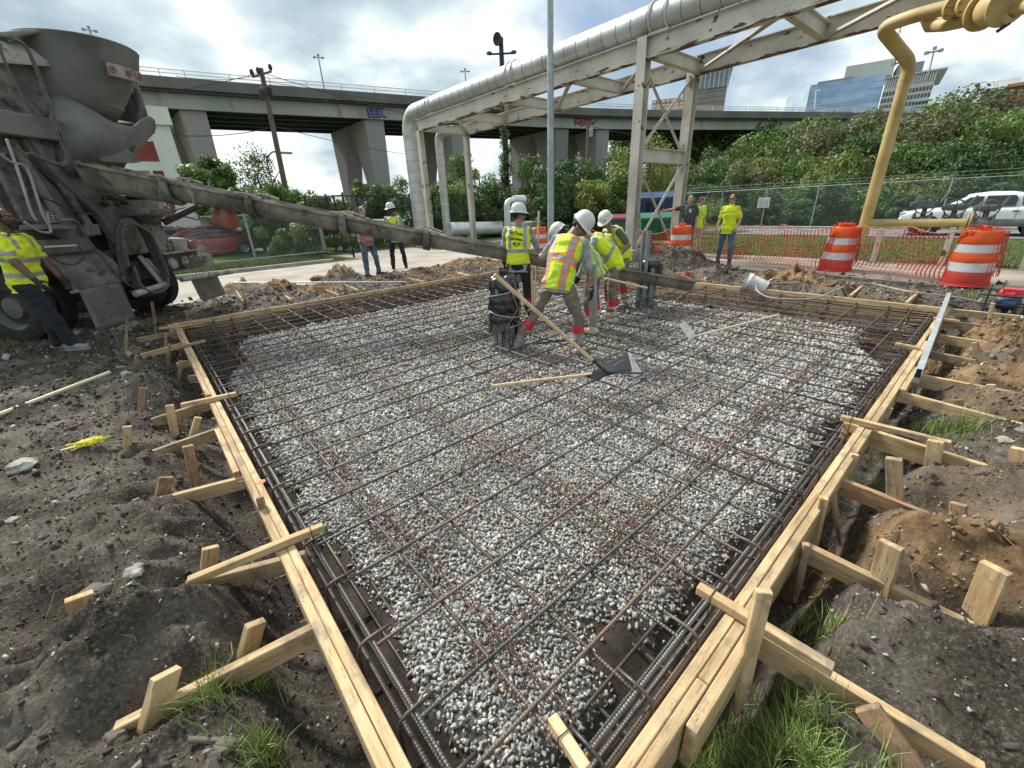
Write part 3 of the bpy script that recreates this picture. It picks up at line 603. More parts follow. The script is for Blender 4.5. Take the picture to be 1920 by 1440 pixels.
for tp, ft, w, m, lb, tw in ST:
    base = onz(*ft, GL); zg = gz(base.x, base.y)
    if G(np.array([base.x]), np.array([base.y]), False)[2][0] < .02:   # foot hidden behind the form: stand it outside
        pass
    base = onz(*ft, min(max(zg, -.2), .05)); top = onv(*tp, base); dn = (base-top); L_ = dn.length
    d = dn.normalized(); v = Vector((base.x, base.y, 0)).normalized(); s = d.cross(v).normalized(); s = (Matrix.Rotation(tw, 3, d) @ s); nrm = s.cross(d)
    ext = .16
    bm = bmesh.new(); t = .034 if w > .05 else .028; Lt = L_+ext
    ring = lambda x, f, dz=0: [bm.verts.new((x+dz*k, y*f, z)) for k, (y, z) in zip((0, .3, 1, .7), ((-w/2, t/2), (w/2, t/2), (w/2, -t/2), (-w/2, -t/2)))]
    rr = random.Random(int(tp[0]*31+tp[1])); rows = [ring(0, 1, rr.uniform(-.008, .008)), ring(L_*.5, rr.uniform(.97, 1.02)), ring(L_, 1), ring(Lt, .3)]
    for p, q in zip(rows[:-1], rows[1:]):
        for j in range(4): bm.faces.new((p[j], p[(j+1) % 4], q[(j+1) % 4], q[j]))
    bm.faces.new(rows[0]); bm.faces.new(rows[-1][::-1]); bmesh.ops.recalc_face_normals(bm, faces=bm.faces[:])
    bmesh.ops.bevel(bm, geom=[e for e in bm.edges if e.calc_face_angle(0) > .7], offset=.003, segments=1, affect='EDGES')
    me = bpy.data.meshes.new('wooden_stake'); bm.to_mesh(me); bm.free(); me.materials.append(m)
    o = link(bpy.data.objects.new('wooden_stake', me)); Mx = Matrix((d, s, nrm)).transposed().to_4x4(); Mx.translation = top; o.matrix_basis = Mx
    tag(o, lb, 'stake', 'wooden stakes round the forms')
# ================================================================ REBAR
rebar = mat('rebar_steel', [(.055,.048,.042), (.11,.092,.078), (.17,.125,.09)], scale=2.5, rough=.55, metal=.45, orand=.3, spots=(.20,.10,.055), spot_scale=1.6, spot_at=(.54,.75), bump=.2, bscale=80, ramp=(.3,.75))
rebar_b = mat('rebar_steel_blue', [(.075,.075,.074), (.145,.145,.142)], scale=2.5, rough=.45, metal=.6, orand=.2, spots=(.25,.13,.07), spot_scale=2.2, spot_at=(.6,.7), bump=.2, bscale=80)
rust_m = mat('rusty_wire', [(.085,.038,.024), (.17,.075,.042)], scale=9, rough=.8, metal=.2)
def rib_tube(mb, a, b, r, near):
    """straight deformed bar; the part near the camera gets real ribs"""
    a, b = Vector(a), Vector(b); L_ = (b-a).length; pts = []; rad = []
    x = 0
    while x < L_:
        p = a.lerp(b, x/L_); dd = (p-CAMP).length
        if near and dd < 2.7: pts += [p, a.lerp(b, min(1, (x+.0065)/L_)), a.lerp(b, min(1, (x+.008)/L_)), a.lerp(b, min(1, (x+.0115)/L_))]; rad += [r*.93, r*.93, r*1.1, r*1.1]; x += .013
        else: pts.append(p); rad.append(r); x += .5
    pts.append(b); rad.append(r)
    w = [Vector((.004*math.sin(p.x*1.3+p.y*.9+a.x*5+a.y*3), .004*math.sin(p.y*1.1+p.x*.8+a.y*7+a.x*3), .003*math.sin(p.x*2+p.y*1.7+a.x))) for p in pts]
    return mb.tube([p+q for p, q in zip(pts, w)], rad, 8 if near else 6)
MATT = empty('rebar_mat', (4.1, 4.4, -.06), 'large grid of rusty steel bars tied over the gravel inside the forms', 'rebar mat')
xsb = [.57, .85, 1.155, 1.47]+[1.47+.303*k for k in range(1, 22)]; ysb = [.62, .86, 1.20, 1.59, 1.91, 2.23]+[2.23+.32*k for k in range(1, 19)]
tie = MB()
for k, x in enumerate(xsb):
    if x > X1-.1: continue
    x += random.uniform(-.01, .01); x2 = x+random.uniform(-.03, .03); mb = MB(); rib_tube(mb, (x, .37+random.uniform(0, .03), -.073), (x2, Y1-.06, -.073), .0080, x < 2.6)
    mb.tube([(x2, Y1-.07, -.073), (x2, Y1-.05, -.078), (x2, Y1-.045, -.1), (x2, Y1-.045, -.28)], .0075, 6)
    mb.build('bar', rebar_b if k in (2, 5, 9, 14) else rebar, MATT, smooth='all', recalc=False)
for k, y in enumerate(ysb):
    if y > Y1-.1: continue
    y += random.uniform(-.01, .01); y2 = y+random.uniform(-.03, .03); x0 = X0+.09; mb = MB(); rib_tube(mb, (x0, y, -.056), (X1-.07, y2, -.056), .0080, y < 2.9)
    mb.tube([(X1-.08, y2, -.056), (X1-.06, y2, -.06), (X1-.055, y2, -.08), (X1-.055, y2, -.28)], .0075, 6)
    mb.build('bar', rebar_b if k in (1, 4, 10) else rebar, MATT, smooth='all', recalc=False)
for x in xsb[:12]:
    for y in ysb[:12]:
        if random.random() < .8 and math.hypot(x, y) < 4.5:
            tie.tube([(x-.011, y-.011, -.06), (x, y, -.044), (x+.012, y+.012, -.06), (x+.004, y+.002, -.085)], .0013, 4, closed=True)
tag(tie.build('wire_tie', wire_m, MATT, recalc=False), kind='stuff')
CAGES = [('left', 0), ('right', 1), ('farleft', 2), ('farright', 3)]
CL = {'left': 'bundle of bars and bent stirrups along the left form', 'right': 'bundle of bars and bent stirrups along the right form',
      'farleft': 'bundle of bars and bent stirrups in the dark trench under the far left form', 'farright': 'bundle of bars and bent stirrups in the trench under the far right form'}
LAY = [(.085, -.052), (.045, -.10), (.065, -.155), (.105, -.20), (.075, -.26), (.125, -.31), (.19, -.345), (.27, -.33), (.36, -.055)]
for nm, sd in CAGES:
    def P(t, o, z):  # t along the side, o inward from the form
        return {0: (X0+o, t, z), 1: (t, Y0+o, z), 2: (t, Y1-o, z), 3: (X1-o, t, z)}[sd]
    a, b = ((Y0+.03, Y1-.05) if sd in (0, 3) else (X0+.03, X1-.05))
    cg = empty('rebar_cage', P((a+b)/2, .2, -.3), CL[nm], 'rebar cage', 'edge beam cages beside the forms')
    for k, (o, z) in enumerate(LAY[:8] if sd < 2 else LAY):
        if sd < 2 and k == 8: continue
        mb = MB(); rib_tube(mb, P(a, o+random.uniform(-.01, .01), z-.012*(sd > 0)), P(b, o+random.uniform(-.012, .012), z+random.uniform(-.01, .01)), .0085, sd < 2)
        mb.build('bar', rebar_b if k in (0, 3, 6) else rebar, cg, smooth='all', recalc=False)
    t = a+.3 if sd < 2 else a+.2
    ts = (ysb if sd in (0, 3) else xsb)
    for t in ts:
        if not a < t < b: continue
        t += .03+random.uniform(-.02, .02); q = .07
        pts = [P(t, .17, -.040), P(t, .10, -.036), P(t, .06, -.038), P(t, .036, -.052), P(t, .028, -.09), P(t+.01, .028, -.33), P(t+.01, .05, -.37), P(t, .30, -.37)]
        MB().tube(pts, .0075, 6).build('stirrup', rebar if random.random() < .7 else rebar_b, cg, smooth='all', recalc=False)
# thin zig-zag wire supports standing on the stone
def bolster(p, q, label):
    p, q = Vector(p), Vector(q); L_ = (q-p).length; d = (q-p)/L_; s = Vector((-d.y, d.x, 0)); mb = MB(); n = int(L_/.13)
    for o in (-.012, .012): mb.tube([p+s*o+d*(L_*i/8)+Vector((0, 0, .004*math.sin(i*2.))) for i in range(9)], .0028, 5)
    for o in (-.05, .055): mb.tube([Vector((*(p+s*o+d*(L_*i/8)).xy, -.262)) for i in range(9)], .0022, 5)
    for i in range(n):
        c = p+d*(L_*(i+.5)/n)
        for o in (-.055, .06): mb.tube([c+s*o*.2, Vector((*(c+s*o+d*random.uniform(-.05, .05)).xy, -.30))], .0022, 4, cap=False)
    return tag(mb.build('bar_support', rust_m, None, smooth=False, recalc=False, loc=p), label, 'bar support', 'rusty wire bar supports under the mat')
bl = ['nearest the left form', 'second from the left form', 'third from the left form', 'fourth from the left form', 'fifth from the left form', 'sixth from the left form', 'last one before the far right form']
for k, x in enumerate((.62, 1.52, 2.62, 3.72, 4.84, 5.95, 7.0)):
    bolster((x+.04, .55, -.09), (x-.02, 8.0 if k < 6 else 7.4, -.09), 'zigzag rusty wire support running away to the left, '+bl[k])
for k, (y, x0, x1) in enumerate([(.93, .5, 5.6), (2.02, .5, 3.2), (3.1, 2.2, 6.2), (4.75, 1.2, 4.0)]):
    bolster((x0, y, -.105), (x1, y+.05, -.105), 'zigzag rusty wire support running right, '+['nearest the camera', 'second from the camera', 'third from the camera, below the screed tool', 'farthest, left of the wrapped conduits'][k])
# ================================================================ PIPE RACK, PIPES
steel_w = mat('old_white_paint', [(.44,.415,.36), (.56,.53,.465), (.62,.59,.52)], scale=1.3, rough=.6, spots=(.13,.06,.035), spot_scale=2.6, spot_at=(.635,.665), bump=.15, bscale=30, spec=.4)
def add_edge_rust(m):   # peeled strips run along the lower flanges: stretched noise
    nt = m.node_tree; N = nt.nodes; L = nt.links; p = N['Principled BSDF']; src = p.inputs['Base Color'].links[0].from_socket
    tc = N.new('ShaderNodeTexCoord'); mp = N.new('ShaderNodeMapping'); mp.inputs['Scale'].default_value = (2, 1.1, 4); L.new(tc.outputs['Object'], mp.inputs[0]); sz_ = N.new('ShaderNodeSeparateXYZ'); L.new(tc.outputs['Object'], sz_.inputs[0]); mr_ = N.new('ShaderNodeMapRange'); L.new(sz_.outputs[2], mr_.inputs[0]); mr_.inputs[1].default_value = 4.575; mr_.inputs[2].default_value = 4.68; mr_.inputs[3].default_value = .17; mr_.inputs[4].default_value = 0; ad_ = N.new('ShaderNodeMath'); ad_.operation = 'ADD'; L.new(mr_.outputs[0], ad_.inputs[1])
    n = N.new('ShaderNodeTexNoise'); n.inputs['Scale'].default_value = 2.2; n.inputs['Detail'].default_value = 8; L.new(mp.outputs[0], n.inputs[0])
    r = N.new('ShaderNodeValToRGB'); r.color_ramp.elements[0].position = .655; r.color_ramp.elements[1].position = .67; L.new(n.outputs[0], ad_.inputs[0]); L.new(ad_.outputs[0], r.inputs[0])
    x = N.new('ShaderNodeMix'); x.data_type = 'RGBA'; L.new(r.outputs[0], x.inputs[0]); L.new(src, x.inputs[6]); x.inputs[7].default_value = (.12, .05, .03, 1); L.new(x.outputs[2], p.inputs['Base Color'])
girder_m = steel_w.copy(); girder_m.name = 'girder_paint'; add_edge_rust(girder_m)
alu = mat('aluminium_cladding', [(.46,.47,.46), (.64,.645,.63)], scale=1.6, rough=.46, metal=.55, rvar=.12, spots=(.30,.27,.23), spot_scale=1.2, spot_at=(.6,.8))
band_m = mat('dark_pipe_seam', [(.10,.10,.10), (.2,.19,.18)], rough=.6, metal=.5)
XF, XB, YT, YE = 10.4, 12.8, 6.9, 17.7
RK = empty('pipe_rack', (XF, YT, GL), 'tall white painted steel pipe rack with peeling rust, carrying the silver pipe', 'pipe rack')
for X, e in ((XF, 0), (XB, .1)): MB().ibeam((X, -5, 4.79), (X, YE+e, 4.79), .22, .43, .02).build('girder', girder_m, RK, bevel=0)
for y in (1.1, 3.9, 6.75, 9.2, 11.95, 14.8, 17.6): MB().ibeam((XF+.01, y, 4.74), (XB-.01, y, 4.74), .16, .30, .014).build('crossbeam', steel_w, RK)
for a, b in ((1.1, 3.9), (3.9, 6.75), (6.75, 9.2), (9.2, 11.95), (11.95, 14.8), (14.8, 17.6)):
    MB().beam((XF+.1, a+.1, 4.63), (XB-.1, b-.1, 4.63), .13, .012).beam((XF+.1, a+.1, 4.65), (XB-.1, b-.1, 4.65), .012, .1).build('diagonal_brace', steel_w, RK)
for X, top in ((XF, 5.02), (XB, 5.0)):
    for y in (YT, -5): MB().ibeam((X, y-.0, GL-.2), (X, y, top), .25, .25, .02, up=(1,0,0)).build('column', steel_w, RK)
    MB().ibeam((X, YE-.1, GL-.2), (X, YE-.1, 4.58), .22, .22, .02, up=(1,0,0)).build('column', steel_w, RK)
zb1, zb0 = onx(1200, 275, XF).z, onx(1200, 303, XF).z
MB().ibeam((XF+.1, YT, (zb0+zb1)/2), (XB-.1, YT, (zb0+zb1)/2), .2, zb1-zb0, .02).build('crossbeam', steel_w, RK)
for za, zc in ((4.5, zb1), (zb0, .25)):
    for k, (p, q) in enumerate((((XF+.12, YT+.05, za), (XB-.12, YT+.05, zc)), ((XB-.12, YT-.05, za), (XF+.12, YT-.05, zc)))):
        MB().beam(p, q, .012, .09).beam(p, q, .08, .012).build('cross_brace', steel_w, RK)
for X in (XF, XB):
    for z in (zb0-.06, zb1+.06, 4.45): MB().box((X+(.13 if X == XF else -.13), YT, z), (.16, .014, .26)).build('gusset_plate', steel_w, RK)
for X in (XF, XB): MB().box((X, YT, GL+.16), (.6, .6, .5)).build('footing', kerbm, RK, bevel=.01)
for X in (XF, XB):   # bolt rows
    b = MB()
    for y in (YT-.3, YT+.3, 3.9, 9.2, 11.95, 14.8):
        for dz in (-.14, -.05, .05, .14):
            for s in (-1, 1): b.lathe([(.016, 0), (.016, .012), (0, .014)], (X-.012*(1), y+s*.04, 4.79+dz), (-1,0,0), 6)
    tag(b.build('bolt', steel_w, RK), kind='stuff')
yE = onx(774, 300, 10.55).y; PR = .31
def arc(c, a, b, r, n=8, t0=0, t1=math.pi/2):
    a, b, c = Vector(a), Vector(b), Vector(c); return [c+a*r*math.cos(t0+(t1-t0)*i/n)+b*r*math.sin(t0+(t1-t0)*i/n) for i in range(n+1)]
PZ = 5.03+PR
PT = empty('insulated_pipe', (10.55, yE, GL), 'large silver clad pipe on the rack that turns straight down at its far end', 'pipe')
MB().tube([(10.55, -6, PZ)]+[(10.55, y, PZ) for y in np.arange(-5, yE-.8, 2)]+arc((10.55, yE-.75, PZ-.75), (0,0,1), (0,1,0), .75, 8)+[(10.55, yE, 2), (10.55, yE, GL-.2)], PR, 28).build('cladding', alu, PT, smooth=True)
def ring(name, c, ax, r, w, m, p, t=.012): return MB().lathe([(r, -w/2), (r+t, -w/2), (r+t, w/2), (r, w/2)], c, ax, 28).build(name, m, p, smooth=True)
for y in (2.6, 6.35, 6.75, 11.55, 11.8, 16.5, 16.75): ring('pipe_collar', (10.55, y, PZ), (0,1,0), PR, .05, steel_w, PT, .03)
sm = MB()
for y in np.arange(-2, yE-1, .42): sm.lathe([(PR, -.006), (PR+.004, -.006), (PR+.004, .006), (PR, .006)], (10.55, y, PZ), (0,1,0), 28)
for z in np.arange(.2, 4.4, .42): sm.lathe([(PR, -.006), (PR+.004, -.006), (PR+.004, .006), (PR, .006)], (10.55, yE, z), (0,0,1), 28)
tag(sm.build('seam', band_m, PT), kind='stuff')
for y in (6.55, 11.68, 16.6): MB().box((10.5, y, 5.03), (.30, .5, .06)).build('pipe_shoe', steel_w, PT)
q = onx(829, 330, 12.1); P2 = empty('insulated_pipe', (12.1, q.y, GL), 'slimmer silver clad pipe standing between the two end posts of the rack', 'pipe')
MB().tube([(12.1, q.y-1.2, 4.75)]+arc((12.1, q.y-.4, 4.35), (0,0,1), (0,1,0), .4, 6)+[(12.1, q.y, GL-.1)], .19, 20).build('cladding', alu, P2, smooth=True)
for z in np.arange(.3, 4.2, .45): ring('seam', (12.1, q.y, z), (0,0,1), .19, .012, band_m, P2, .004)
gpm = mat('white_lagged_pipe', [(.62,.64,.65), (.75,.77,.78)], scale=1.2, rough=.4, metal=.3, spots=(.4,.4,.38), spot_scale=2)
def hpipe(a, b, r, label, m=gpm, n=16, legs=True):
    a, b = Vector(a), Vector(b); e = empty('ground_pipe', (a+b)/2, label, 'pipe', 'pipes run close above the ground behind the black fence')
    MB().tube([a, a.lerp(b, .5), b], r, n).build('pipe_run', m, e, smooth=True)
    L_ = (b-a).length
    for i in range(int(L_/2.5)):
        c = a.lerp(b, (i+.5)*2.5/L_); MB().beam((c.x, c.y, c.z-r*.8), (c.x, c.y, GL-.1), .12, .12, up=(0,1,0)).build('support_leg', steel_w, e)
        MB().tube([(c.x, c.y, c.z+r), (c.x, c.y, c.z+r+.12)], .03, 6).build('lug', band_m, e)
hpipe(ony(842, 430, 20.3), ony(1052, 424, 20.3), .36, 'fat silver pipe close above the ground behind the workers')
hpipe(ony(640, 416, 24), ony(1050, 411, 24), .13, 'thin white pipe crossing low behind the black fence', n=10)
hpipe(ony(1052, 411, 22.5), ony(1178, 404, 22.5), .34, 'fat silver pipe to the right of the grey lamp pole')
hpipe(ony(545, 424, 21.0), ony(655, 424, 21.0), .14, 'short grey pipe low behind the left wire fence', mat('grey_pipe', [(.33,.35,.36)], rough=.5), 10)
# white pipe with a hand wheel
c = ony(951, 392, 18.6); V = empty('valve_pipe', (c.x, c.y, GL), 'white bent pipe with a dark red hand wheel behind the worker with the written-on vest', 'pipe')
zt = ony(951, 377, 18.6).z; MB().tube([(c.x, c.y, GL), (c.x, c.y, zt-.28)]+arc((c.x+.28, c.y, zt-.28), (-1,0,0), (0,0,1), .28, 6)+[(c.x+.5, c.y, zt)], .17, 16).build('pipe_run', gpm, V, smooth=True)
MB().lathe([(0, -.01), (.25, 0), (.25, .75), (.2, .8), (0, .82)], (c.x+.5, c.y, zt+.03), (1,0,0), 20).build('valve_body', gpm, V, smooth=True)
wheel_m = mat('red_hand_wheel', [(.22,.04,.03)], rough=.6); b = MB().tube([Vector((c.x+1.55, c.y+.22*math.cos(t), zt+.03+.22*math.sin(t))) for t in np.linspace(0, 2*math.pi, 16, endpoint=False)], .025, 6, closed=True)
for t in range(3): b.tube([(c.x+1.55, c.y+.22*math.cos(t*1.05), zt+.03+.22*math.sin(t*1.05)), (c.x+1.55, c.y-.22*math.cos(t*1.05), zt+.03-.22*math.sin(t*1.05))], .016, 5)
b.build('hand_wheel', wheel_m, V, smooth=True); MB().tube([(c.x+1.3, c.y, zt+.03), (c.x+1.58, c.y, zt+.03)], .03, 8).build('stem', band_m, V)
MB().tube([(c.x, c.y, GL), (c.x, c.y, GL+.25)], .3, 16).build('base_collar', gpm, V, smooth=True)
# ---------------------------------------------------------------- yellow gas pipe
yel = mat('yellow_gas_paint', [(.36,.26,.09), (.50,.37,.14), (.57,.44,.21)], scale=1.4, rough=.55, rvar=.1, spots=(.27,.20,.10), spot_scale=3, spot_at=(.6,.75), bump=.1, bscale=20)
rope_m = mat('brown_strap', [(.10,.055,.03)], rough=.9)
XY = 13.5; bot = onx(1612, 455, XY); top = onx(1708, 118, XY); Yx = bot.y
YP = empty('gas_pipe', (XY, Yx, GL), 'yellow painted gas pipe coming down from the rack to a short outlet', 'pipe')
zk = top.z; e1 = onx(1658, 45, XY)                       # upper knee
j1 = Vector((XY, Yx+.75, zk+.62))
rp = .112
def bend(pts, rad, n=6):
    o = [Vector(pts[0])]
    for a, b, c in zip(pts[:-2], pts[1:-1], pts[2:]):
        a, b, c = Vector(a), Vector(b), Vector(c); u = (a-b).normalized(); v = (c-b).normalized()
        for i in range(n+1):
            t = i/n; o.append((b+u*rad)*(1-t)**2+b*2*t*(1-t)+(b+v*rad)*t*t)
    return o+[Vector(pts[-1])]
kn = onx(1655, 50, XY)
# vertical run, slanted knee, then along the rack towards the camera side
MB().tube(bend([(XY, Yx, bot.z-.12), (XY, Yx, zk), onx(1652, 52, 12.55), onx(1712, 30, 12.42), onx(1785, 12, 12.25), onx(1850, -4, 12.1)], .2), rp*1.05, 20).build('pipe_run', yel, YP, smooth=True)
hz = ony; zt2 = onx(1640, 418, XY).z
MB().tube([(XY, Yx, zt2), (XY, Yx-1.7, zt2)], .085, 16).build('outlet_pipe', yel, YP, smooth=True)
MB().lathe([(0, 0), (.19, 0), (.19, .03), (.09, .03), (.09, .05), (.19, .05), (.19, .08), (0, .08)], (XY, Yx-1.7, zt2), (0,-1,0), 20).build('flange', yel, YP, smooth=True)
MB().lathe([(.0, 0), (.14, 0), (.14, .03), (0, .03)], (XY, Yx, bot.z-.12), (0,0,1), 18).build('end_cap', yel, YP, smooth=True)
MB().tube([(XY, Yx, bot.z-.12), (XY, Yx, bot.z-.22)], .015, 6).build('drain_plug', band_m, YP)
greyp = mat('grey_pipe_paint', [(.10,.115,.12), (.19,.205,.21)], scale=3, rough=.5)
GV = empty('gas_valve_set', (XY, Yx-3, GL), 'row of grey flanged valves with gearboxes and actuators in front of the white pickup', 'valve set')
MB().tube([(XY, Yx-1.78, zt2), (XY, Yx-2.9, zt2)], .075, 14).build('pipe_run', greyp, GV, smooth=True)
MB().tube([(XY, Yx-2.9, zt2), (XY+.1, Yx-5.5, zt2+.02)], .10, 14).build('pipe_run', mat('silver_pipe', [(.5,.52,.53)], rough=.35, metal=.6), GV, smooth=True)
for k, (dy, s) in enumerate(((-.95, 1), (-1.45, .8), (-1.95, .75), (-2.75, 1.05), (-3.3, .8), (-3.8, .9))):
    dx = .35 if k in (0, 1, 4) else 0; c = Vector((XY+dx, Yx+dy, zt2))
    for o in (-.15, .13): MB().lathe([(0, 0), (.215*s, 0), (.215*s, .035), (0, .035)], c+Vector((0, o, 0)), (0,1,0), 18).build('flange', greyp, GV, smooth=True)
    MB().lathe([(0, -.12), (.11, -.12), (.13, 0), (.11, .12), (0, .12)], c, (0,1,0), 14).build('valve_body', greyp, GV, smooth=True)
    MB().tube([c, c+Vector((0, 0, .3*s))], .045, 8).build('stem', band_m, GV)
    MB().box(c+Vector((-.05, 0, .38*s)), (.24*s, .36*s, .17*s)).box(c+Vector((-.05, .22*s, .38*s)), (.12, .1, .11)).build('gearbox', greyp, GV, bevel=.02)
    MB().beam(c+Vector((.02, -.2*s, .34*s)), c+Vector((.06, -.33*s, .66*s)), .03, .045).build('lever', greyp, GV, bevel=.005)
    MB().tube([c+Vector((-.16, .17*math.cos(t), .36*s+.17*math.sin(t))) for t in np.linspace(0, 6.28, 16, endpoint=False)], .015, 5, closed=True).tube([c+Vector((-.16, -.17, .36*s)), c+Vector((-.16, .17, .36*s))], .01, 5).tube([c+Vector((-.16, 0, .36*s-.17)), c+Vector((-.16, 0, .36*s+.17))], .01, 5).build('hand_wheel', band_m, GV)
for dy in (-.35, -1.55, -1.8, -2.75, -2.9, -3.9):
    MB().ibeam((XY-.02, Yx+dy, GL), (XY-.02, Yx+dy, zt2-.08), .1, .1, .012, up=(1,0,0)).build('support_leg', steel_w, GV)
MB().tube(bend([(XY-.05, Yx-1.95, GL+.1), (XY-.05, Yx-1.95, zt2-.25), (XY+.1, Yx-2.3, zt2-.2), (XY+.1, Yx-2.35, zt2-.5)], .1, 4), .018, 6).build('drain_line', greyp, GV)
MB().tube([Vector((XY-.1, Yx-2.2+.16*math.cos(t), zt2-.33+.16*math.sin(t))) for t in np.linspace(0, 6.28, 14, endpoint=False)], .014, 5, closed=True).build('hand_wheel', greyp, GV)
# upper valve body close overhead at the top right
a = onx(1745, 35, 12.4); UV = empty('gas_valve', onx(1860, 18, 12.0), 'big yellow gas valve with a black handle overhead at the top right', 'valve')
pts = [onx(1648, 72, XY-.9), onx(1700, 60, 13), onx(1790, 42, 12.5), onx(1920, 5, 11.5), onx(2050, -30, 10.6)]
lo = [onx(1738, 32, 13.05), onx(1745, 48, 12.9), onx(1775, 46, 12.6), onx(1850, 30, 12.0), onx(1935, 8, 11.3), onx(2060, -25, 10.5)]
MB().tube(lo, .105, 16).build('pipe_run', yel, UV, smooth=True)
c = onx(1870, 12, 11.6); dr = (onx(1920, 0, 11.2)-onx(1800, 28, 12.2)).normalized()
MB().lathe([(0, -.22), (.20, -.22), (.24, -.1), (.24, .12), (.19, .2), (0, .2)], c, dr, 22).build('valve_body', yel, UV, smooth=True)
for t in (-.25, .22): MB().lathe([(0, -.02), (.29, -.02), (.29, .02), (0, .02)], c+dr*t, dr, 24).build('flange', yel, UV, smooth=True)
c2 = onx(1792, 12, 12.2); MB().lathe([(0, -.03), (.19, -.03), (.19, .03), (0, .03)], c2, dr, 20).build('flange', yel, UV, smooth=True)
MB().lathe([(0, -.03), (.19, -.03), (.19, .03), (0, .03)], c2+dr*.33, dr, 20).build('flange', yel, UV, smooth=True)
b = MB()
for t in np.linspace(0, 6.28, 8, endpoint=False):
    _, s, u = basis(dr); o = s*.165*math.cos(t)+u*.165*math.sin(t); b.tube([c2+o-dr*.06, c2+o+dr*.4], .013, 6)
b.build('bolt', rope_m, UV)
q0, q1 = onx(1875, 27, 11.5), onx(1895, 42, 11.45); MB().beam(q0, q1, .09, .09).build('bracket', yel, UV, bevel=.01)
MB().beam(q1, onx(1868, 60, 11.4), .03, .05).build('handle', mat('black_grip', [(.015,.015,.03)], rough=.5), UV, bevel=.01)
# chain and hook
k0 = onx(1693, 36, XY-.35); CHN = empty('chain', k0, 'small steel chain and hook hanging from the yellow pipe', 'chain')
for i in range(5): z = k0-Vector((0, 0, .055*i)); MB().tube([z+Vector((.016*math.cos(t)*(i % 2), .016*math.cos(t)*((i+1) % 2), .034*math.sin(t))) for t in np.linspace(0, 6.28, 8, endpoint=False)], .006, 4, closed=True).build('chain_link', band_m, CHN)
z = k0-Vector((0, 0, .27)); MB().tube([z, z+Vector((0, .02, -.1)), z+Vector((0, -.12, -.14)), z+Vector((0, -.02, -.18)), z+Vector((0, -.08, -.5))], .009, 5).build('hook', band_m, CHN)
# grey lamp pole
galv = mat('galvanised_steel', [(.30,.34,.36), (.42,.46,.48)], scale=5, rough=.5, metal=.3, bump=.1, bscale=50)
b_ = onz(1033, 490, GL); LP = empty('lamp_pole', (b_.x, b_.y, GL), 'tall smooth grey pole rising out of the picture behind the workers', 'pole')
MB().tube([(b_.x, b_.y, GL), (b_.x, b_.y, 3), (b_.x, b_.y, 9)], [.10, .092, .075], 20).build('shaft', galv, LP, smooth=True)
MB().box((b_.x, b_.y, GL+.05), (.36, .36, .06)).build('base_plate', galv, LP, bevel=.01)
# ================================================================ OVERPASS
bc = mat('bridge_concrete', [(.115,.115,.11), (.18,.175,.168)], scale=.25, rough=.9, bump=.2, bscale=3, spots=(.09,.09,.09), spot_scale=.35, spot_at=(.58,.8), stretch=(1,1,.6))
bg = mat('bridge_girder', [(.30,.33,.30), (.40,.42,.38)], scale=.2, rough=.8, spots=(.22,.17,.11), spot_scale=.8, spot_at=(.55,.8), stretch=(1,1,.25))
bp = mat('pier_concrete', [(.20,.20,.19), (.30,.295,.275)], scale=.25, rough=.9, spots=(.16,.16,.15), spot_scale=.5, spot_at=(.58,.8), stretch=(1,1,.25), bump=.2, bscale=4)
under = mat('shaded_girder_tone', [(.05,.065,.075), (.08,.10,.115)], scale=.3, rough=.8)  # inner girders: shade under the deck put into a dark colour
railm = mat('pale_railing', [(.62,.66,.68)], rough=.6)
EP = [(-62, 61.5), (-40, 60.8), (-18, 59.4), (4.4, 56.6), (22, 52.8), (39, 48.7), (54.2, 44.6), (71, 37.4), (85, 30.5), (99.4, 23.5), (118, 13.5), (140, 0)]
EPv = [Vector((*p, 0)) for p in EP]
nn = 1
def smoothline(P, n=4):
    o = []
    for i in range(len(P)-1):
        p0, p1, p2, p3 = P[max(i-1, 0)], P[i], P[i+1], P[min(i+2, len(P)-1)]
        for k in range(n):
            t = k/n; o.append(.5*((2*p1)+(p2-p0)*t+(2*p0-5*p1+4*p2-p3)*t*t+(3*p1-p0-3*p2+p3)*t**3))
    return o+[P[-1]]
EL = smoothline(EPv, 5)
def nrm(i): t = (EL[min(i+1, len(EL)-1)]-EL[max(i-1, 0)]).normalized(); return Vector((-t.y, t.x, 0))
NR = [nrm(i) for i in range(len(EL))]
OV = empty('overpass', (26, 52, GL), 'long concrete road bridge curving across behind the whole site', 'bridge')
def strip(prof, name, m, smooth=False):   # prof: closed list of (offset inwards, z)
    return MB().grid([[p+n*o+Vector((0, 0, z)) for o, z in prof] for p, n in zip(EL, NR)], closed=True).build(name, m, OV, smooth=smooth)
DW = 12.6
strip([(-.15, 14), (-.15, 13.1), (.25, 13.0), (.25, 12.9), (.1, 12.9), (.1, 12.92), (DW-.2, 12.92), (DW+.15, 13.1), (DW+.15, 14), (DW-.1, 14), (DW-.2, 13.2), (.3, 13.2), (.1, 14)], 'parapet', bc)
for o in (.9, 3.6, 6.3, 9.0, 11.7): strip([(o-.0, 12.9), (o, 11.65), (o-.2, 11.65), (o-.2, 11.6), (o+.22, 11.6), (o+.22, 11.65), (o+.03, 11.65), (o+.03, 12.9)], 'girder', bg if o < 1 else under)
def railing(off):
    b = MB(); s = 0; last = 0
    for z in (14.62, 14.32): b.tube([p+NR[i]*off+Vector((0, 0, z)) for i, p in enumerate(EL)], .035, 4)
    for i in range(len(EL)-1):
        a, c = EL[i]+NR[i]*off, EL[i+1]+NR[i+1]*off; n = max(1, int((c-a).length/1.9))
        for k in range(n): p = a.lerp(c, k/n); b.beam(p+Vector((0, 0, 14)), p+Vector((0, 0, 14.64)), .07, .07)
    return b
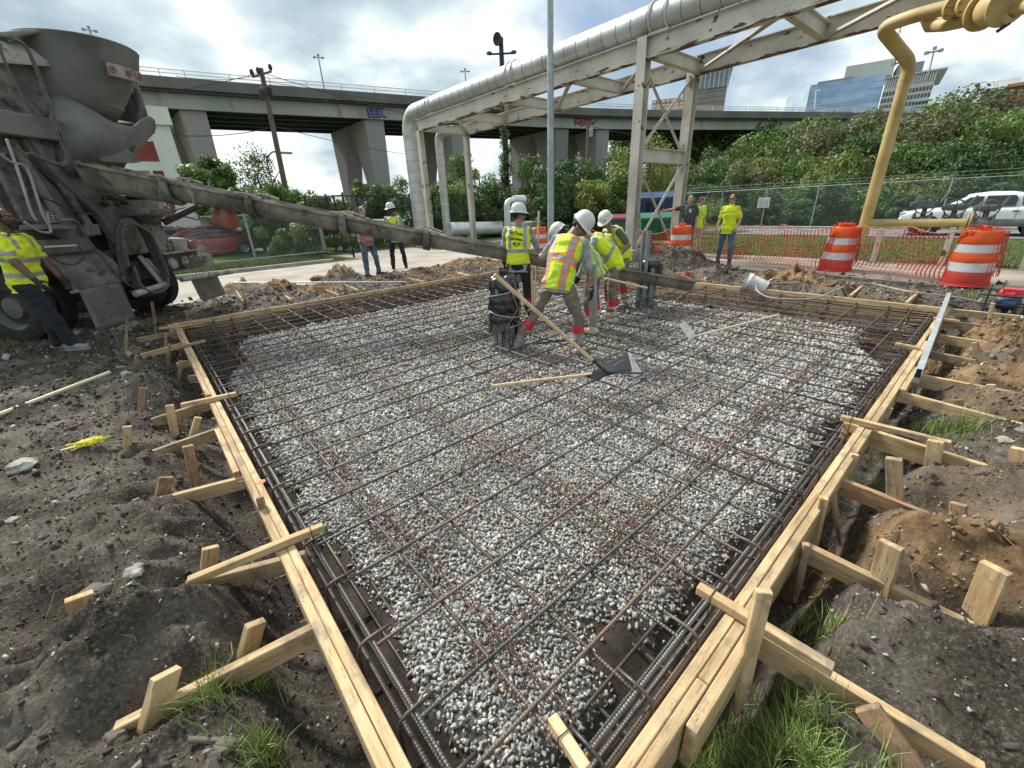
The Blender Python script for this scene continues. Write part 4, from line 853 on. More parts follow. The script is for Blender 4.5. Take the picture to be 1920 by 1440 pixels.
railing(0).build('railing', railm, OV); railing(DW).build('railing', railm, OV)
m = mat('railing_mesh', [(.7,.74,.76)], rough=.5); m.node_tree.nodes['Principled BSDF'].inputs['Alpha'].default_value = .25
MB().grid([[p+Vector((0, 0, z)) for z in (14.02, 14.6)] for p in EL]).build('mesh_screen', m, OV)
def near(px): d = ray(px, 200); return min(range(len(EL)), key=lambda i: abs((EL[i].x*d.y-EL[i].y*d.x)) if EL[i].y > 0 or EL[i].x > 60 else 1e9)
def pier(px, s=0.):
    i = near(px); c, n_ = EL[i], NR[i]; t = Vector((n_.y, -n_.x, 0)); r_ = DW-1.2
    for side in (0, 1):
        P = []
        for k in range(9):
            f = k/8; z = GL-.5+(11.58-GL+.5)*f; inner = 3.2+2.85*max(0, (f-.25)/.75)**1.9; outer = 1.3-.2*f
            a, b = (outer, inner) if side == 0 else (DW-inner, DW-outer); th = .8+.3*f
            P.append([c+n_*o+t*(q-3.2*o/DW)+Vector((0, 0, z)) for o, q in ((a, -th), (b, -th), (b, th), (a, th))])
        mb = MB().grid(P, closed=True); mb.add(P[-1], [(0, 1, 2, 3)]); mb.build('pier_leg', bp, OV, smooth=True)
for px in (328, 690, 1066, 1160, 872): pier(px)
def text(name, body, size, m, parent, Mx, ext=.003, bev=0):
    cu = bpy.data.curves.new(name, 'FONT'); cu.body = body; cu.size = size; cu.extrude = ext; cu.align_x = 'CENTER'; cu.align_y = 'CENTER'; cu.resolution_u = 2
    if bev: cu.offset = bev
    o = bpy.data.objects.new(name, cu); link(o); o.matrix_basis = Mx; bpy.context.view_layer.update()
    me = bpy.data.meshes.new_from_object(o); bpy.data.objects.remove(o); me.materials.clear(); me.materials.append(m)
    o = link(bpy.data.objects.new(name, me)); o.matrix_basis = Mx; par(o, parent); return o
def facing(P, n_, up=(0,0,1), roll=0.):
    """matrix whose local Z is n_ and Y is near up"""
    z = Vector(n_).normalized(); x = Vector(up).cross(z).normalized(); y = z.cross(x); M = Matrix((x, y, z)).transposed().to_4x4(); M.translation = P; return M @ Matrix.Rotation(roll, 4, 'Z')
for px, body, z, sz, c1 in ((705, 'SEK', 12.2, 1.15, (.20,.19,.50)), (1103, 'KRAC', 12.55, 1.25, (.55,.05,.13)), (1312, 'ow', 12.5, .9, (.10,.12,.2))):
    i = near(px); P = EL[i]+NR[i]*.86; n_ = -NR[i]
    if px > 1200: P = EL[i]+NR[i]*.86
    text('graffiti', body, sz*1.04, mat('graffiti_dark', [(.02,.02,.03)], rough=.7), OV, facing(P+Vector((0, 0, z))+n_*.03, n_, roll=.05), .01, .09)
    text('graffiti', body, sz, mat('graffiti_'+body.lower(), [c1], rough=.6), OV, facing(P+Vector((0, 0, z))+n_*.07, n_, roll=.05), .01, .02)
# lamps on the bridge and the city
poleg = mat('grey_pole', [(.30,.32,.34)], rough=.6)
def bridge_lamp(px, ytop, label, off=0.4, arms=2):
    i = near(px); p = EL[i]+NR[i]*off; n_ = Vector((p.x, p.y, 0)); q = onv(px, ytop, n_); e = empty('street_lamp', (q.x, q.y, 14), label, 'street lamp', 'street lamps on the bridge')
    MB().tube([(q.x, q.y, 12.9), q], [.10, .06], 8).build('pole', poleg, e); s = Vector((-q.y, q.x, 0)).normalized()
    MB().beam(q-s*.4, q+s*.4, .06, .06).box(q+Vector((0, 0, .2)), (.2, .2, .2)).box(q-s*.4, (.25, .25, .12)).box(q+s*.4, (.25, .25, .12)).build('lamp_head', poleg, e)
bridge_lamp(597, 108, 'street lamp rising above the bridge left of the middle'); bridge_lamp(872, 134, 'street lamp on the bridge just left of the loudspeaker pole')
bridge_lamp(168, 57, 'little lamp head peeping over the hopper of the mixer truck')
# ================================================================ UTILITY POLES AND WIRES
wood_p = mat('weathered_pole', [(.10,.075,.055), (.19,.15,.115)], scale=2, rough=.95, stretch=(8,8,.8), bump=.3, bscale=20)
iron = mat('black_iron', [(.025,.025,.03)], rough=.6)
def at(x, y, D): d = ray(x, y); return CAMP+d*(D/math.hypot(d.x, d.y))
a, b = at(489, 128, 35), at(545, 400, 35); UP = empty('utility_pole', (b.x, b.y, GL), 'leaning wooden utility pole with transformers, in front of the bridge on the left', 'utility pole', 'wooden utility poles')
b = a+(b-a)*((a.z-GL)/(a.z-b.z)); MB().tube([b, a], [.21, .14], 10).build('pole', wood_p, UP, smooth=True)
s = Vector((.75, .5, .35)).normalized()
MB().beam(a+Vector((0, 0, -.3))-s*.9, a+Vector((0, 0, -.3))+s*.9, .12, .12).build('crossarm', wood_p, UP); MB().beam(a+Vector((0, 0, -1))-s*.6, a+Vector((0, 0, -1))+s*.6, .12, .12).build('crossarm', wood_p, UP)
for t in (-.9, -.3, .9): MB().lathe([(0, 0), (.10, 0), (.13, .15), (.08, .3), (0, .32)], a+s*t+Vector((0, 0, -.22)), (0,0,1), 8).build('insulator', iron, UP)
for t in (-.45, .35): MB().lathe([(0, 0), (.16, .02), (.16, .5), (0, .55)], a+s*t+Vector((0, 0, -1.6)), (0,0,1), 10).build('cutout', iron, UP)
MB().lathe([(0, 0), (.08, .0), (.08, .4), (0, .42)], at(503, 180, 34.6), (0,0,1), 8).build('bracket', iron, UP)
def wire(p, q, sag, r, label):
    pts = [p.lerp(q, t)-Vector((0, 0, sag*4*t*(1-t))) for t in np.linspace(0, 1, 20)]
    return tag(MB().tube(pts, r, 4).build('overhead_wire', iron, None, loc=pts[0]), label, 'wire', 'overhead wires')
wire(at(-60, 182, 30), at(489, 135, 35), .5, .015, 'uppermost overhead wire reaching the leaning pole from the left')
wire(at(330, 143, 30), at(489, 140, 35), .2, .012, 'overhead wire ending at the crossarm of the leaning pole')
wire(at(489, 135, 35), at(1000, 235, 70), 1.2, .02, 'long overhead wire leading right from the leaning pole across the bridge')
wire(at(495, 152, 35), at(960, 200, 70), .6, .015, 'second overhead wire leading right from the leaning pole')
wire(at(515, 237, 35), at(870, 296, 55), .5, .02, 'lower cable from the leaning pole to behind the rack')
wire(at(280, 250, 32), at(515, 237, 35), .3, .02, 'lower cable from the truck side to the leaning pole')
wire(at(1113, 238, 40), at(1290, 258, 60), .3, .02, 'cable leading right from the slanted crossarm pole')
a, b = at(1103, 228, 40), at(1101, 380, 40); U2 = empty('utility_pole', (b.x, b.y, GL), 'utility pole with a slanted crossarm in front of the red graffiti', 'utility pole', 'wooden utility poles')
MB().tube([(b.x, b.y, GL), a], [.2, .13], 10).build('pole', wood_p, U2, smooth=True); s = Vector((-.2, .9, .4)).normalized()*-1
p, q = at(1088, 236, 40), at(1121, 226, 40); MB().beam(p, q, .13, .13).build('crossarm', wood_p, U2); MB().lathe([(0, 0), (.16, .02), (.16, .6), (0, .65)], at(1108, 257, 39.7), (0,0,1), 10).build('transformer', poleg, U2)
# ivy pole with floodlights
a, b = at(939, 70, 33), at(958, 372, 33); HP = empty('floodlight_pole', (a.x, a.y, GL), 'dark pole with four round floodlights rising behind the silver pipe', 'floodlight pole')
MB().tube([(a.x, a.y, GL), a+Vector((0, 0, -.2))], [.2, .15], 10).build('pole', iron, HP, smooth=True)
s = Vector((-a.y, a.x, 0)).normalized()*-1
for z, w in ((.85, .75), (2.35, .8)):
    MB().beam(a+s*w-Vector((0, 0, z-.0)), a-s*w-Vector((0, 0, z)), .09, .09).build('crossarm', iron, HP)
for (dx, dz) in ((-.85, 2.25), (.65, 2.1), (-.1, .1)):
    c = a+s*dx-Vector((0, 0, dz)); MB().lathe([(0, -.25), (.16, -.22), (.2, 0), (.36, .22), (.33, .22), (0, .1)], c, s*(1 if dx > 0 else -1)*.5+Vector((0, 0, -.1))-Vector((a.x, a.y, 0)).normalized()*.6, 14).build('floodlight', iron, HP, smooth=True)
for dx in (-.8, .8): MB().box(a+s*dx-Vector((0, 0, .8)), (.25, .25, .14)).build('bracket', iron, HP)
a = at(518, 292, 60); SLm = empty('street_lamp', (a.x, a.y, GL), 'slender street lamp with a curved arm beside the bushy tree at the left', 'street lamp')
b = at(500, 300, 60); MB().tube([(b.x, b.y, GL), (b.x, b.y, b.z-.3)]+[b.lerp(a, t)+Vector((0, 0, .5*math.sin(t*2.2))) for t in (.1, .4, .7, 1)], .09, 6).build('pole', poleg, SLm); MB().box(a+Vector((.9, -.2, .3)), (1.6, .4, .2)).build('lamp_head', poleg, SLm)
# ================================================================ FENCES, BARRELS, NETTING
def netmat(name, c, cell, wire, diamond=True, rough=.5):
    if name in MATS: return MATS[name]
    m = mat(name, [c], rough=rough); return alpha_lattice(m, cell, wire, diamond)
def uvquad(name, P, m, parent, loc=None):
    """P[i][j] grid of points with (u, v) in metres along it"""
    a, b = len(P), len(P[0]); vs = [tuple(p) for row in P for p in row]
    fs = [(i*b+j, i*b+j+1, (i+1)*b+j+1, (i+1)*b+j) for i in range(a-1) for j in range(b-1)]
    me = bpy.data.meshes.new(name); me.from_pydata(vs, [], fs); uvl = me.uv_layers.new(name='UVMap')
    U = [0.]
    for i in range(1, a): U.append(U[-1]+(Vector(P[i][0])-Vector(P[i-1][0])).length)
    V = [0.]
    for j in range(1, b): V.append(V[-1]+(Vector(P[0][j])-Vector(P[0][j-1])).length)
    for l in me.loops: i, j = divmod(l.vertex_index, b); uvl.data[l.index].uv = (U[i], V[j])
    me.materials.append(m); o = link(bpy.data.objects.new(name, me)); par(o, parent); return o
chain_g = netmat('galvanised_netting', (.30,.33,.33), .08, .0055); chain_k = netmat('black_netting', (.015,.018,.018), .08, .008)
black_p = mat('black_fence_paint', [(.012,.014,.016)], rough=.5)
postg = mat('fence_post_galvanised', [(.24,.29,.29), (.36,.40,.40)], scale=6, rough=.5, metal=.4)
def chain_fence(pts, h, label, net, pm, rp=.035, step=3., rails=(1.,), arms=False, zg=GL, cat='fence', posts=None):
    e = empty('wire_fence', (*pts[0], zg), label, cat); k = 0
    for (x0, y0), (x1, y1) in zip(pts[:-1], pts[1:]):
        L_ = math.hypot(x1-x0, y1-y0); n = max(1, round(L_/step)); P = []
        for i in range(n+1):
            x, y = x0+(x1-x0)*i/n, y0+(y1-y0)*i/n; P.append([(x, y, zg+.05), (x, y, zg+h)])
            b = MB().tube([(x, y, zg-.2), (x, y, zg+h+.04)], rp, 8).lathe([(rp*1.15, 0), (rp*1.1, .04), (0, .07)], (x, y, zg+h+.03), n=8)
            if arms: b.beam((x, y, zg+h), (x-.28, y, zg+h+.32), .03, .04)
            b.build('post', pm, e, smooth=True)
        for f in rails: MB().tube([(x0, y0, zg+h*f), (x1, y1, zg+h*f)], rp*.62, 6).build('rail', pm, e, smooth=True)
        if arms:
            for q in (.12, .27): MB().tube([(x0-q, y0, zg+h+q*1.1), (x1-q, y1, zg+h+q*1.1)], .006, 4).build('barbed_wire', pm, e)
        uvquad('netting', P, net, e)
    return e
chain_fence([(-12, 17.2), (-2, 18.2), (5.95, 18.95)], 1.75, 'grey wire mesh fence with a cross rail in front of the red car', chain_g, postg, .042, 2.7, (1., .12))
hB = 2.35
chain_fence([(6.5, 19.1), (9.3, 19.6), (12.2, 20.1), (14.8, 20.6)], hB, 'black wire mesh gate and fence behind the man in the hard hat', chain_k, black_p, .045, 1.5, (1., .05))
q1, q2 = at(1046, 372, 34), at(1178, 372, 34)
chain_fence([(14.8, 20.6), (18.6, 27.5)], hB, 'black wire mesh fence running back behind the white bent pipe', chain_k, black_p, .04, 3, (1.,))
chain_fence([(18.6, 27.5), (24.5, 24), (29.5, 19.5)], 2.55, 'black wire mesh fence overgrown with vines behind the bent workers', chain_k, black_p, .04, 3.2, (1.,))
g = empty('gate_posts', (5.6, 17.5, GL), 'pair of open black gate leaves seen edge on beside the leaning fence post', 'gate')
for (x, y, x2, y2) in ((5.75, 19.4, 6.5, 17.2), (6.3, 21.3, 6.9, 19.3)):
    for a, b in ((x, y), (x2, y2)): MB().tube([(a, b, GL), (a, b, GL+2.4)], .045, 8).build('post', black_p, g, smooth=True)
    for z in (.15, 2.3): MB().tube([(x, y, GL+z), (x2, y2, GL+z)], .028, 6).build('rail', black_p, g)
    uvquad('netting', [[(x, y, GL+.1), (x, y, GL+2.3)], [(x2, y2, GL+.1), (x2, y2, GL+2.3)]], chain_k, g)
chain_fence([(32.2, 17), (32.2, -26)], 2.35, 'long galvanised wire fence with angled barbed wire arms below the bushes on the right', chain_g, postg, .04, 2.9, (1.,), True, GL-.32)
sgn = onx(1432, 380, 32.1); S = empty('fence_sign', sgn, 'small white notice hung on the wire fence at the right', 'sign')
MB().box(sgn, (.02, .72, .62)).build('panel', mat('sign_white', [(.62,.65,.66)], rough=.5), S)
b = MB()
for i in range(7): b.box(sgn+Vector((-.014, -.16, .22-i*.075)), (.006, .26, .02)).box(sgn+Vector((-.014, .16, .22-i*.075)), (.006, .26, .02))
b.build('lettering', mat('sign_grey', [(.25,.28,.3)], rough=.6), S)
# traffic barrels
orange = mat('orange_plastic', [(.72,.085,.012), (.86,.13,.02)], scale=3, rough=.5, rvar=.1, spots=(.5,.07,.02), spot_scale=5, spot_at=(.62,.8))
white_r = mat('white_reflective_band', [(.60,.61,.62), (.74,.75,.76)], scale=6, rough=.35, spots=(.42,.38,.34), spot_scale=5, spot_at=(.6,.8))
redpl = mat('red_plastic_base', [(.50,.04,.03), (.62,.06,.04)], scale=3, rough=.55, spots=(.35,.10,.07), spot_scale=6, spot_at=(.6,.8))
def barrel_proto(loc, label, s=1.):
    e = empty('traffic_barrel', loc, label, 'traffic barrel', 'orange and white traffic barrels'); x, y, z = loc
    def lay(name, r0, r1, z0, z1, m, lip=.012): MB().lathe([(r0, z0), (r0+lip, z0+.008), ((r0+r1)/2+lip*.2, (z0+z1)/2), (r1+lip, z1-.008), (r1, z1)], (x, y, z), n=28).build(name, m, e, smooth=True)
    lay('base', .325, .315, .0, .05, redpl, .014); lay('band', .308, .299, .05, .245, redpl, .003)
    lay('band', .297, .290, .248, .40, white_r, 0); lay('band', .292, .280, .403, .56, orange, .004)
    lay('band', .275, .268, .563, .70, white_r, 0); lay('band', .272, .258, .703, .90, orange, .004)
    MB().lathe([(.258, .90), (.235, .925), (.225, .915), (0, .915)], (x, y, z), n=28).build('top', orange, e, smooth=True)
    MB().box((x, y, z+.955), (.30, .05, .08)).box((x, y, z+.93), (.12, .04, .06)).build('handle', orange, e, bevel=.012)
    return e
def copy_tree(o, parent=None):
    c = o.copy(); SC.collection.objects.link(c)
    if parent is not None: c.parent = parent
    for ch in [x for x in bpy.data.objects if x.parent == o]: copy_tree(ch, c)
    return c
D1 = onz(1272, 487, GL+.02); D2 = onz(1563, 506, GL+.02); D3 = onz(1806, 533, GL+.02); D4 = onz(1012, 478, GL+.02)
B1 = barrel_proto(D1, 'barrel by the pipe rack leg, in front of the man in the dark polo')
for q, lb in ((D2, 'barrel left of the yellow pipe, netting tied over its top'), (D3, 'largest and rightmost barrel, netting tied to its side'), (D4, 'barrel half hidden between the two helmeted workers, left of the grey pole')):
    c = copy_tree(B1); c.location = q; c['label'] = lb; c.rotation_euler = (R(random.uniform(-2, 2)), R(random.uniform(-2, 2)), random.uniform(0, 3))
netm = mat('orange_netting', [(.55,.035,.02), (.70,.06,.03)], scale=2, rough=.6)
yrope = mat('yellow_rope', [(.55,.42,.10)], rough=.8)
def netting(pts, h0, h1, label, sagt=.10, low=.05, seed=1, lean=0., cell=.085):
    """plastic barrier netting between points, hanging from a rope"""
    rr = random.Random(seed); pts = [Vector((*p[:2], 0)) for p in pts]; T = [0]
    for a, b in zip(pts[:-1], pts[1:]): T.append(T[-1]+(b-a).length)
    L_ = T[-1]; nu = int(L_/cell); nv = 11
    def pos(u, v):
        s = u*L_; k = max(i for i in range(len(T)-1) if T[i] <= s+1e-9); f = (s-T[k])/(T[k+1]-T[k]); p = pts[k].lerp(pts[k+1], f); d = (pts[k+1]-pts[k]).normalized(); n = Vector((-d.y, d.x, 0))
        top = h0+(h1-h0)*u-sagt*4*f*(1-f); z = low+(top-low)*v**(1.15)
        w = math.sin(s*2.1+seed)*.05+math.sin(s*5.3)*.02
        return p+n*(w*(1-v)+lean*(1-v)+.03*math.sin(v*7+s*1.7))+d*(.05*math.sin(v*5+s*.9)*(1-v)) + Vector((0, 0, GL+.02+z+.02*math.sin(s*3.1+v*4)))
    Gd = [[pos(i/nu, j/nv) for j in range(nv+1)] for i in range(nu+1)]; b = MB()
    def rib(p, q, w):
        d = (q-p).normalized(); n = Vector((p.y, -p.x, 0)).normalized(); s = d.cross(Vector((p.x, p.y, p.z-EYE)).normalized()); s = (s if s.length > .1 else n).normalized()*w/2
        b.beam(p, q, w, .004, up=(p.x, p.y, .01))
    for i in range(nu+1):
        for j in range(nv):
            rib(Gd[i][j], Gd[i][j+1], .019)
            c = Gd[i][j+1]; 
    for j in range(nv+1):
        for i in range(nu): rib(Gd[i][j], Gd[i+1][j], .024)
    e = empty('safety_netting', Gd[0][0], label, 'safety netting', 'orange safety netting between the barrels')
    b.build('net', netm, e, recalc=False)
    MB().tube([Gd[i][nv]+Vector((0, 0, .01)) for i in range(0, nu+1, 3)], .006, 4).build('rope', yrope, e)
o1 = Vector((0, .3, 0))
netting([D2+Vector((-.27, .1, 0)), D2+Vector((.25, 1.3, 0)), (D1+D2)/2+Vector((.4, 0, 0)), D1+Vector((.1, -.3, 0))], .95, .9, 'orange netting behind the man in the yellow T-shirt', .10)
netting([D3+Vector((-.25, .12, 0)), (D3+D2)/2+Vector((.1, 0, 0)), D2+Vector((.1, -.28, 0))], .98, .95, 'orange netting between the two right barrels, below the yellow pipe', .12, seed=4)
netting([D1+Vector((-.1, .3, 0)), D1+Vector((.2, 1.6, 0)), D1+Vector((.1, 3.4, 0)), D1+Vector((-.4, 5.2, 0))], .85, .75, 'crumpled orange netting left of the rack leg, in front of the green dumpster', .15, seed=7, lean=.1)
for D in (D2, D3):   # bunched netting tied over the barrel
    b = MB(); 
    for i in range(60):
        a = random.uniform(0, 6.28); r_ = random.uniform(.02, .26); p = D+Vector((r_*math.cos(a), r_*math.sin(a), .94+random.uniform(0, .06))); q = p+Vector((random.uniform(-.09, .09), random.uniform(-.09, .09), random.uniform(-.05, .035)))
        b.beam(p, q, .012, .006)
    nk_ = [o for o in bpy.data.objects if o.get('label', '').startswith('orange netting behind' if D is D2 else 'orange netting between the two')][0]
    b.build('netting_bunch', netm, nk_, recalc=False); b = MB()
    for i in range(7):
        for j in range(8):
            z = .9-.09*j; a = -2.5+.17*i; r_ = .30+.01*j; p = D+Vector((r_*math.cos(a), r_*math.sin(a), z)); b.beam(p, D+Vector((r_*math.cos(a+.17), r_*math.sin(a+.17), z+.01)), .011, .005).beam(p, D+Vector((r_*math.cos(a+.03), r_*math.sin(a+.03), z-.09)), .011, .005)
    b.build('netting_wrap', netm, nk_, recalc=False)
# ================================================================ LOOSE THINGS ON SITE
whitep = mat('white_plastic', [(.60,.60,.56), (.72,.72,.68)], scale=5, rough=.5, spots=(.35,.33,.28), spot_scale=7, spot_at=(.55,.7))
c = onz(1418, 532, GL+.2); ax = (Vector((onz(1395, 520, GL+.2)))-Vector(onz(1440, 545, GL+.1))).normalized(); BK = empty('bucket', c, 'dirty white plastic bucket lying tipped on the spoil at the far right form', 'bucket')
ax = Vector((-.25, .85, .35)).normalized(); c = c+Vector((0, 0, -.02))
MB().lathe([(.0, -.17), (.125, -.17), (.128, -.15), (.14, .12), (.155, .12), (.155, .14), (.145, .15), (.148, .19), (.138, .19), (.12, -.15), (0, -.15)], c, ax, 24).build('body', whitep, BK, smooth=True)
n_ = Vector((-c.x, -c.y, .5)); n_ = (n_-ax*n_.dot(ax)).normalized()
text('lettering', 'MIX', .07, mat('bucket_print', [(.22,.30,.28)], rough=.6), BK, facing(c+n_*.138, n_, up=-ax), .001)
text('lettering', 'SEAL COAT', .026, mat('bucket_print', [(.22,.30,.28)], rough=.6), BK, facing(c+n_*.138+ax*.06, n_, up=-ax), .001)
_, s, u = basis(ax); MB().tube([c+ax*.13+s*.155*math.cos(t)+u*.155*math.sin(t)-ax*.17*math.sin(t) for t in np.linspace(0, math.pi, 12)], .003, 5).build('handle', nail_m, BK)
hose_w = mat('pale_hose', [(.36,.36,.34), (.46,.46,.43)], rough=.5); hose_k = mat('black_hose', [(.03,.03,.03), (.06,.06,.06)], rough=.5)
def px3(pts): return [onz(x, y, z) for x, y, z in pts]
def spline(P, n=6): return smoothline([Vector(p) for p in P], n)
tag(MB().tube(spline(px3([(1500,531,-.0), (1455,531,.05), (1425,532,.08), (1418,543,.06), (1440,557,.02), (1480,561,.02), (1530,559,.03), (1562,546,.05), (1600,533,.02), (1640,533,-.02), (1700,546,.05), (1780,556,-.0), (1830,565,-.05)])), .014, 8).build('hose', mat('grey_hose', [(.22,.22,.22), (.32,.32,.31)], rough=.45), None, smooth=True), 'grey hose looping from the white bucket over the far right form', 'hose')
tag(MB().tube(spline([(p.x, p.y, gz(p.x, p.y)+.03) for p in px3([(1840,462,0), (1838,500,0), (1850,520,0)])]), .012, 6).build('cable', hose_k, None), 'thin black cable on the pavement behind the rightmost barrel', 'cable')
# square aluminium straightedge on the right form
p, q = onz(1780, 549, .07), onz(1722, 700, .05); ST_ = tag(board('straightedge', p, q, .05, .095, mat('bare_aluminium', [(.48,.50,.51), (.66,.68,.69)], scale=3, rough=.4, metal=.7, spots=(.35,.33,.3), spot_scale=5), None), 'square aluminium tube resting slantwise over the far end of the right form', 'straightedge')
d = (q-p).normalized(); MB().beam(q+d*.001, q+d*.003, .036, .08).build('open_end_shade', mat('hollow_shade', [(.01,.01,.01)]), ST_)  # dark plate stands for the shade inside the hollow tube
# red and blue pump at the right
c = onz(1885, 573, GL+.12); PU = empty('power_screed_motor', c, 'small red and navy motor with black tube frame at the right edge', 'motor')
red_m = mat('red_enamel', [(.62,.03,.04)], rough=.35, coat=.3); navy = mat('navy_housing', [(.02,.04,.09)], rough=.5)
MB().lathe([(0, -.12), (.09, -.11), (.11, 0), (.09, .10), (0, .12)], c+Vector((0, 0, .04)), (.3, 1, 0), 14).build('housing', navy, PU, smooth=True)
MB().lathe([(0, -.08), (.07, -.07), (.08, .02), (.04, .08), (0, .08)], c+Vector((0, .02, .16)), (.2, 1, .1), 12).box(c+Vector((0, -.02, .2)), (.14, .2, .06)).build('fuel_tank', red_m, PU, smooth=True)
b = MB()
for s in (-.17, .19):
    for z in (-.06, .17): b.tube([c+Vector((-.1, s, z)), c+Vector((.16, s, z))], .009, 6)
    b.tube([c+Vector((-.1, s, -.12)), c+Vector((-.1, s, .24))], .012, 6).tube([c+Vector((.16, s, -.12)), c+Vector((.16, s, .2))], .012, 6)
for z in (.02, .14): b.tube([c+Vector((-.1, -.2, z)), c+Vector((-.1, .28, z))], .011, 6)
b.build('frame', iron, PU); MB().beam(c+Vector((.1, -.12, .25)), c+Vector((.3, -.55, .45)), .05, .012).build('warning_tape', mat('yellow_tape', [(.75,.66,.05)], rough=.4), PU)
# rake / come-along lying on the mat, its handle pale
handle_m = mat('ash_handle', [(.52,.38,.22), (.68,.53,.33)], scale=3, stretch=(8,8,1), rough=.6)
grey_al = mat('dull_rake_metal', [(.12,.12,.115), (.2,.2,.19)], rough=.9)
RKe = empty('concrete_rake', onz(1300, 632, -.02), 'pale concrete rake lying on the far part of the rebar mat', 'rake')
MB().tube([onz(1305, 630, .0), onz(1460, 590, .02)], .014, 8).build('handle', mat('pale_handle', [(.50,.46,.38), (.6,.56,.48)], rough=.7), RKe, smooth=True)
p, q = onz(1279, 606, .06), onz(1300, 634, -.0); MB().beam(p, q, .09, .006, up=(0,1,1)).beam((p+q)/2, onz(1318, 628, .0), .02, .02).build('blade', grey_al, RKe)
# tamper / screed tool in the middle
TP = empty('concrete_tamper', onz(1160, 690, -.02), 'grey angled metal placer with a white label lying on the rebar mat', 'placer tool')
tm = mat('placer_steel', [(.09,.095,.10), (.16,.165,.17)], rough=.55, metal=.2); lab = mat('label_white', [(.62,.66,.68)], rough=.4); labb = mat('label_blue', [(.03,.14,.36)], rough=.4)
a, b_, c_, d_ = onz(1108, 712, -.03), onz(1187, 693, -.03), onz(1177, 662, .10), onz(1112, 697, .07)
MB().prism([a, b_, c_, d_], (-.004, .004, .004)).build('blade', tm, TP)
MB().prism([onz(1177, 661, .10), onz(1183, 662, .11), onz(1208, 706, .0), onz(1190, 712, -.03)], (.006, .006, 0)).build('side_plate', tm, TP)
lm = (onz(1142, 686, .035)+onz(1170, 676, .06))/2; n_ = (Vector(b_)-Vector(a)).cross(Vector(d_)-Vector(a)).normalized(); n_ = n_ if n_.dot(CAMP-lm) > 0 else -n_
e1 = (onz(1172, 673, .065)-onz(1142, 690, .05)).normalized(); yv = n_.cross(e1)
Mx = Matrix((e1, yv, n_)).transposed().to_4x4(); Mx.translation = lm+n_*.016
MB().box((0, 0, 0), (.19, .05, .002), Mx=Mx).build('label', lab, TP); Mt = Mx.copy(); Mt.translation = lm+n_*.019+e1*.012
text('lettering', 'KRAFT', .042, labb, TP, Mt, .0008); MB().lathe([(.008, -.0005), (.014, -.0005), (.014, .0005), (.008, .0005)], lm+n_*.019-e1*.075, n_, 14).build('emblem', mat('label_red', [(.5,.05,.04)], rough=.4), TP)
MB().tube([onz(1110, 675, .24), onz(1138, 698, .02)], .014, 8).tube([onz(1138, 698, .02), onz(1205, 700, .02)], .010, 8).build('bracket', iron, TP, smooth=True)
tag(MB().tube([onz(927, 515, 1.02), onz(1110, 675, .24)], .0175, 10).build('tool_handle', handle_m, None, smooth=True, loc=onz(1110, 675, .24)), 'long wooden handle slanting up past the worker in the orange striped vest', 'tool handle')
tag(MB().tube([onz(1158, 697, -.02), onz(1010, 713, -.03), onz(922, 724, -.03)], .016, 10).build('tool_handle', handle_m, None, smooth=True, loc=onz(1158, 697, -.02)), 'wooden handle lying flat on the bars with a black grip at its right end', 'tool handle')
tag(MB().tube([onz(1100, 706, -.01), onz(1165, 696, -.0)], .019, 8).build('grip', iron, None, smooth=True, loc=onz(1158, 697, -.02)), 'black rubber grip on the handle lying flat on the bars', 'grip')
tag(MB().tube([onz(-40, 792, GL+.05), onz(206, 698, GL+.12)], .0195, 12).build('tool_handle', mat('pale_wood_pole', [(.62,.52,.34), (.72,.63,.44)], scale=3, rough=.5), None, smooth=True, loc=onz(206, 698, GL)), 'pale round wooden handle lying on the dirt at the left edge', 'tool handle')
tag(MB().tube([onz(438, 530, .1), onz(762, 529, .02)], .014, 8).build('conduit_pipe', galv, None, smooth=True, loc=onz(438, 530, 0)), 'thin grey conduit lying across the brown spoil behind the far left form', 'conduit')
# yellow string bundle, small litter
ystr = mat('yellow_string', [(.78,.72,.02)], rough=.5); c = onz(172, 838, GL+.03); c.z = gz(c.x, c.y)+.03; b = MB(); p = c.copy()
for k in range(16):
    pts = [c+Vector((random.gauss(0, .05), random.gauss(0, .025), random.uniform(-.01, .03))) for _ in range(8)]; b.tube(spline(pts, 4), .0028, 4, cap=False)
for k in range(14): a = c+Vector((-.02+random.gauss(0, .012), .012*k/4-.02, random.uniform(0, .02))); b.tube([a+Vector((-.05, .02, 0)), a+Vector((.05, -.02, .0))], .004, 5)
tag(b.build('string_bundle', ystr, None, loc=c), 'tangled bundle of yellow mason string on the dirt at the left', 'string')
c = onz(218, 832, GL+.04); c.z = gz(c.x, c.y)+.03; tag(MB().box((0,0,0), (.035, .15, .005), Mx=Matrix.Translation(c)@Matrix.Rotation(1.1, 4, 'Z')@Matrix.Rotation(.6, 4, 'Y')).build('metal_strip', mat('dusty_tin', [(.35,.34,.32), (.55,.55,.52)], scale=30, rough=.5), None, loc=c), 'dusty metal strip stuck in the dirt beside the yellow string', 'metal strip')
rock_m = mat('pale_boulder', [(.16,.14,.12), (.34,.32,.28), (.5,.48,.44)], scale=9, rough=.95, bump=.5, bscale=30); rock_d = mat('brown_boulder', [(.09,.075,.06), (.19,.16,.13)], scale=9, rough=.9, bump=.4, bscale=30)
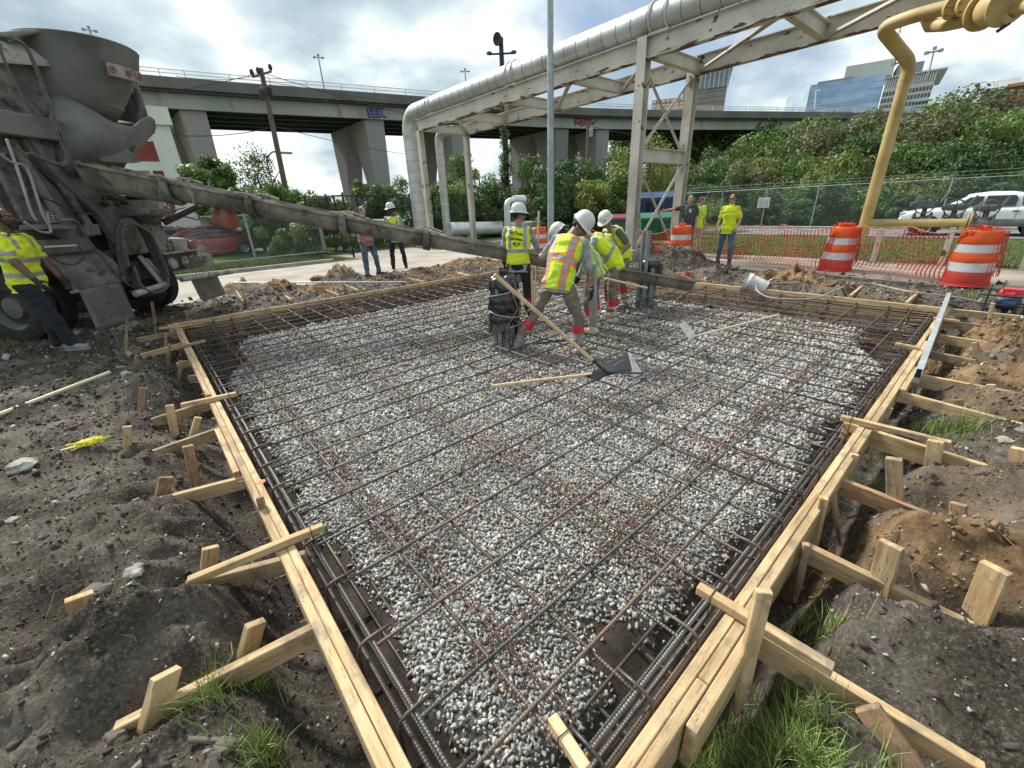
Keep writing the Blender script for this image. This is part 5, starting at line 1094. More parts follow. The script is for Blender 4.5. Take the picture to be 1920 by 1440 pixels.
def rock(px, py, s, label, m=rock_m, sq=.6, seed=1):
    c = onz(px, py, GL); c.z = gz(c.x, c.y)+s*.1; bm = bmesh.new(); bmesh.ops.create_icosphere(bm, subdivisions=3, radius=s)
    for v in bm.verts: n_ = mnoise.noise(v.co*(1.6/s)+Vector((seed*7, 0, 0))); v.co *= 1+.4*n_+.1*mnoise.noise(v.co*(5/s)); v.co.z *= sq
    me = bpy.data.meshes.new('rock'); bm.to_mesh(me); bm.free(); me.materials.append(m); me.polygons.foreach_set('use_smooth', [True]*len(me.polygons)); me.set_sharp_from_angle(angle=R(30))
    o = link(bpy.data.objects.new('rock', me)); o.location = c; tag(o, label, 'rock', 'rocks in the dirt')
rock(48, 880, .085, 'large pale rough rock at the left edge below the wooden handle', seed=2); rock(108, 766, .032, 'small rounded pale stone between the wooden handle and the yellow string', seed=3)
rock(188, 1128, .062, 'round brown boulder beside the half-buried stake', rock_d, .85, 4); rock(275, 1112, .04, 'pale stone under the end of the nearest left crosspiece', seed=5); rock(30, 985, .028, 'small light stone at the left edge', seed=6)
rock(40, 722, .035, 'pale stone at the left edge above the wooden handle', seed=8); rock(240, 712, .05, 'pale stone beside the low stub on the dirt mound', seed=9); rock(1690, 1175, .03, 'pebble in front of the brace with two stakes on the right', seed=10, m=rock_d)
rock(428, 1415, .03, 'grey stone at the bottom edge beside the offcut of rebar', seed=11, m=rock_d); rock(220, 1380, .035, 'flat stone under the end of the nearest left brace', seed=12, m=rock_d); rock(1750, 985, .05, 'pale rock on top of the orange spoil heap', seed=13); rock(1880, 835, .04, 'stone beside the stake at the right edge', seed=14)
p, q = onz(362, 1400, GL+.02), onz(455, 1392, GL+.02); mb = MB(); p.z = gz(p.x, p.y)+.012; q.z = gz(q.x, q.y)+.012
L_ = (q-p).length; pts = [p.lerp(q, t) for t in np.linspace(0, 1, 60)]; mb.tube(pts, [.0085 if i % 3 else .0105 for i in range(60)], 8); tag(mb.build('rebar_offcut', mat('muddy_rebar', [(.10,.09,.075), (.17,.15,.12)], rough=.9), None, smooth='all', loc=p), 'muddy offcut of ribbed bar lying in the dirt at the bottom left', 'rebar offcut')
for k, (px, py, lb) in enumerate([(1060, 668, 'thin dark bar lying behind the boots of the worker in the orange striped vest')]): tag(MB().tube([onz(1000, 645, -.03), onz(px, 638, -.03)], .012, 6).build('tool_handle', iron, None), lb, 'bar')
# big clods behind the far left form
clod_m = mat('spoil_clod', [(.09,.065,.045), (.19,.13,.085), (.28,.19,.11)], scale=6, rough=1, bump=.8, bscale=18)
for k, (px, py, s, lb, sq) in enumerate([(640, 515, .26, 'big dark clod of earth on the spoil below the man in the pink shirt', .75), (597, 527, .17, 'clod left of the biggest one on the brown spoil', .6), (1290, 497, .24, 'grassy clod at the foot of the barrel beside the rack leg', .5)]): rock(px, py, s, lb, clod_m, sq, 20+k)
# conduit bundles standing in the pit
pvc = mat('grey_pvc_conduit', [(.16,.18,.20), (.24,.26,.28)], scale=3, rough=.4); bag = mat('black_bin_bag', [(.006,.006,.007), (.015,.015,.017)], scale=8, rough=.22, bump=.6, bscale=9, spec=.7); tapem = mat('duct_tape', [(.38,.39,.40)], rough=.5)
C1 = onz(950, 655, -.28); KB = empty('conduit_bundle', C1, 'bundle of grey conduits wrapped in shiny black plastic, left of the worker in orange stripes', 'conduit bundle')
for k in range(9):
    a = k*.7; r_ = .13 if k else 0; p = C1+Vector((r_*1.15*math.cos(a), r_*math.sin(a), -.15)); MB().tube([p, p+Vector((0, 0, 1.0))], .031, 12).build('conduit', pvc, KB, smooth=True)
bm = bmesh.new(); bmesh.ops.create_uvsphere(bm, u_segments=72, v_segments=60, radius=1)
for v in bm.verts:
    c = v.co.copy(); a = math.atan2(c.y, c.x); z = c.z; rr = max(abs(math.cos(math.asin(max(-1, min(1, z))))), 0)**.35
    cr = 1+.13*mnoise.noise(Vector((math.cos(a)*2, math.sin(a)*2, z*1.3)))+.08*abs(mnoise.noise(Vector((math.cos(a)*5, math.sin(a)*5, z*3+5))))+.03*math.sin(a*17+z*6)
    wst = 1-.13*math.exp(-((z+.25)/.1)**2)-.16*math.exp(-((z-.45)/.12)**2)-.05*math.exp(-((z-.1)/.08)**2)
    v.co = Vector((math.cos(a)*rr*.215*cr*wst, math.sin(a)*rr*.20*cr*wst, .62+z*.37+.03*mnoise.noise(Vector((a*2, z*3, 1)))))
me = bpy.data.meshes.new('plastic_wrap'); bm.to_mesh(me); bm.free(); me.materials.append(bag); me.polygons.foreach_set('use_smooth', [True]*len(me.polygons)); me.set_sharp_from_angle(angle=R(35))
o = link(bpy.data.objects.new('plastic_wrap', me)); o.location = C1; par(o, KB)
sk = MB()
for k in range(22):
    a = k/22*6.28; p = C1+Vector((.2*math.cos(a), .19*math.sin(a), .42)); q = p+Vector((.06*math.cos(a), .06*math.sin(a), -.12-.08*random.random())); r2 = C1+Vector((.2*math.cos(a+.3), .19*math.sin(a+.3), .42)); sk.add([p, q, r2+(q-p)*.6, r2], [(0, 1, 2, 3)])
sk.build('plastic_skirt', bag, KB)
for zz, tilt in ((.34, .03), (.52, -.05), (.78, .04)): MB().tube([C1+Vector((.215*math.cos(t), .205*math.sin(t), zz+tilt*math.cos(t+1))) for t in np.linspace(0, 6.28, 24, endpoint=False)], .007, 5, closed=True).build('string', tapem, KB)
MB().tube([C1+Vector((-.1, -.2, .95)), C1+Vector((.02, -.24, .6)), C1+Vector((-.15, -.2, .36))], .005, 5).tube([C1+Vector((0, -.18, .95)), C1+Vector((.06, -.24, .7)), C1+Vector((.05, -.22, .3))], .005, 5).build('string', mat('jute_string', [(.35,.2,.15)], rough=.9), KB)
MB().tube([C1+Vector((.05, .05, .9)), C1+Vector((.05, .05, 1.04))], .06, 10).build('wrapped_end', bag, KB, smooth=True)
C2 = onz(1212, 578, -.28); KC = empty('conduit_bundle', C2, 'bundle of grey conduits in the gravel under the chute end, two of them taller', 'conduit bundle')
for k in range(10):
    a = k*.66; r_ = .17 if k < 7 else .08; hh = .72 if k not in (4, 5) else 1.32; p = C2+Vector((r_*1.1*math.cos(a), r_*math.sin(a), -.15)); MB().tube([p, p+Vector((.01, 0, hh+.15))], .034, 12).build('conduit', pvc, KC, smooth=True)
MB().lathe([(.20, .55), (.215, .6), (.20, .68), (.21, .78), (.16, .84), (0, .86)], C2+Vector((.05, .02, 0)), (0,0,1), 18).build('plastic_wrap', bag, KC, smooth=True)
MB().tube([C2+Vector((.13*math.cos(t)-.05, .02, 1.0+.16*math.sin(t))) for t in np.linspace(0, 3.14, 12)], .010, 6).build('loop', hose_k, KC)
for k, (px, py, m) in enumerate([(1322, 575-63, 'red_enamel')]):
    pass
c = onz(1290, 513, GL+.12); tag(MB().lathe([(0, -.05), (.05, -.04), (.05, .05), (0, .06)], c, (1, .3, 0), 10).build('red_glove', red_m, None, smooth=True, loc=c), 'small red object lying on the spoil right of the chute end', 'litter')
# ================================================================ VEHICLES, SKIPS, BUILDINGS
glass_d = mat('dark_car_glass', [(.015,.02,.025)], rough=.06, spec=.8); tyre = mat('tyre_rubber', [(.018,.018,.018), (.035,.034,.033)], scale=8, rough=.85); alloy = mat('alloy_wheel', [(.45,.46,.47)], rough=.35, metal=.7)
chrome = mat('chrome', [(.6,.6,.6)], rough=.15, metal=1); lampw = mat('clear_lamp', [(.55,.57,.6)], rough=.15); lampr = mat('red_lamp', [(.45,.02,.02)], rough=.2)
def wheel(c, r, w, ax, p, spokes=7, hub=None):
    c = Vector(c); ax = Vector(ax).normalized()
    W_ = MB().lathe([(r*.62, -w/2), (r*.9, -w/2), (r, -w*.35), (r, w*.35), (r*.9, w/2), (r*.62, w/2), (r*.6, 0), (r*.62, -w/2)], c, ax, 26).build('wheel', tyre, p, smooth=True)
    _, s, u = basis(ax); b = MB().lathe([(r*.5, w*.30), (r*.62, w*.42), (r*.62, w*.2), (r*.55, w*.15)], c, ax, 24).lathe([(0, w*.32), (r*.13, w*.32), (r*.13, w*.1)], c, ax, 10)
    if hub: b = MB().lathe([(r*.62, w*.45), (r*.58, w*.40), (r*.50, w*.05), (r*.34, w*.0), (r*.30, w*.25), (r*.12, w*.30), (0, w*.32)], c, ax, 28)
    for k in range(spokes if not hub else 0):
        a = 2*math.pi*k/spokes; d = s*math.cos(a)+u*math.sin(a); b.beam(c+ax*w*.30+d*r*.1, c+ax*w*.34+d*r*.58, r*.12, r*.05, up=ax)
    b.build('rim', hub or alloy, W_, smooth=True); MB().lathe([(0, w*.05), (r*.6, w*.05)], c, ax, 18).build('brake_disc', iron, W_)
def carbody(prof, width, M, tuck=.10, n=9):
    """prof: list of (x, z_low, z_top, half-width factor) cross-sections along the length"""
    P = []
    for x, z0, z1, hw, rnd in prof:
        row = []; w = width/2*hw
        for k in range(n*2+1):
            t = k/(n*2)*math.pi; cx, sz = math.cos(t), math.sin(t)
            yy = w*math.copysign(abs(cx)**(rnd), cx); zz = z0+(z1-z0)*(abs(sz)**(rnd*.9)); row.append(M @ Vector((x, yy, zz)))
        row += [M @ Vector((x, -w*.7, z0)), M @ Vector((x, w*.7, z0))]; P.append(row)
    b = MB().grid(P, closed=True); b.add(P[0], [tuple(range(len(P[0])))]); b.add(P[-1], [tuple(range(len(P[-1])))]); return b
def sedan(loc, rz, paint, label):
    e = empty('parked_car', loc, label, 'car', None, rz); M = Matrix.Translation(loc) @ Matrix.Rotation(rz, 4, 'Z')
    carbody([(-2.38, .42, .72, .72, .5), (-2.3, .3, .86, .9, .35), (-1.9, .22, .98, .98, .3), (-1.2, .2, .98, 1, .28), (0, .2, .96, 1, .28), (1.0, .2, .95, 1, .28), (1.7, .22, .86, .98, .3), (2.2, .26, .74, .92, .35), (2.4, .4, .6, .72, .5)], 1.82, M).build('body', paint, e, smooth=True)
    carbody([(-1.95, .9, .96, .8, .4), (-1.35, .9, 1.22, .82, .45), (-.7, .9, 1.42, .80, .45), (0, .9, 1.46, .80, .45), (.45, .9, 1.40, .80, .45), (.95, .9, 1.16, .84, .45), (1.35, .88, .94, .84, .4)], 1.74, M).build('cabin_glass', glass_d, e, smooth=True)
    carbody([(-1.0, 1.385, 1.405, .62, .5), (-.6, 1.36, 1.462, .70, .5), (0, 1.38, 1.487, .70, .5), (.4, 1.36, 1.44, .68, .5), (.55, 1.35, 1.38, .6, .5)], 1.74, M).build('roof', paint, e, smooth=True)
    for s in (-1, 1):
        b = MB()
        for x0, z0, x1, z1 in ((-1.9, .95, -.95, 1.40), (-.1, .95, -.15, 1.44), (1.25, .94, .5, 1.40)): b.beam(M@Vector((x0, s*.80, z0)), M@Vector((x1, s*.645, z1)), .05, .07)
        b.build('window_pillar', paint, e)
        MB().box((0, 0, 0), (.16, .1, .12), Mx=M@Matrix.Translation((.85, s*.95, .98))).build('mirror', paint, e, bevel=.02)
        for x in (.55, -.6): MB().box((0, 0, 0), (.16, .03, .03), Mx=M@Matrix.Translation((x-.2, s*.915, .8))).build('door_handle', chrome, e)
        MB().beam(M@Vector((-1.1, s*.913, .3)), M@Vector((1.2, s*.913, .3)), .012, .03).build('sill_trim', chrome, e)
        MB().box((0, 0, 0), (.12, .34, .14), Mx=M@Matrix.Translation((-2.24, s*.62, .78))).build('tail_lamp', lampr, e, bevel=.03); MB().box((0, 0, 0), (.2, .3, .12), Mx=M@Matrix.Translation((2.16, s*.62, .66))).build('headlight', lampw, e, bevel=.03)
        for x in (-1.42, 1.42): MB().lathe([(0, 0), (.37, 0), (.37, .03), (0, .03)], M@Vector((x, s*.89, .33)), M.to_3x3()@Vector((0, s, 0)), 22).build('wheel_arch', iron, e); wheel(M@Vector((x, s*.86, .325)), .325, .22, M.to_3x3()@Vector((0, s, 0)), e)
    return e
redp = mat('red_car_paint', [(.22,.012,.016), (.30,.02,.024)], scale=.8, rough=.25, coat=.6); silv = mat('grey_car_paint', [(.20,.22,.24)], rough=.25, coat=.6, metal=.4)
q = at(388, 470, 26.2); sedan(Vector((q.x, q.y, GL-.05)), R(180+5), redp, 'dark red saloon parked behind the wire fence beside the mixer truck')
q = at(296, 455, 31); sedan(Vector((q.x, q.y, GL)), R(180+8), silv, 'grey car half hidden behind the mixer truck and the red saloon')
# white crew cab pickup at the right
white_c = mat('white_car_paint', [(.66,.68,.70), (.74,.76,.78)], scale=.6, rough=.28, coat=.5)
def pickup(loc, rz, sc_=.89):
    e = empty('pickup_truck', loc, 'white crew cab pickup passing on the road behind the valve set', 'pickup truck', None, rz); M = Matrix.Translation(loc) @ Matrix.Rotation(rz, 4, 'Z') @ Matrix.Scale(sc_, 4)
    carbody([(2.95, .55, .85, .85, .35), (2.85, .45, 1.08, .95, .28), (2.3, .42, 1.2, 1, .25), (1.5, .42, 1.26, 1, .25), (1.0, .42, 1.27, 1, .22), (-1.0, .42, 1.27, 1, .22), (-1.05, .42, 1.27, 1, .2), (-2.8, .5, 1.3, 1, .2), (-2.9, .55, 1.25, .97, .25)], 2.0, M).build('body', white_c, e, smooth=True)
    carbody([(1.5, 1.2, 1.27, .88, .35), (1.1, 1.2, 1.55, .86, .4), (.65, 1.2, 1.84, .84, .4), (0, 1.2, 1.92, .84, .4), (-.7, 1.2, 1.9, .84, .4), (-1.0, 1.2, 1.84, .84, .4), (-1.08, 1.2, 1.3, .86, .4)], 1.92, M).build('cabin', white_c, e, smooth=True)
    for s in (-1, 1):
        y = s*.842
        for name, pts in (('side_window', [(1.02, 1.3), (.62, 1.70), (.18, 1.74), (.18, 1.3)]), ('side_window', [(.08, 1.3), (.08, 1.74), (-.78, 1.74), (-.88, 1.62), (-.88, 1.3)])):
            MB().prism([M@Vector((x, y+s*.01-(z-1.3)*s*.22+s*.055, z)) for x, z in pts], M.to_3x3()@Vector((0, s*.015, 0))).build(name, glass_d, e)
        MB().box((0, 0, 0), (.12, .22, .24), Mx=M@Matrix.Translation((1.0, s*1.12, 1.32))).build('mirror', white_c, e, bevel=.03)
        for x in (.0, -.95): MB().box((0, 0, 0), (.2, .03, .04), Mx=M@Matrix.Translation((x, s*1.0, 1.08))).build('door_handle', iron, e)
        b = MB()
        for x in (1.1, .12, -.98): b.beam(M@Vector((x, s*1.0, .55)), M@Vector((x, s*1.0, 1.22)), .006, .012)
        b.build('door_seam', iron, e)
        MB().box((0, 0, 0), (.22, .4, .26), Mx=M@Matrix.Translation((2.82, s*.72, .98))).build('headlight', lampw, e, bevel=.03); MB().box((0, 0, 0), (.08, .14, .4), Mx=M@Matrix.Translation((-2.9, s*.9, 1.0))).build('tail_lamp', lampr, e)
        for x in (1.85, -1.85): MB().lathe([(0, 0), (.47, 0), (.47, .03), (0, .03)], M@Vector((x, s*.97, .42)), M.to_3x3()@Vector((0, s, 0)), 22).build('wheel_arch', iron, e); wheel(M@Vector((x, s*.92, .40)), .40*sc_, .26*sc_, M.to_3x3()@Vector((0, s, 0)), e, 6)
    MB().prism([M@Vector((x, y, z)) for x, y, z in ((1.42, -.74, 1.3), (1.42, .74, 1.3), (.75, .66, 1.79), (.75, -.66, 1.79))], M.to_3x3()@Vector((.04, 0, .04))).build('windscreen', glass_d, e)
    MB().box((0, 0, 0), (.08, 1.2, .3), Mx=M@Matrix.Translation((2.93, 0, .92))).build('grille', iron, e); MB().box((0, 0, 0), (.16, 1.95, .22), Mx=M@Matrix.Translation((2.95, 0, .6))).build('bumper', white_c, e, bevel=.03)
pickup(Vector((27.5, 1.0, GL-.29)), R(94))
# skips
def skip(name, c, L_, W_, H_, rz, m, label, lid=None):
    e = empty(name, c, label, 'dumpster', None, rz); M = Matrix.Translation(c)@Matrix.Rotation(rz, 4, 'Z')
    b = MB().prism([M@Vector((x, -L_/2, z)) for x, z in ((-W_/2, .12), (W_/2*.8, .12), (W_/2, H_*.8), (W_/2, H_), (-W_/2, H_*.86))], M.to_3x3()@Vector((0, L_, 0))); b.build('body', m, e)
    for k in range(6): y = -L_/2+L_*(k+.5)/6; MB().box((0,0,0), (.06, .06, H_*.6), Mx=M@Matrix.Translation((-W_/2-.03, y, H_*.42))).build('rib', m, e)
    MB().box((0,0,0), (.1, L_+.1, .08), Mx=M@Matrix.Translation((-W_/2-.02, 0, H_*.84))).build('rim_rail', m, e)
    MB().prism([M@Vector((-W_/2+.05, -L_/2, H_*.87)), M@Vector((-W_/2+.05, L_/2, H_*.87)), M@Vector((W_/2, L_/2, H_+.04)), M@Vector((W_/2, -L_/2, H_+.04))], (0, 0, .05)).build('lid', lid or m, e)
    for y in (-L_*.25, L_*.25): MB().box((0,0,0), (.2, .5, .14), Mx=M@Matrix.Translation((-W_/2-.1, y, H_*.45))).build('fork_pocket', m, e)
    return e
blue = mat('blue_skip_paint', [(.012,.03,.10), (.03,.06,.16)], scale=2, rough=.5, spots=(.10,.06,.05), spot_scale=5, spot_at=(.66,.72)); grn = mat('green_skip_paint', [(.01,.10,.055), (.02,.15,.08)], scale=2, rough=.5, spots=(.05,.05,.04), spot_scale=5, spot_at=(.66,.72))
pb = at(1222, 430, 25.5); skip('dumpster', Vector((pb.x, pb.y, GL)), 2.5, 1.6, 1.98, R(38), blue, 'tall navy blue compactor skip seen through the legs of the rack')
MB().box((0,0,0), (.02, .8, .6), Mx=Matrix.Translation((pb.x, pb.y, GL))@Matrix.Rotation(R(38), 4, 'Z')@Matrix.Translation((-.815, .1, 1.25))).build('opening_shade', mat('hollow_shade', [(.01,.01,.01)]), bpy.data.objects['dumpster'])  # thin dark sheet painted as the shade within the skip mouth
pg = at(1228, 462, 19.2); skip('dumpster', Vector((pg.x, pg.y, GL)), 1.35, 1.0, 1.08, R(38), grn, 'green dumpster behind the orange netting left of the barrel by the rack')
pk = at(1160, 430, 24.0); skip('dumpster', Vector((pk.x, pk.y, GL)), 1.5, 1.0, .95, R(30), mat('grey_skip_paint', [(.10,.11,.12)], rough=.6), 'dark grey dumpster with a maroon lid left of the green one', lid=mat('maroon_lid', [(.20,.03,.05)], rough=.5))
# ---- buildings
brick = mat('red_brick', [(.22,.05,.035), (.33,.09,.06)], scale=.6, rough=.9, bump=.1, bscale=30); cream = mat('cream_stone', [(.62,.63,.58), (.72,.73,.68)], scale=.5, rough=.8)
wing = mat('window_glass_blue', [(.06,.10,.13), (.12,.17,.2)], scale=.3, rough=.15, spec=.8)
def bld(name, label, P0, dirx, L_, D_, z0, z1, m):
    """block with its front-left foot at P0, front along dirx"""
    d = Vector((*dirx, 0)).normalized(); n_ = Vector((-d.y, d.x, 0)); n_ = n_ if n_.dot(Vector((P0[0], P0[1], 0))) > 0 else -n_
    e = empty(name, (P0[0], P0[1], z0), label, 'building'); P = Vector((P0[0], P0[1], 0))
    def blk(nm, u0, u1, w0, w1, a, b, mm): q = MB().prism([P+d*u0+n_*w0+Vector((0, 0, a)), P+d*u1+n_*w0+Vector((0, 0, a)), P+d*u1+n_*w1+Vector((0, 0, a)), P+d*u0+n_*w1+Vector((0, 0, a))], (0, 0, b-a)); return q.build(nm, mm, e)
    blk('wall', 0, L_, 0, D_, z0, z1, m); return e, blk, P, d, n_
# brick hall behind the truck
e, blk, P, d, n_ = bld('brick_building', 'red brick building with pale bands and cornice behind the mixer truck', (3.0, 30.5), (-1, .1), 16, 12, GL, 6.5, brick)
for z in (1.15, 2.6, 4.0, 5.35): blk('stone_band', -.05, 16, -.06, 0, z, z+.42, cream)
blk('cornice', -.3, 16.2, -.3, 12.2, 6.1, 6.9, cream); blk('corner_pilaster', -.14, .75, -.14, .75, GL, 6.5, cream)
for u in (1.2, 3.6, 6, 8.4):
    for z in (.0, 2.95): f = blk('window_frame', u, u+1.5, -.09, -.0, z+.1, z+1.15, cream); par(blk('window_pane', u+.12, u+1.38, -.12, -.09, z+.2, z+1.05, wing), f)
# brown glass block with curved front
def far_block(name, label, pxl, pxr, ytop, ybot, D, m, storeys, cols, wm_, depth=30, skew=0., zbase=None, band=None):
    a, b = at(pxl, ybot, D), at(pxr, ybot, D+skew); z1 = at((pxl+pxr)/2, ytop, D+skew/2).z; z0 = 5 if zbase is None else zbase
    e, blk, P, d, n_ = bld(name, label, (a.x, a.y), (b.x-a.x, b.y-a.y), math.hypot(b.x-a.x, b.y-a.y), depth, z0, z1, m); L_ = math.hypot(b.x-a.x, b.y-a.y); zb = a.z-2; hs = (z1-zb)/max(1, storeys)
    for s in range(storeys):
        if band: blk('window_band', .6, L_-.6, -.25, 0, zb+hs*(s+.3), zb+hs*(s+.82), wm_)
        else:
            for c in range(cols): w = L_/cols; blk('window', w*(c+.18), w*(c+.82), -.2, 0, zb+hs*(s+.25), zb+hs*(s+.8), wm_)
    return e, blk, P, d, n_, L_, z1
tan = mat('tan_brick_cladding', [(.33,.20,.13), (.42,.27,.18)], scale=.2, rough=.8)
e, blk, P, d, n_, L_, z1 = far_block('office_tower', 'tan office tower with glass top storeys between the rack beams', 1292, 1358, 167, 200, 240, tan, 4, 8, wing, band=True)
blk('glass_storeys', -.4, L_+.5, -.5, 30, z1, z1+7.5, wing); blk('roof_slab', -1, L_+1.5, -1, 31, z1+7.5, z1+8.2, cream)
for k in range(9): blk('mullion', L_*k/8-.1, L_*k/8+.15, -.62, -.5, z1, z1+7.5, cream)
e, blk, P, d, n_, L_, z1 = far_block('office_block', 'low tan office wing with a sloping glass roof left of the office tower', 1222, 1290, 185, 202, 250, tan, 3, 8, cream, band=False)
blk('glass_roof', 14, L_+.5, -.3, 20, z1, z1+4.5, wing)
bglass = mat('pale_blue_curtain_wall', [(.20,.33,.50), (.28,.43,.62), (.36,.50,.68)], scale=.12, rough=.25, spec=.7, stretch=(1,1,3))
e, blk, P, d, n_, L_, z1 = far_block('glass_office', 'wide pale blue glass office building on the skyline at the right', 1512, 1645, 151, 205, 250, bglass, 1, 1, bglass, 40)
b1 = mat('blue_glass_seam', [(.10,.17,.27)], rough=.4)
for k in range(1, 8): blk('panel_joint', 0, L_, -.06, 0, z1-k*2.3, z1-k*2.3+.12, b1)
rr = random.Random(5)
for k in range(9): u = rr.uniform(2, L_-2); z = z1-rr.uniform(2, 14); blk('panel_slot', u, u+.5, -.1, 0, z-rr.uniform(2, 4), z, b1)
blk('roof_box', 11, 27, 5, 25, z1, z1+5.6, mat('beige_penthouse', [(.48,.48,.42)], rough=.8)); blk('roof_box', 28, 36, 6, 20, z1, z1+3.2, mat('grey_penthouse', [(.2,.22,.23)], rough=.6)); blk('roof_deck', 2, 14, 3, 22, z1, z1+1.3, mat('grey_penthouse', [(.2,.22,.23)]))
a = at(1472, 200, 262); b = at(1512, 200, 250); lw = MB().prism([(a.x, a.y, 5), (b.x, b.y, 5), (b.x, b.y, z1+.3), (a.x, a.y, z1-1.6)], n_*20); lw.build('side_wing', mat('pale_glass_side', [(.38,.50,.58), (.5,.62,.7)], scale=.2, rough=.3), e)
lou = mat('white_grid_frame', [(.52,.56,.55)], rough=.7); wdark = mat('window_dark', [(.05,.07,.08), (.1,.12,.13)], scale=.5, rough=.2)
e, blk, P, d, n_, L_, z1 = far_block('grid_office', 'white office building with a grid of dark windows behind the yellow pipe', 1648, 1738, 142, 200, 235, lou, 0, 1, wdark, 30)
H = 22; r_, c_ = 9, 15
for s in range(8):
    z = z1-4.5-s*2.1
    for c in range(c_): w = L_/c_; blk('window', w*(c+.14), w*(c+.86), -.08, .0, z-1.35, z, wdark)
for c in range(22): w = L_/22; blk('fin', w*c+.2, w*c+.5, -.4, 0, z1-3, z1-.4, cream)
blk('top_glazing', .3, L_-.3, -.12, 0, z1-2.9, z1-.5, wing); blk('roof_slab', -.5, L_+2.5, -1.2, 31, z1-.2, z1+.25, lou); blk('balcony_slab', L_*.7, L_+1, -1.6, 2, z1-9.2, z1-8.9, lou)
e, blk, P, d, n_, L_, z1 = far_block('brick_apartments', 'brick apartment building with a pale roofline at the right edge', 1882, 1985, 158, 195, 200, brick, 2, 6, wdark, 25, zbase=3)
blk('cornice', -.6, L_+1, -.6, 25, z1, z1+.8, tan); blk('arched_window', 5, 9, -.2, 0, z1-6, z1-3, wdark)
e, blk, P, d, n_, L_, z1 = far_block('grey_apartments', 'grey building with a big window left of the brick apartments on the skyline', 1836, 1882, 170, 195, 205, mat('grey_render', [(.34,.36,.37)], rough=.8), 1, 3, wing, 20, zbase=3)
blk('glass_front', 2, L_-1.5, -.3, 0, z1-5, z1-1.5, wing); blk('roof_slab', -.5, L_+1, -.6, 20, z1, z1+.6, cream); blk('penthouse', 2, 7, 5, 15, z1+.6, z1+3, cream)
e, blk, P, d, n_, L_, z1 = far_block('parking_deck', 'pale parking building with reddish bands seen beneath the bridge', 1000, 1128, 258, 300, 170, mat('pale_render', [(.55,.56,.55)], rough=.8), 5, 1, mat('red_band', [(.30,.13,.11)], rough=.8), 30, zbase=0, band=True)
# lamp masts on the skyline
for (x, y0, y1, lb) in ((1751, 97, 146, 'tall floodlight mast above the white grid office'), (1688, 118, 135, 'lattice mast with floodlights behind the yellow pipe')):
    a, b = at(x, y0, 230), at(x-(14 if x > 1700 else 3), y1+8, 230); e = empty('light_mast', (b.x, b.y, b.z), lb, 'mast', 'masts on the skyline'); MB().tube([b, a], .25, 6).build('pole', poleg, e); s = Vector((-a.y, a.x, 0)).normalized()
    MB().beam(a-s*2, a+s*2, .5, .5).box(a+s*1.8, (1.2, 1.2, .9)).box(a-s*1.8, (1.2, 1.2, .9)).box(a+Vector((0, 0, 1)), (1, 1, .9)).build('lamp_head', poleg, e)
a, b = at(1530, 170, 100), at(1527, 205, 100); e = empty('street_lamp', b, 'pale street lamp in front of the blue glass office', 'street lamp'); MB().tube([b, a], .12, 6).build('pole', railm, e); MB().box(a+Vector((.1, -.3, 0)), (.3, .7, .2)).build('lamp_head', railm, e)
# ================================================================ HILL AND VEGETATION
def hillz(x, y):
    x = np.asarray(x, float); y = np.asarray(y, float)
    k = 1-sstep(14, 30, y)*.75; up = -.35*(1-sstep(14, 20, y)) + sstep(32.8, 58, x)*(5.0*k) + sstep(50, 100, x)*2.4*k
    return GL-.02+up+fbm(x*.2, y*.2, 61, 3)*.5*sstep(33.5, 39, x)
hx, hy = np.meshgrid(np.linspace(32.4, 145, 80), np.linspace(-70, 60, 90), indexing='ij'); hz_ = hillz(hx, hy); ii = np.arange(80*90).reshape(80, 90)
hill_m = mat('hill_undergrowth_soil', [(.03,.045,.012), (.07,.09,.025), (.10,.09,.04)], scale=.8, rough=1, bump=.5, bscale=3)
tag(npmesh('hillside', np.stack([hx, hy, hz_], -1).reshape(-1, 3), np.stack([ii[:-1, :-1], ii[1:, :-1], ii[1:, 1:], ii[:-1, 1:]], -1).reshape(-1, 4), hill_m, True), kind='structure')
leaf_m = mat('leaf', [(.85,.85,.85), (1,1,1)], scale=2, rough=.55, attr='col', spec=.35)
lm_nt = leaf_m.node_tree; pb_ = lm_nt.nodes['Principled BSDF']; tl = lm_nt.nodes.new('ShaderNodeBsdfTranslucent'); mxs = lm_nt.nodes.new('ShaderNodeMixShader'); mxs.inputs[0].default_value = .25
lm_nt.links.new(pb_.inputs['Base Color'].links[0].from_socket, tl.inputs[0]); o_ = [n for n in lm_nt.nodes if n.type == 'OUTPUT_MATERIAL'][0]
lm_nt.links.new(pb_.outputs[0], mxs.inputs[1]); lm_nt.links.new(tl.outputs[0], mxs.inputs[2]); lm_nt.links.new(mxs.outputs[0], o_.inputs[0])
bark = mat('bark', [(.05,.04,.03), (.12,.10,.08)], scale=6, rough=1)
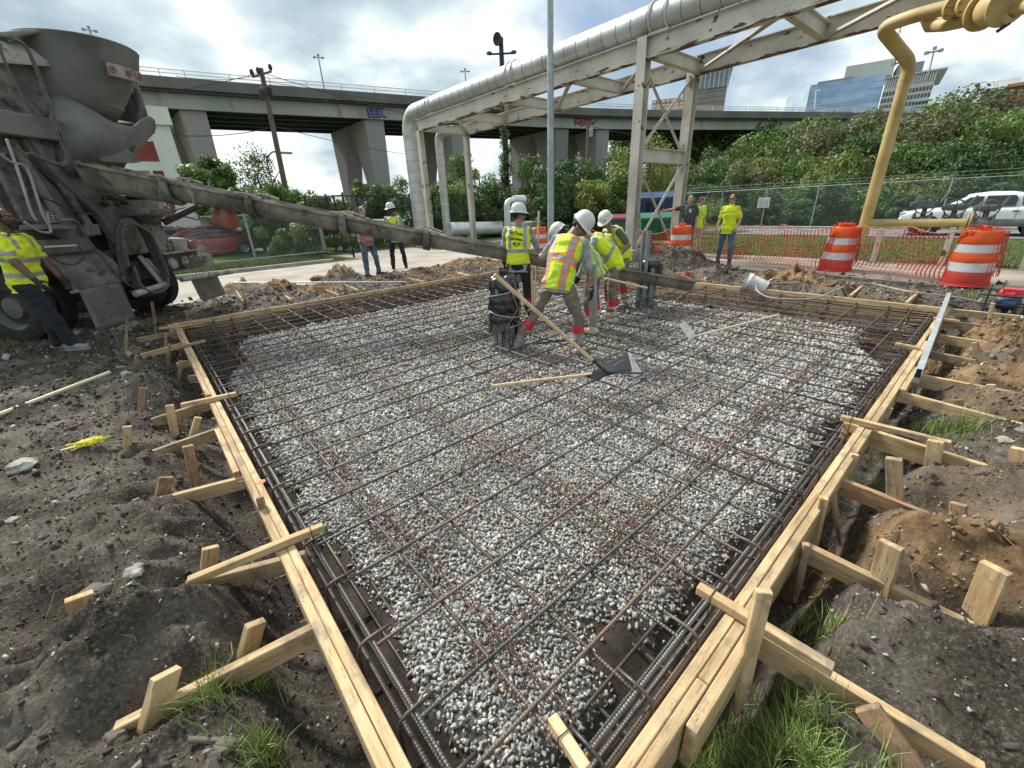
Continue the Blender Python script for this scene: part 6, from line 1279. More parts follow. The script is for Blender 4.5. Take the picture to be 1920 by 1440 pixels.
def leaves(n, centres, radii, lsize, tones, seed, squash=1., shell=.55, droop=0.):
    """leaf quads round clump centres -> V, F, C"""
    r_ = np.random.default_rng(seed); k = r_.choice(len(centres), n, p=radii**2/np.sum(radii**2)); d = r_.normal(size=(n, 3)); d /= np.linalg.norm(d, axis=1)[:, None]
    rad = radii[k]*(shell+(1-shell)*r_.random(n)**.5)*r_.uniform(.75, 1.12, n); P = centres[k]+d*rad[:, None]*np.array([1, 1, squash]); P[:, 2] -= droop*rad*r_.random(n)
    nrm = d+r_.normal(0, .55, (n, 3)); nrm /= np.linalg.norm(nrm, axis=1)[:, None]; t = np.cross(nrm, r_.normal(size=(n, 3))); t /= np.linalg.norm(t, axis=1)[:, None]; b = np.cross(nrm, t)
    s = lsize*r_.uniform(.6, 1.4, n); V = np.stack([P-t*s[:, None]*.5, P+b*s[:, None]*.28, P+t*s[:, None]*.6, P-b*s[:, None]*.28], 1)
    ct = r_.uniform(.72, 1.3, len(centres)); ci = r_.integers(0, len(tones), len(centres)); C = np.array(tones)[ci][k]*ct[k][:, None]*r_.uniform(.6, 1.45, n)[:, None]
    return V.reshape(-1, 3), (np.arange(n)[:, None]*4+np.arange(4)[None]), np.repeat(C, 4, 0)
G1 = [(.085,.155,.03), (.115,.195,.045), (.16,.235,.065)]; G2 = [(.045,.10,.03), (.065,.125,.04), (.09,.155,.05)]; G3 = [(.20,.25,.06), (.25,.28,.075), (.15,.21,.05)]; G4 = [(.16,.18,.07), (.14,.17,.07), (.21,.21,.10)]
def crown_pts(w, h, n, seed, shape='round'):
    r_ = np.random.default_rng(seed); c = []
    while len(c) < n:
        p = r_.uniform(-1, 1, 3)
        if np.linalg.norm(p) > 1: continue
        if shape == 'tall': p[:2] *= (1-.55*max(0, p[2]))
        if shape == 'bush': p[2] = abs(p[2])*1.0-.15
        c.append((p[0]*w/2, p[1]*w/2, (p[2]+1)*h/2 if shape != 'bush' else p[2]*h))
    c = np.array(c); return c, r_.uniform(.14, .27, n)*min(w, h*1.3)*(.8 if n > 30 else 1)
MESHCACHE = {}
def crown_mesh(key, w, h, n, nc, ls, tones, seed, shape):
    if key not in MESHCACHE:
        c, r_ = crown_pts(w, h, nc, seed, shape); V, F, C = leaves(n, c, r_, ls, tones, seed, .85); o = npmesh('crown', V, F, leaf_m, False, C); MESHCACHE[key] = o.data; bpy.data.objects.remove(o)
    return MESHCACHE[key]
def limbs(h, w, seed, top):
    rr = random.Random(seed); b = MB().tube([(0, 0, -.3), (rr.uniform(-.1, .1)*w, 0, h*.3), (rr.uniform(-.1, .1)*w, rr.uniform(-.1, .1)*w, h*top)], [w*.035, w*.026, w*.01], 6)
    for k in range(6):
        a = rr.uniform(0, 6.28); z = h*rr.uniform(.2, .55); b.tube([(0, 0, z), (w*.18*math.cos(a), w*.18*math.sin(a), z+h*.14), (w*.36*math.cos(a+.3), w*.36*math.sin(a+.3), z+h*.32)], [w*.015, w*.01, w*.004], 5)
    return b
def plant(name, cat, loc, w, h, label, group, tones, seed, kind='round', n=5200, nc=34, ls=.17, lift=.0, key=None, sc=(1,1,1), rz=None):
    e = empty(name, loc, label, cat, group, random.uniform(0, 6.28) if rz is None else rz); key = key or (kind, seed, w, h)
    me = crown_mesh(key, w, h, n, nc, ls, tones, seed, kind); c = link(bpy.data.objects.new('crown', me)); c.parent = e; c.location = (0, 0, lift)
    tk = ('t',)+key if isinstance(key, tuple) else key+'t'
    if tk not in MESHCACHE: t = limbs(h, w, seed, .8).build('trunk', bark); MESHCACHE[tk] = t.data; bpy.data.objects.remove(t)
    t = link(bpy.data.objects.new('trunk', MESHCACHE[tk])); t.parent = e; t.scale = (1, 1, (h+lift)/h); e.scale = sc; return e
# --- bushes on the hill: individual shrubs from eight patterns
rr = random.Random(11); spots = []
rows = [(35.2, -26, 18, 2.5, 2.3), (37.8, -26, 20, 2.8, 3.0), (41, -26, 22, 3.2, 3.6), (45, -26, 22, 3.6, 3.9), (49.5, -24, 23, 4.2, 4.1), (55, -24, 24, 5, 4.2), (62, -24, 26, 6, 4.4)]
for X, ya, yb, st, hh in rows:
    y = ya
    while y < yb:
        spots.append((X+rr.uniform(-1, 1), y+rr.uniform(-.7, .7), st*rr.uniform(1.3, 1.7), hh*rr.uniform(.75, 1.2))); y += st
pal = [G1, G2, G1, G3, G4, G2, G1, G3]
BL = ['mid green bush massed with others on the hillside', 'dark green bush massed with others on the hillside', 'mid green bush massed with others on the hillside', 'yellowish bush massed with others on the hillside',
      'dry brownish bush massed with others on the hillside', 'dark green bush massed with others on the hillside', 'mid green bush massed with others on the hillside', 'yellowish bush massed with others on the hillside']
for i, (x, y, w, h) in enumerate(spots):
    k = rr.choices(range(8), [3, 2, 3, 1.4 if x < 40 else .6, .8 if x < 40 else 3, 2, 3, 1.2])[0]; z = float(hillz(x, y))
    lim = onv(at(960, 300, 10).x, 0, (1, 1)) if False else None
    plant('bush', 'bush', (x, y, z-.1), 4, 3, BL[k], 'bushes covering the hillside, '+BL[k].split(' bush')[0], pal[k], 100+k, 'bush', 9500, 52, .155, key='hillbush%d' % k, sc=(w/4, w/4, h/3))
# --- individual trees, placed by where they stand out: (px, top py, foot D, width m, kind, tones, label)
TR = [(1215, 262, 31, 4.5, 'round', G3, 'light green tree between the legs of the pipe rack'), (1140, 285, 33, 4.0, 'round', G1, 'rounded tree just left of the front rack leg'),
 (1075, 300, 32, 3.6, 'round', G2, 'dark tree right of the grey lamp pole'), (1000, 285, 31, 3.2, 'tall', G1, 'upright tree left of the grey lamp pole'), (1040, 330, 28, 3.2, 'round', G2, 'low dark tree behind the grey lamp pole'),
 (895, 295, 30, 3.4, 'tall', G1, 'feathery tree seen between the two rack end posts'), (862, 285, 36, 3.2, 'tall', G1, 'thin topped tree behind the slimmer silver pipe'), (835, 345, 27, 3, 'round', G1, 'bush behind the slimmer silver pipe'),
 (745, 335, 34, 3.2, 'round', G1, 'small tree left of the tall silver pipe'), (712, 350, 30, 2.4, 'round', G2, 'dark shrub in front of the nearer bridge pier'), (676, 338, 32, 1.8, 'tall', G3, 'young yellow green tree before the bridge pier'),
 (625, 372, 31, 2.8, 'round', G1, 'shrub behind the black gate posts'), (565, 352, 30, 3.0, 'round', G1, 'shrub behind the foot of the leaning utility pole'), (590, 362, 29, 2.2, 'round', G3, 'pale shrub next to the leaning utility pole'),
 (475, 286, 37, 4.4, 'round', G2, 'open crowned tree left of the leaning utility pole'), (378, 290, 26, 2.0, 'round', G1, 'tree peeping over the chute beside the brick building'), (520, 345, 28, 2.4, 'round', G1, 'bush above the chute below the street lamp'),
 (468, 350, 25, 2.4, 'round', G1, 'bush just behind the red guard of the chute'), (800, 390, 26, 2.4, 'round', G2, 'low shrub behind the tall silver pipe'), (925, 345, 27, 2.8, 'round', G2, 'dark bush behind the white bent pipe'),
 (1165, 330, 29, 3.2, 'round', G1, 'bush behind the black fence left of the blue skip'), (1110, 345, 28.5, 3.0, 'round', G3, 'light green bush behind the black fence posts')]
for i, (px, py, D, w, kd, tn, lb) in enumerate(TR):
    p = at(px, py, D); zg = max(GL, float(hillz(p.x, p.y)) if p.x > 32.4 else GL); h = p.z-zg; sparse = 'open' in lb
    lift = .25*h if h > 4 and kd == 'round' else 0
    plant('tree' if h > 2.6 else 'shrub', 'tree' if h > 2.6 else 'shrub', (p.x, p.y, zg), w, h-lift, lb, 'trees and shrubs behind the fences', tn, 200+i, kd, 3800 if sparse else 6500, 26 if sparse else 40, .16 if not sparse else .15, lift)
# ivy on the floodlight pole
a = at(955, 235, 32.7); cs = np.array([(random.uniform(-.25, .25)*(1.2-z/12), random.uniform(-.25, .25), z) for z in np.arange(.2, a.z-GL, .16)]); V, F, C = leaves(7000, cs, np.full(len(cs), .36)*np.linspace(1.5, .8, len(cs)), .13, G2, 77)
o = npmesh('ivy', V+np.array([0, 0, 0]), F, leaf_m, False, C); o.location = (HP.location.x, HP.location.y, GL); tag(o, 'column of ivy climbing the floodlight pole', 'ivy')
# hedges of vines grown through the fences
def vine_wall(pts, h, thick, n, label, tones, seed, ls=.12):
    r_ = np.random.default_rng(seed); cs = []
    for (x0, y0), (x1, y1) in zip(pts[:-1], pts[1:]):
        L_ = math.hypot(x1-x0, y1-y0); m_ = int(L_*6)
        for k in range(m_): t = r_.random(); cs.append((x0+(x1-x0)*t+r_.normal(0, thick*.3), y0+(y1-y0)*t+r_.normal(0, thick*.3), GL+.1+r_.random()**.8*h*(.75+.3*math.sin(t*L_*1.3+seed))))
    cs = np.array(cs); V, F, C = leaves(n, cs, r_.uniform(.22, .42, len(cs)), ls, tones, seed); o = npmesh('vines', V-cs[0], F, leaf_m, False, C); o.location = cs[0]; tag(o, label, 'vines')
vine_wall([(4.5, 21.4), (5.1, 20.8), (5.9, 20.2)], 1.75, .5, 7000, 'mass of vines and weeds behind the left wire fence', G1, 5)
vine_wall([(4.9, 24.2), (6.6, 23.2)], 2.3, .6, 6000, 'denser green vines below the red guard of the chute', G2, 6)
vine_wall([(7, 21.4), (11, 22.5), (14.5, 23.5)], 1.5, .6, 13000, 'vines and brush behind the black gate', G1, 7)
vine_wall([(18.9, 28), (24.8, 24.5), (29.6, 20)], 2.3, .5, 20000, 'vines hanging over the black fence behind the bent workers', G3+G1, 8)
vine_wall([(33.4, 17), (33.5, 6), (33.4, -4)], 2.0, .9, 24000, 'weeds and vines along the foot of the galvanised fence', G1+G2, 9, .14)
vine_wall([(33.5, -4), (33.7, -20)], 2.4, 1., 12000, 'yellowish weeds behind the white pickup', G3+G1, 10, .14)
# distant woods beyond the bridge and on the flat horizon
cs = []; r_ = np.random.default_rng(4)
for k in range(900):
    t = r_.random(); x = -60+160*t; y = 95-35*t+r_.normal(0, 3); cs.append((x, y, GL+r_.random()*3.6*(.7+.4*math.sin(x*.13))))
for k in range(900):
    px = r_.uniform(1150, 1460); D_ = r_.uniform(88, 112); p = at(px, 243+r_.uniform(0, 60), D_); cs.append((p.x, p.y, p.z))
cs = np.array(cs); V, F, C = leaves(60000, cs, r_.uniform(1.0, 2.0, len(cs)), .55, G2+G1, 12); tag(npmesh('woods', V, F, leaf_m, False, C), kind='stuff')
# lawn blades on the verges
n = 26000; ax = 13.8+11.8*rng.random(n)**1.4; ay = rng.uniform(-1.5, 9.5, n); blades('grass', ax, ay, .03, .09, .006, 21, (.13, .17, .05))
n = 26000; ax = rng.uniform(-4, 11, n); ay = rng.uniform(16.6, 20.5, n); k = (ay > 16.6) & ((ax < 6) | (ax > 10.5) | (ay > 19.2)); blades('grass', ax[k], ay[k], .03, .10, .007, 22, (.12, .16, .045))
# ================================================================ PEOPLE
def rotm(ax, deg): return Matrix.Rotation(R(deg), 3, ax)
def capsule(mb, a, b, ra, rb, n=14, fy=1., up=(0,0,1)):
    a, b = Vector(a), Vector(b); L_ = max((b-a).length, 1e-4); pr = []
    for k in range(5): t = -math.pi/2+math.pi/2*k/5; pr.append((ra*math.cos(t)+1e-5, ra*math.sin(t)))
    pr.append((ra, 0)); pr.append((rb, L_))
    for k in range(1, 6): t = math.pi/2*k/5; pr.append((rb*math.cos(t)+1e-5, L_+rb*math.sin(t)))
    q = len(pr); k0 = len(mb.v); mb.lathe(pr, a, b-a, n, sc=(1, fy), up=up); mb.add([], [])
    mb.f.append(tuple(range(k0, k0+n))[::-1]); mb.m.append(0); mb.f.append(tuple(range(k0+(q-1)*n, k0+q*n))); mb.m.append(0)
def ellipsoid(mb, c, r, M3=None, n=18):
    M3 = M3 or Matrix.Identity(3); P = []
    for i in range(n//2+1):
        t = -math.pi/2+math.pi*i/(n//2); P.append([Vector(c)+M3@Vector((r[0]*max(math.cos(t), 1e-3)*math.cos(a), r[1]*max(math.cos(t), 1e-3)*math.sin(a), r[2]*math.sin(t))) for a in [2*math.pi*j/n for j in range(n)]])
    k0 = len(mb.v); mb.grid(P, closed=True); mb.f.append(tuple(range(k0, k0+n))[::-1]); mb.m.append(0); mb.f.append(tuple(range(k0+(n//2)*n, k0+(n//2+1)*n))); mb.m.append(0)
def loft(mb, secs, n=22):
    """secs: (centre, 3x3 frame, rx, ry, squareness)"""
    P = []
    for c, M3, rx, ry in secs:
        P.append([Vector(c)+M3@Vector((rx*math.copysign(abs(math.cos(a))**.8, math.cos(a)), ry*math.copysign(abs(math.sin(a))**.9, math.sin(a)), 0)) for a in [2*math.pi*j/n for j in range(n)]])
    k0 = len(mb.v); mb.grid(P, closed=True); mb.f.append(tuple(range(k0, k0+n))[::-1]); mb.m.append(0); q = len(P); mb.f.append(tuple(range(k0+(q-1)*n, k0+q*n))); mb.m.append(0)
def solidify(mb, name, mats, parent, voxel=.008, smooth_n=3, wrinkle=0., wsc=14., cls=None, wdir=None):
    me = bpy.data.meshes.new(name); me.from_pydata(mb.v, [], mb.f); bm = bmesh.new(); bm.from_mesh(me); bmesh.ops.recalc_face_normals(bm, faces=bm.faces[:]); bm.to_mesh(me); bm.free()
    o = link(bpy.data.objects.new(name, me)); md = o.modifiers.new('r', 'REMESH'); md.mode = 'VOXEL'; md.voxel_size = voxel
    if smooth_n: sm = o.modifiers.new('s', 'SMOOTH'); sm.iterations = smooth_n; sm.factor = .5
    dg = bpy.context.evaluated_depsgraph_get(); me2 = bpy.data.meshes.new_from_object(o.evaluated_get(dg)); bpy.data.objects.remove(o); bpy.data.meshes.remove(me); me2.name = name
    nv = len(me2.vertices); co = np.empty(nv*3, np.float32); me2.vertices.foreach_get('co', co); co = co.reshape(-1, 3)
    if wrinkle:
        no = np.empty(nv*3, np.float32); me2.vertices.foreach_get('normal', no); no = no.reshape(-1, 3); x, y, z = co.T
        f = fbm(x*wsc+z*wsc*.5+5, y*wsc-z*wsc*.9, 3, 3)*.6+fbm(z*wsc*1.5+x*wsc*.5, (x-y)*wsc*.6, 8, 3)*.7
        f = f-1.1*np.abs(fbm(z*wsc*1.1-x*wsc*.4, (x+y)*wsc*.45, 15, 2))
        co = co+no*(f*wrinkle)[:, None]; me2.vertices.foreach_set('co', co.astype(np.float32).ravel())
    if not isinstance(mats, (list, tuple)): mats = [mats]
    me2.materials.clear()
    for m in mats: me2.materials.append(m)
    nf = len(me2.polygons); mi = np.zeros(nf, np.int32)
    if cls is not None: c = np.empty(nf*3, np.float32); me2.polygons.foreach_get('center', c); mi = cls(c.reshape(-1, 3)).astype(np.int32)
    me2.polygons.foreach_set('material_index', mi); me2.polygons.foreach_set('use_smooth', np.ones(nf, bool)); me2.update()
    o = link(bpy.data.objects.new(name, me2)); par(o, parent); return o
skinD = mat('dark_brown_skin', [(.10,.048,.028), (.15,.075,.045)], scale=8, rough=.5, sss=.05); skinB = mat('brown_skin', [(.24,.125,.075), (.33,.18,.11)], scale=8, rough=.5, sss=.05); skinP = mat('light_skin', [(.42,.25,.18), (.52,.33,.25)], scale=8, rough=.5, sss=.05)
hairk = mat('black_hair', [(.008,.007,.006), (.02,.017,.015)], scale=60, rough=.7, bump=.6, bscale=120); hairg = mat('grey_hair', [(.06,.055,.05), (.16,.15,.14)], scale=60, rough=.7, bump=.6, bscale=120)
hiviz = mat('hi_vis_lime', [(.50,.68,.03), (.62,.82,.05)], scale=5, rough=.75, bump=.25, bscale=30); hiyel = mat('hi_vis_yellow', [(.62,.72,.02), (.76,.86,.03)], scale=5, rough=.75, bump=.25, bscale=30); himesh = mat('hi_vis_mesh', [(.36,.60,.10), (.46,.72,.16)], scale=5, rough=.8, bump=.3, bscale=160)
silver_t = mat('silver_tape', [(.26,.27,.28), (.36,.37,.38)], scale=12, rough=.4); oran_t = mat('orange_tape', [(.82,.16,.03), (.9,.24,.06)], scale=5, rough=.6)
greyT = mat('grey_cotton', [(.24,.25,.27), (.34,.35,.38)], scale=4, rough=.95, bump=.3, bscale=30); navyT = mat('dark_polo_cotton', [(.045,.065,.075), (.07,.095,.105)], scale=4, rough=.95, bump=.3, bscale=30); pinkT = mat('pink_cotton', [(.34,.14,.14), (.45,.21,.21)], scale=4, rough=.95, bump=.3, bscale=30); greenT = mat('green_cotton', [(.05,.085,.065), (.08,.12,.09)], scale=4, rough=.95, bump=.3, bscale=30)
jeanD = mat('dark_denim', [(.010,.012,.018), (.022,.025,.034)], scale=5, rough=.95, bump=.3, bscale=60, spots=(.045,.044,.045), spot_scale=4, spot_at=(.62,.85)); jeanB = mat('blue_denim', [(.05,.085,.13), (.13,.19,.26)], scale=3, rough=.95, bump=.3, bscale=60); khaki = mat('taupe_work_trousers', [(.13,.105,.085), (.22,.185,.15)], scale=4, rough=.95, bump=.3, bscale=40, spots=(.09,.075,.06), spot_scale=4); blackT = mat('black_trousers', [(.012,.012,.014), (.03,.03,.033)], scale=4, rough=.95, bump=.3, bscale=40)
boot_m = mat('pale_rubber_boot', [(.50,.44,.33), (.66,.60,.48)], scale=7, rough=.6, spots=(.34,.30,.24), spot_scale=5, spot_at=(.55,.75)); boot_g = mat('grey_dusty_boot', [(.22,.21,.20), (.38,.36,.33)], scale=7, rough=.8); shoe_g = mat('grey_sneaker', [(.16,.16,.16), (.30,.29,.28)], scale=9, rough=.8); shoe_k = mat('black_shoe', [(.02,.018,.016), (.06,.05,.045)], scale=9, rough=.7)
redtape = mat('red_duct_tape', [(.55,.02,.03), (.70,.04,.05)], scale=9, rough=.4, bump=.3, bscale=30); glove_k = mat('black_glove', [(.012,.012,.014), (.04,.04,.042)], scale=12, rough=.8, bump=.3, bscale=40)
hat_w = mat('hard_hat_white', [(.56,.56,.54), (.70,.70,.68)], scale=7, rough=.4, spots=(.38,.36,.33), spot_scale=7, spot_at=(.6,.75)); hat_b = mat('hard_hat_band', [(.02,.02,.025)], rough=.6); sticker = mat('helmet_sticker', [(.35,.10,.08), (.55,.5,.45), (.12,.2,.18)], scale=14, rough=.5, ramp=(.45,.55)); eyew = mat('eye_white', [(.6,.58,.55)], rough=.2); lens_m = mat('sunglass_lens', [(.02,.008,.01)], rough=.08); lipm = mat('lips', [(.20,.08,.06)], rough=.5)
def person(label, loc, face, P):
    """P: pose and clothes; local frame faces +Y, +X is the person's right"""
    s = P.get('h', 1.75)/1.75; rt = empty('person', loc, label, 'person', P.get('group')); M = Matrix.Rotation(-R(face), 3, 'Z'); O = Vector(loc)
    V3 = lambda *a: Vector(a)
    def dv(az, down):   # direction: down degrees from straight down, swung towards azimuth az (0 = forward, 90 = right)
        a, d = R(az), R(down); return V3(math.sin(d)*math.sin(a), math.sin(d)*math.cos(a), -math.cos(d))
    legs = P.get('legs', {'R': ((90, 4), (0, 0)), 'L': ((-90, 4), (0, 0))}); LT, LS = .43*s, .41*s; J = {}
    off = {}
    for k, sg in (('R', 1), ('L', -1)):
        th, sh = dv(*legs[k][0]), dv(*legs[k][1]); off[k] = (V3(sg*.095*s, 0, 0), th*LT, sh*LS)
    hipz = max(-(off[k][1]+off[k][2]).z for k in 'RL')+.085*s; hx = -sum((off[k][1]+off[k][2]).x for k in 'RL')/2; hy = -sum((off[k][1]+off[k][2]).y for k in 'RL')/2
    hip = V3(hx, hy, hipz); J['hip'] = hip
    for k in 'RL': a = hip+off[k][0]; J['h'+k] = a; J['k'+k] = a+off[k][1]; J['a'+k] = J['k'+k]+off[k][2]
    bend, side, twist = P.get('torso', (3, 0, 0)); Rp = rotm('Z', -twist*.2)@rotm('X', -bend*.45)@rotm('Y', side*.5); Rc = rotm('Z', -twist)@rotm('X', -bend)@rotm('Y', side)
    Rc2 = rotm('Z', -twist)@rotm('X', -bend*1.25)@rotm('Y', side)
    waist = hip+Rp@V3(0, 0, .17*s); chest = waist+Rc@V3(0, 0, .22*s); neck = chest+Rc2@V3(0, -.012, .165*s); hp, hyw, hr = P.get('head', (0, 0, 0)); Rh = rotm('Z', -hyw)@rotm('X', -hp)@rotm('Y', hr)
    hc = neck+Rc2@V3(0, .01*s, .06*s)+Rh@V3(0, .012, .105*s)
    arms = P.get('arms', {'R': ((80, 8), (20, 12)), 'L': ((-80, 8), (-20, 12))})
    for k, sg in (('R', 1), ('L', -1)):
        sh = chest+Rc2@V3(sg*.178*s, -.0, .10*s); J['s'+k] = sh; J['e'+k] = sh+dv(*arms[k][0])*.285*s; J['w'+k] = J['e'+k]+dv(*arms[k][1])*.25*s
    T = lambda v: O+M@v
    bw = P.get('bulk', 1.)*s; skin = P['skin']
    Jw = {k: T(v) for k, v in J.items()}; W3 = lambda A: M@A
    def torso_secs(g, z0=-1, z1=1, belly=P.get('belly', 0)):
        S = [(hip+Rp@V3(0, 0, -.10*s), Rp, .150*bw, .105*bw), (hip, Rp, .168*bw, .115*bw), (waist, Rp.lerp(Rc, .5) if hasattr(Rp, 'lerp') else Rc, .150*bw, .105*bw), (chest+Rc@V3(0, 0, -.07*s), Rc, .165*bw, .112*bw), (chest+Rc@V3(0, 0, .03*s), Rc2, .172*bw, .112*bw), (chest+Rc2@V3(0, -.005, .11*s), Rc2, .150*bw, .085*bw), (chest+Rc2@V3(0, -.008, .15*s), Rc2, .085*bw, .06*bw)]
        return [(T(c), W3(F), rx+g, ry+g+(belly*.05 if 1 <= i <= 3 else 0)) for i, (c, F, rx, ry) in enumerate(S)]
    # ---- body
    b = MB(); hcw = T(hc); HR = W3(Rh)
    ellipsoid(b, hcw+HR@V3(0, -.012, .022)*s, (.073*s, .092*s, .088*s), HR); ellipsoid(b, hcw+HR@V3(0, .03, -.035)*s, (.054*s, .058*s, .068*s), HR); ellipsoid(b, hcw+HR@V3(0, .058, -.080)*s, (.028*s, .026*s, .024*s), HR)
    capsule(b, hcw+HR@V3(0, .082, .012)*s, hcw+HR@V3(0, .104, -.024)*s, .0085*s, .014*s); ellipsoid(b, hcw+HR@V3(0, .094, -.028)*s, (.019*s, .012*s, .010*s), HR)
    for x in (-1, 1):
        ellipsoid(b, hcw+HR@V3(x*.075, -.008, -.012)*s, (.010*s, .020*s, .032*s), HR); capsule(b, hcw+HR@V3(x*.012, .083, .024)*s, hcw+HR@V3(x*.05, .066, .024)*s, .011*s, .009*s); ellipsoid(b, hcw+HR@V3(x*.038, .056, -.025)*s, (.022*s, .022*s, .02*s), HR)
    ellipsoid(b, hcw+HR@V3(0, .080, -.052)*s, (.026*s, .012*s, .010*s), HR)
    capsule(b, T(neck-Rc2@V3(0, 0, .04*s)), hcw+HR@V3(0, -.015, -.05)*s, .056*s, .054*s); loft(b, torso_secs(-.012))
    for k, sg in (('R', 1), ('L', -1)):
        capsule(b, Jw['s'+k], Jw['e'+k], .046*bw, .037*bw); capsule(b, Jw['e'+k], Jw['w'+k], .040*bw, .026*bw); capsule(b, Jw['h'+k], Jw['k'+k], .078*bw, .052*bw); capsule(b, Jw['k'+k], Jw['a'+k], .052*bw, .036*bw)
        f = M@(rotm('Z', -P.get('feet', {'R': 12, 'L': -12})[k])@V3(0, 1, 0)); capsule(b, Jw['a'+k]+f*-.03-V3(0, 0, .04*s), Jw['a'+k]+f*.15*s-V3(0, 0, .05*s), .036*s, .028*s)
    def hand(mb, k, sg, g=0.):
        d = (Jw['w'+k]-Jw['e'+k]).normalized(); fw = M@V3(0, 1, 0); nrm_ = (M@V3(-sg, .15, 0)); nrm_ = (nrm_-d*nrm_.dot(d)).normalized(); sd = d.cross(nrm_)*sg   # nrm_ = palm side, sd = thumb side
        if sd.dot(fw) < 0: sd = -sd
        w = Jw['w'+k]; pc = w+d*.052*s; X3 = Matrix((sd, nrm_, d)).transposed(); ellipsoid(mb, pc, (.038*s+g, .015*s+g, .052*s+g), X3)
        curl = P.get('curl', 35)
        for i, (o_, l_) in enumerate(((.028, .072), (.010, .080), (-.009, .074), (-.027, .058))):
            p0 = w+d*.085*s+sd*o_*s; c1 = R(curl*.6+i*3); d1 = d*math.cos(c1)+nrm_*math.sin(c1)+sd*o_*1.2; p1 = p0+d1*l_*.5*s; c2 = R(curl*1.7+i*4); d2 = d*math.cos(c2)+nrm_*math.sin(c2); p2 = p1+d2*l_*.5*s
            capsule(mb, p0, p1, .0092*s+g, .0085*s+g, 8); capsule(mb, p1, p2, .0085*s+g, .0072*s+g, 8)
        p0 = w+d*.03*s+sd*.028*s; p1 = p0+(sd*.8+d*.7+nrm_*.3).normalized()*.042*s; p2 = p1+(d*.9+sd*.25+nrm_*.4).normalized()*.03*s; capsule(mb, p0, p1, .013*s+g, .0105*s+g, 8); capsule(mb, p1, p2, .0105*s+g, .0085*s+g, 8)
    for k, sg in (('R', 1), ('L', -1)): hand(b, k, sg)
    solidify(b, 'body', skin, rt, P.get('vox', .0065), 2)
    for x in (-1, 1): e = MB(); ellipsoid(e, hcw+HR@V3(x*.031, .073, .006)*s, (.011*s, .007*s, .006*s), HR, 10); e.build('eye', eyew, rt, smooth='all'); e = MB(); ellipsoid(e, hcw+HR@V3(x*.031, .079, .006)*s, (.005*s, .003*s, .005*s), HR, 8); e.build('iris', hairk, rt, smooth='all')
    e = MB(); capsule(e, hcw+HR@V3(-.02, .089, -.052)*s, hcw+HR@V3(.02, .089, -.052)*s, .004, .004, 8); e.build('mouth', lipm, rt, smooth='all')
    hm = P.get('hair', hairk)
    if hm:
        e = MB(); ellipsoid(e, hcw+HR@V3(0, -.02, .03)*s, (.078*s, .090*s, .082*s), HR); ellipsoid(e, hcw+HR@V3(0, -.055, -.02)*s, (.066*s, .045*s, .06*s), HR)
        for x in (-1, 1): e_ = hcw+HR@V3(x*.062, .02, .03)*s; ellipsoid(e, e_, (.017*s, .03*s, .035*s), HR)
        solidify(e, 'hair', hm, rt, .008, 1, .004, 60)
    if P.get('beard'):
        e = MB(); ellipsoid(e, hcw+HR@V3(0, .055, -.085)*s, (.048*s, .045*s, .040*s), HR); ellipsoid(e, hcw+HR@V3(0, .07, -.108)*s, (.036*s, .034*s, .034*s), HR); capsule(e, hcw+HR@V3(-.028, .083, -.04)*s, hcw+HR@V3(.028, .083, -.04)*s, .008*s, .008*s)
        for x in (-1, 1): capsule(e, hcw+HR@V3(x*.064, .01, -.02)*s, hcw+HR@V3(x*.045, .055, -.075)*s, .012*s, .022*s)
        solidify(e, 'beard', P['beard'], rt, .008, 1, .004, 60)
    if P.get('glasses'):
        g = MB()
        for x in (-1, 1): g.box((0,0,0), (.052*s, .008, .036*s), Mx=Matrix.Translation(hcw)@HR.to_4x4()@Matrix.Translation(V3(x*.030*s, .098*s, .008*s))@Matrix.Rotation(-x*.25, 4, 'Z')).beam(hcw+HR@V3(x*.056, .088, .014)*s, hcw+HR@V3(x*.082, -.01, .012)*s, .006, .008)
        g.build('sunglasses', lens_m, rt, bevel=.004)
    if P.get('hat'):
        hb = hcw+HR@V3(0, -.012, .038)*s; ax = HR@V3(0, 0, 1); fr = HR@V3(0, 1, 0); hw = 1.04*s
        pr = [(.112, .0), (.109, .02), (.106, .045), (.096, .078), (.078, .104), (.05, .122), (.02, .129), (.001, .130)]
        hat = MB(); hat.lathe([(r_*hw*.94, z*hw) for r_, z in pr], hb, ax, 28, sc=(1.0, 1.16), up=tuple(fr)); 
        P_ = []   # brim, longer in front
        for t in np.linspace(0, 2*math.pi, 36, endpoint=False):
            c_, s_ = math.cos(t), math.sin(t); ext = .010+.034*max(0, s_)**2.2; rr_ = .104*hw
            P_.append([hb+HR@V3(rr_*c_*1.0, rr_*s_*1.16, .004*hw), hb+HR@V3((rr_+ext)*c_, (rr_*1.16+ext)*s_, -.006-.012*max(0, s_)), hb+HR@V3((rr_+ext)*c_, (rr_*1.16+ext)*s_, -.011-.012*max(0, s_))])
        P_.append(P_[0]); hat.grid(P_)
        for x in (-.03, 0, .03): hat.tube([hb+HR@V3(x*(1-.1*k)*hw, (-.105+.035*k)*hw*1.08, [.045, .085, .112, .127, .112, .085, .045][k]*hw+.003) for k in range(7)], .006, 6)
        H_ = hat.build('hard_hat', hat_w, rt, smooth=True); H_.data.materials
        st = MB(); st.lathe([(.100*hw, -.03), (.104*hw, -.01), (.100*hw, .005)], hb-ax*.012, ax, 24, sc=(1.0, 1.14), up=tuple(fr)); st.build('hat_band', hat_b, H_, smooth=True)
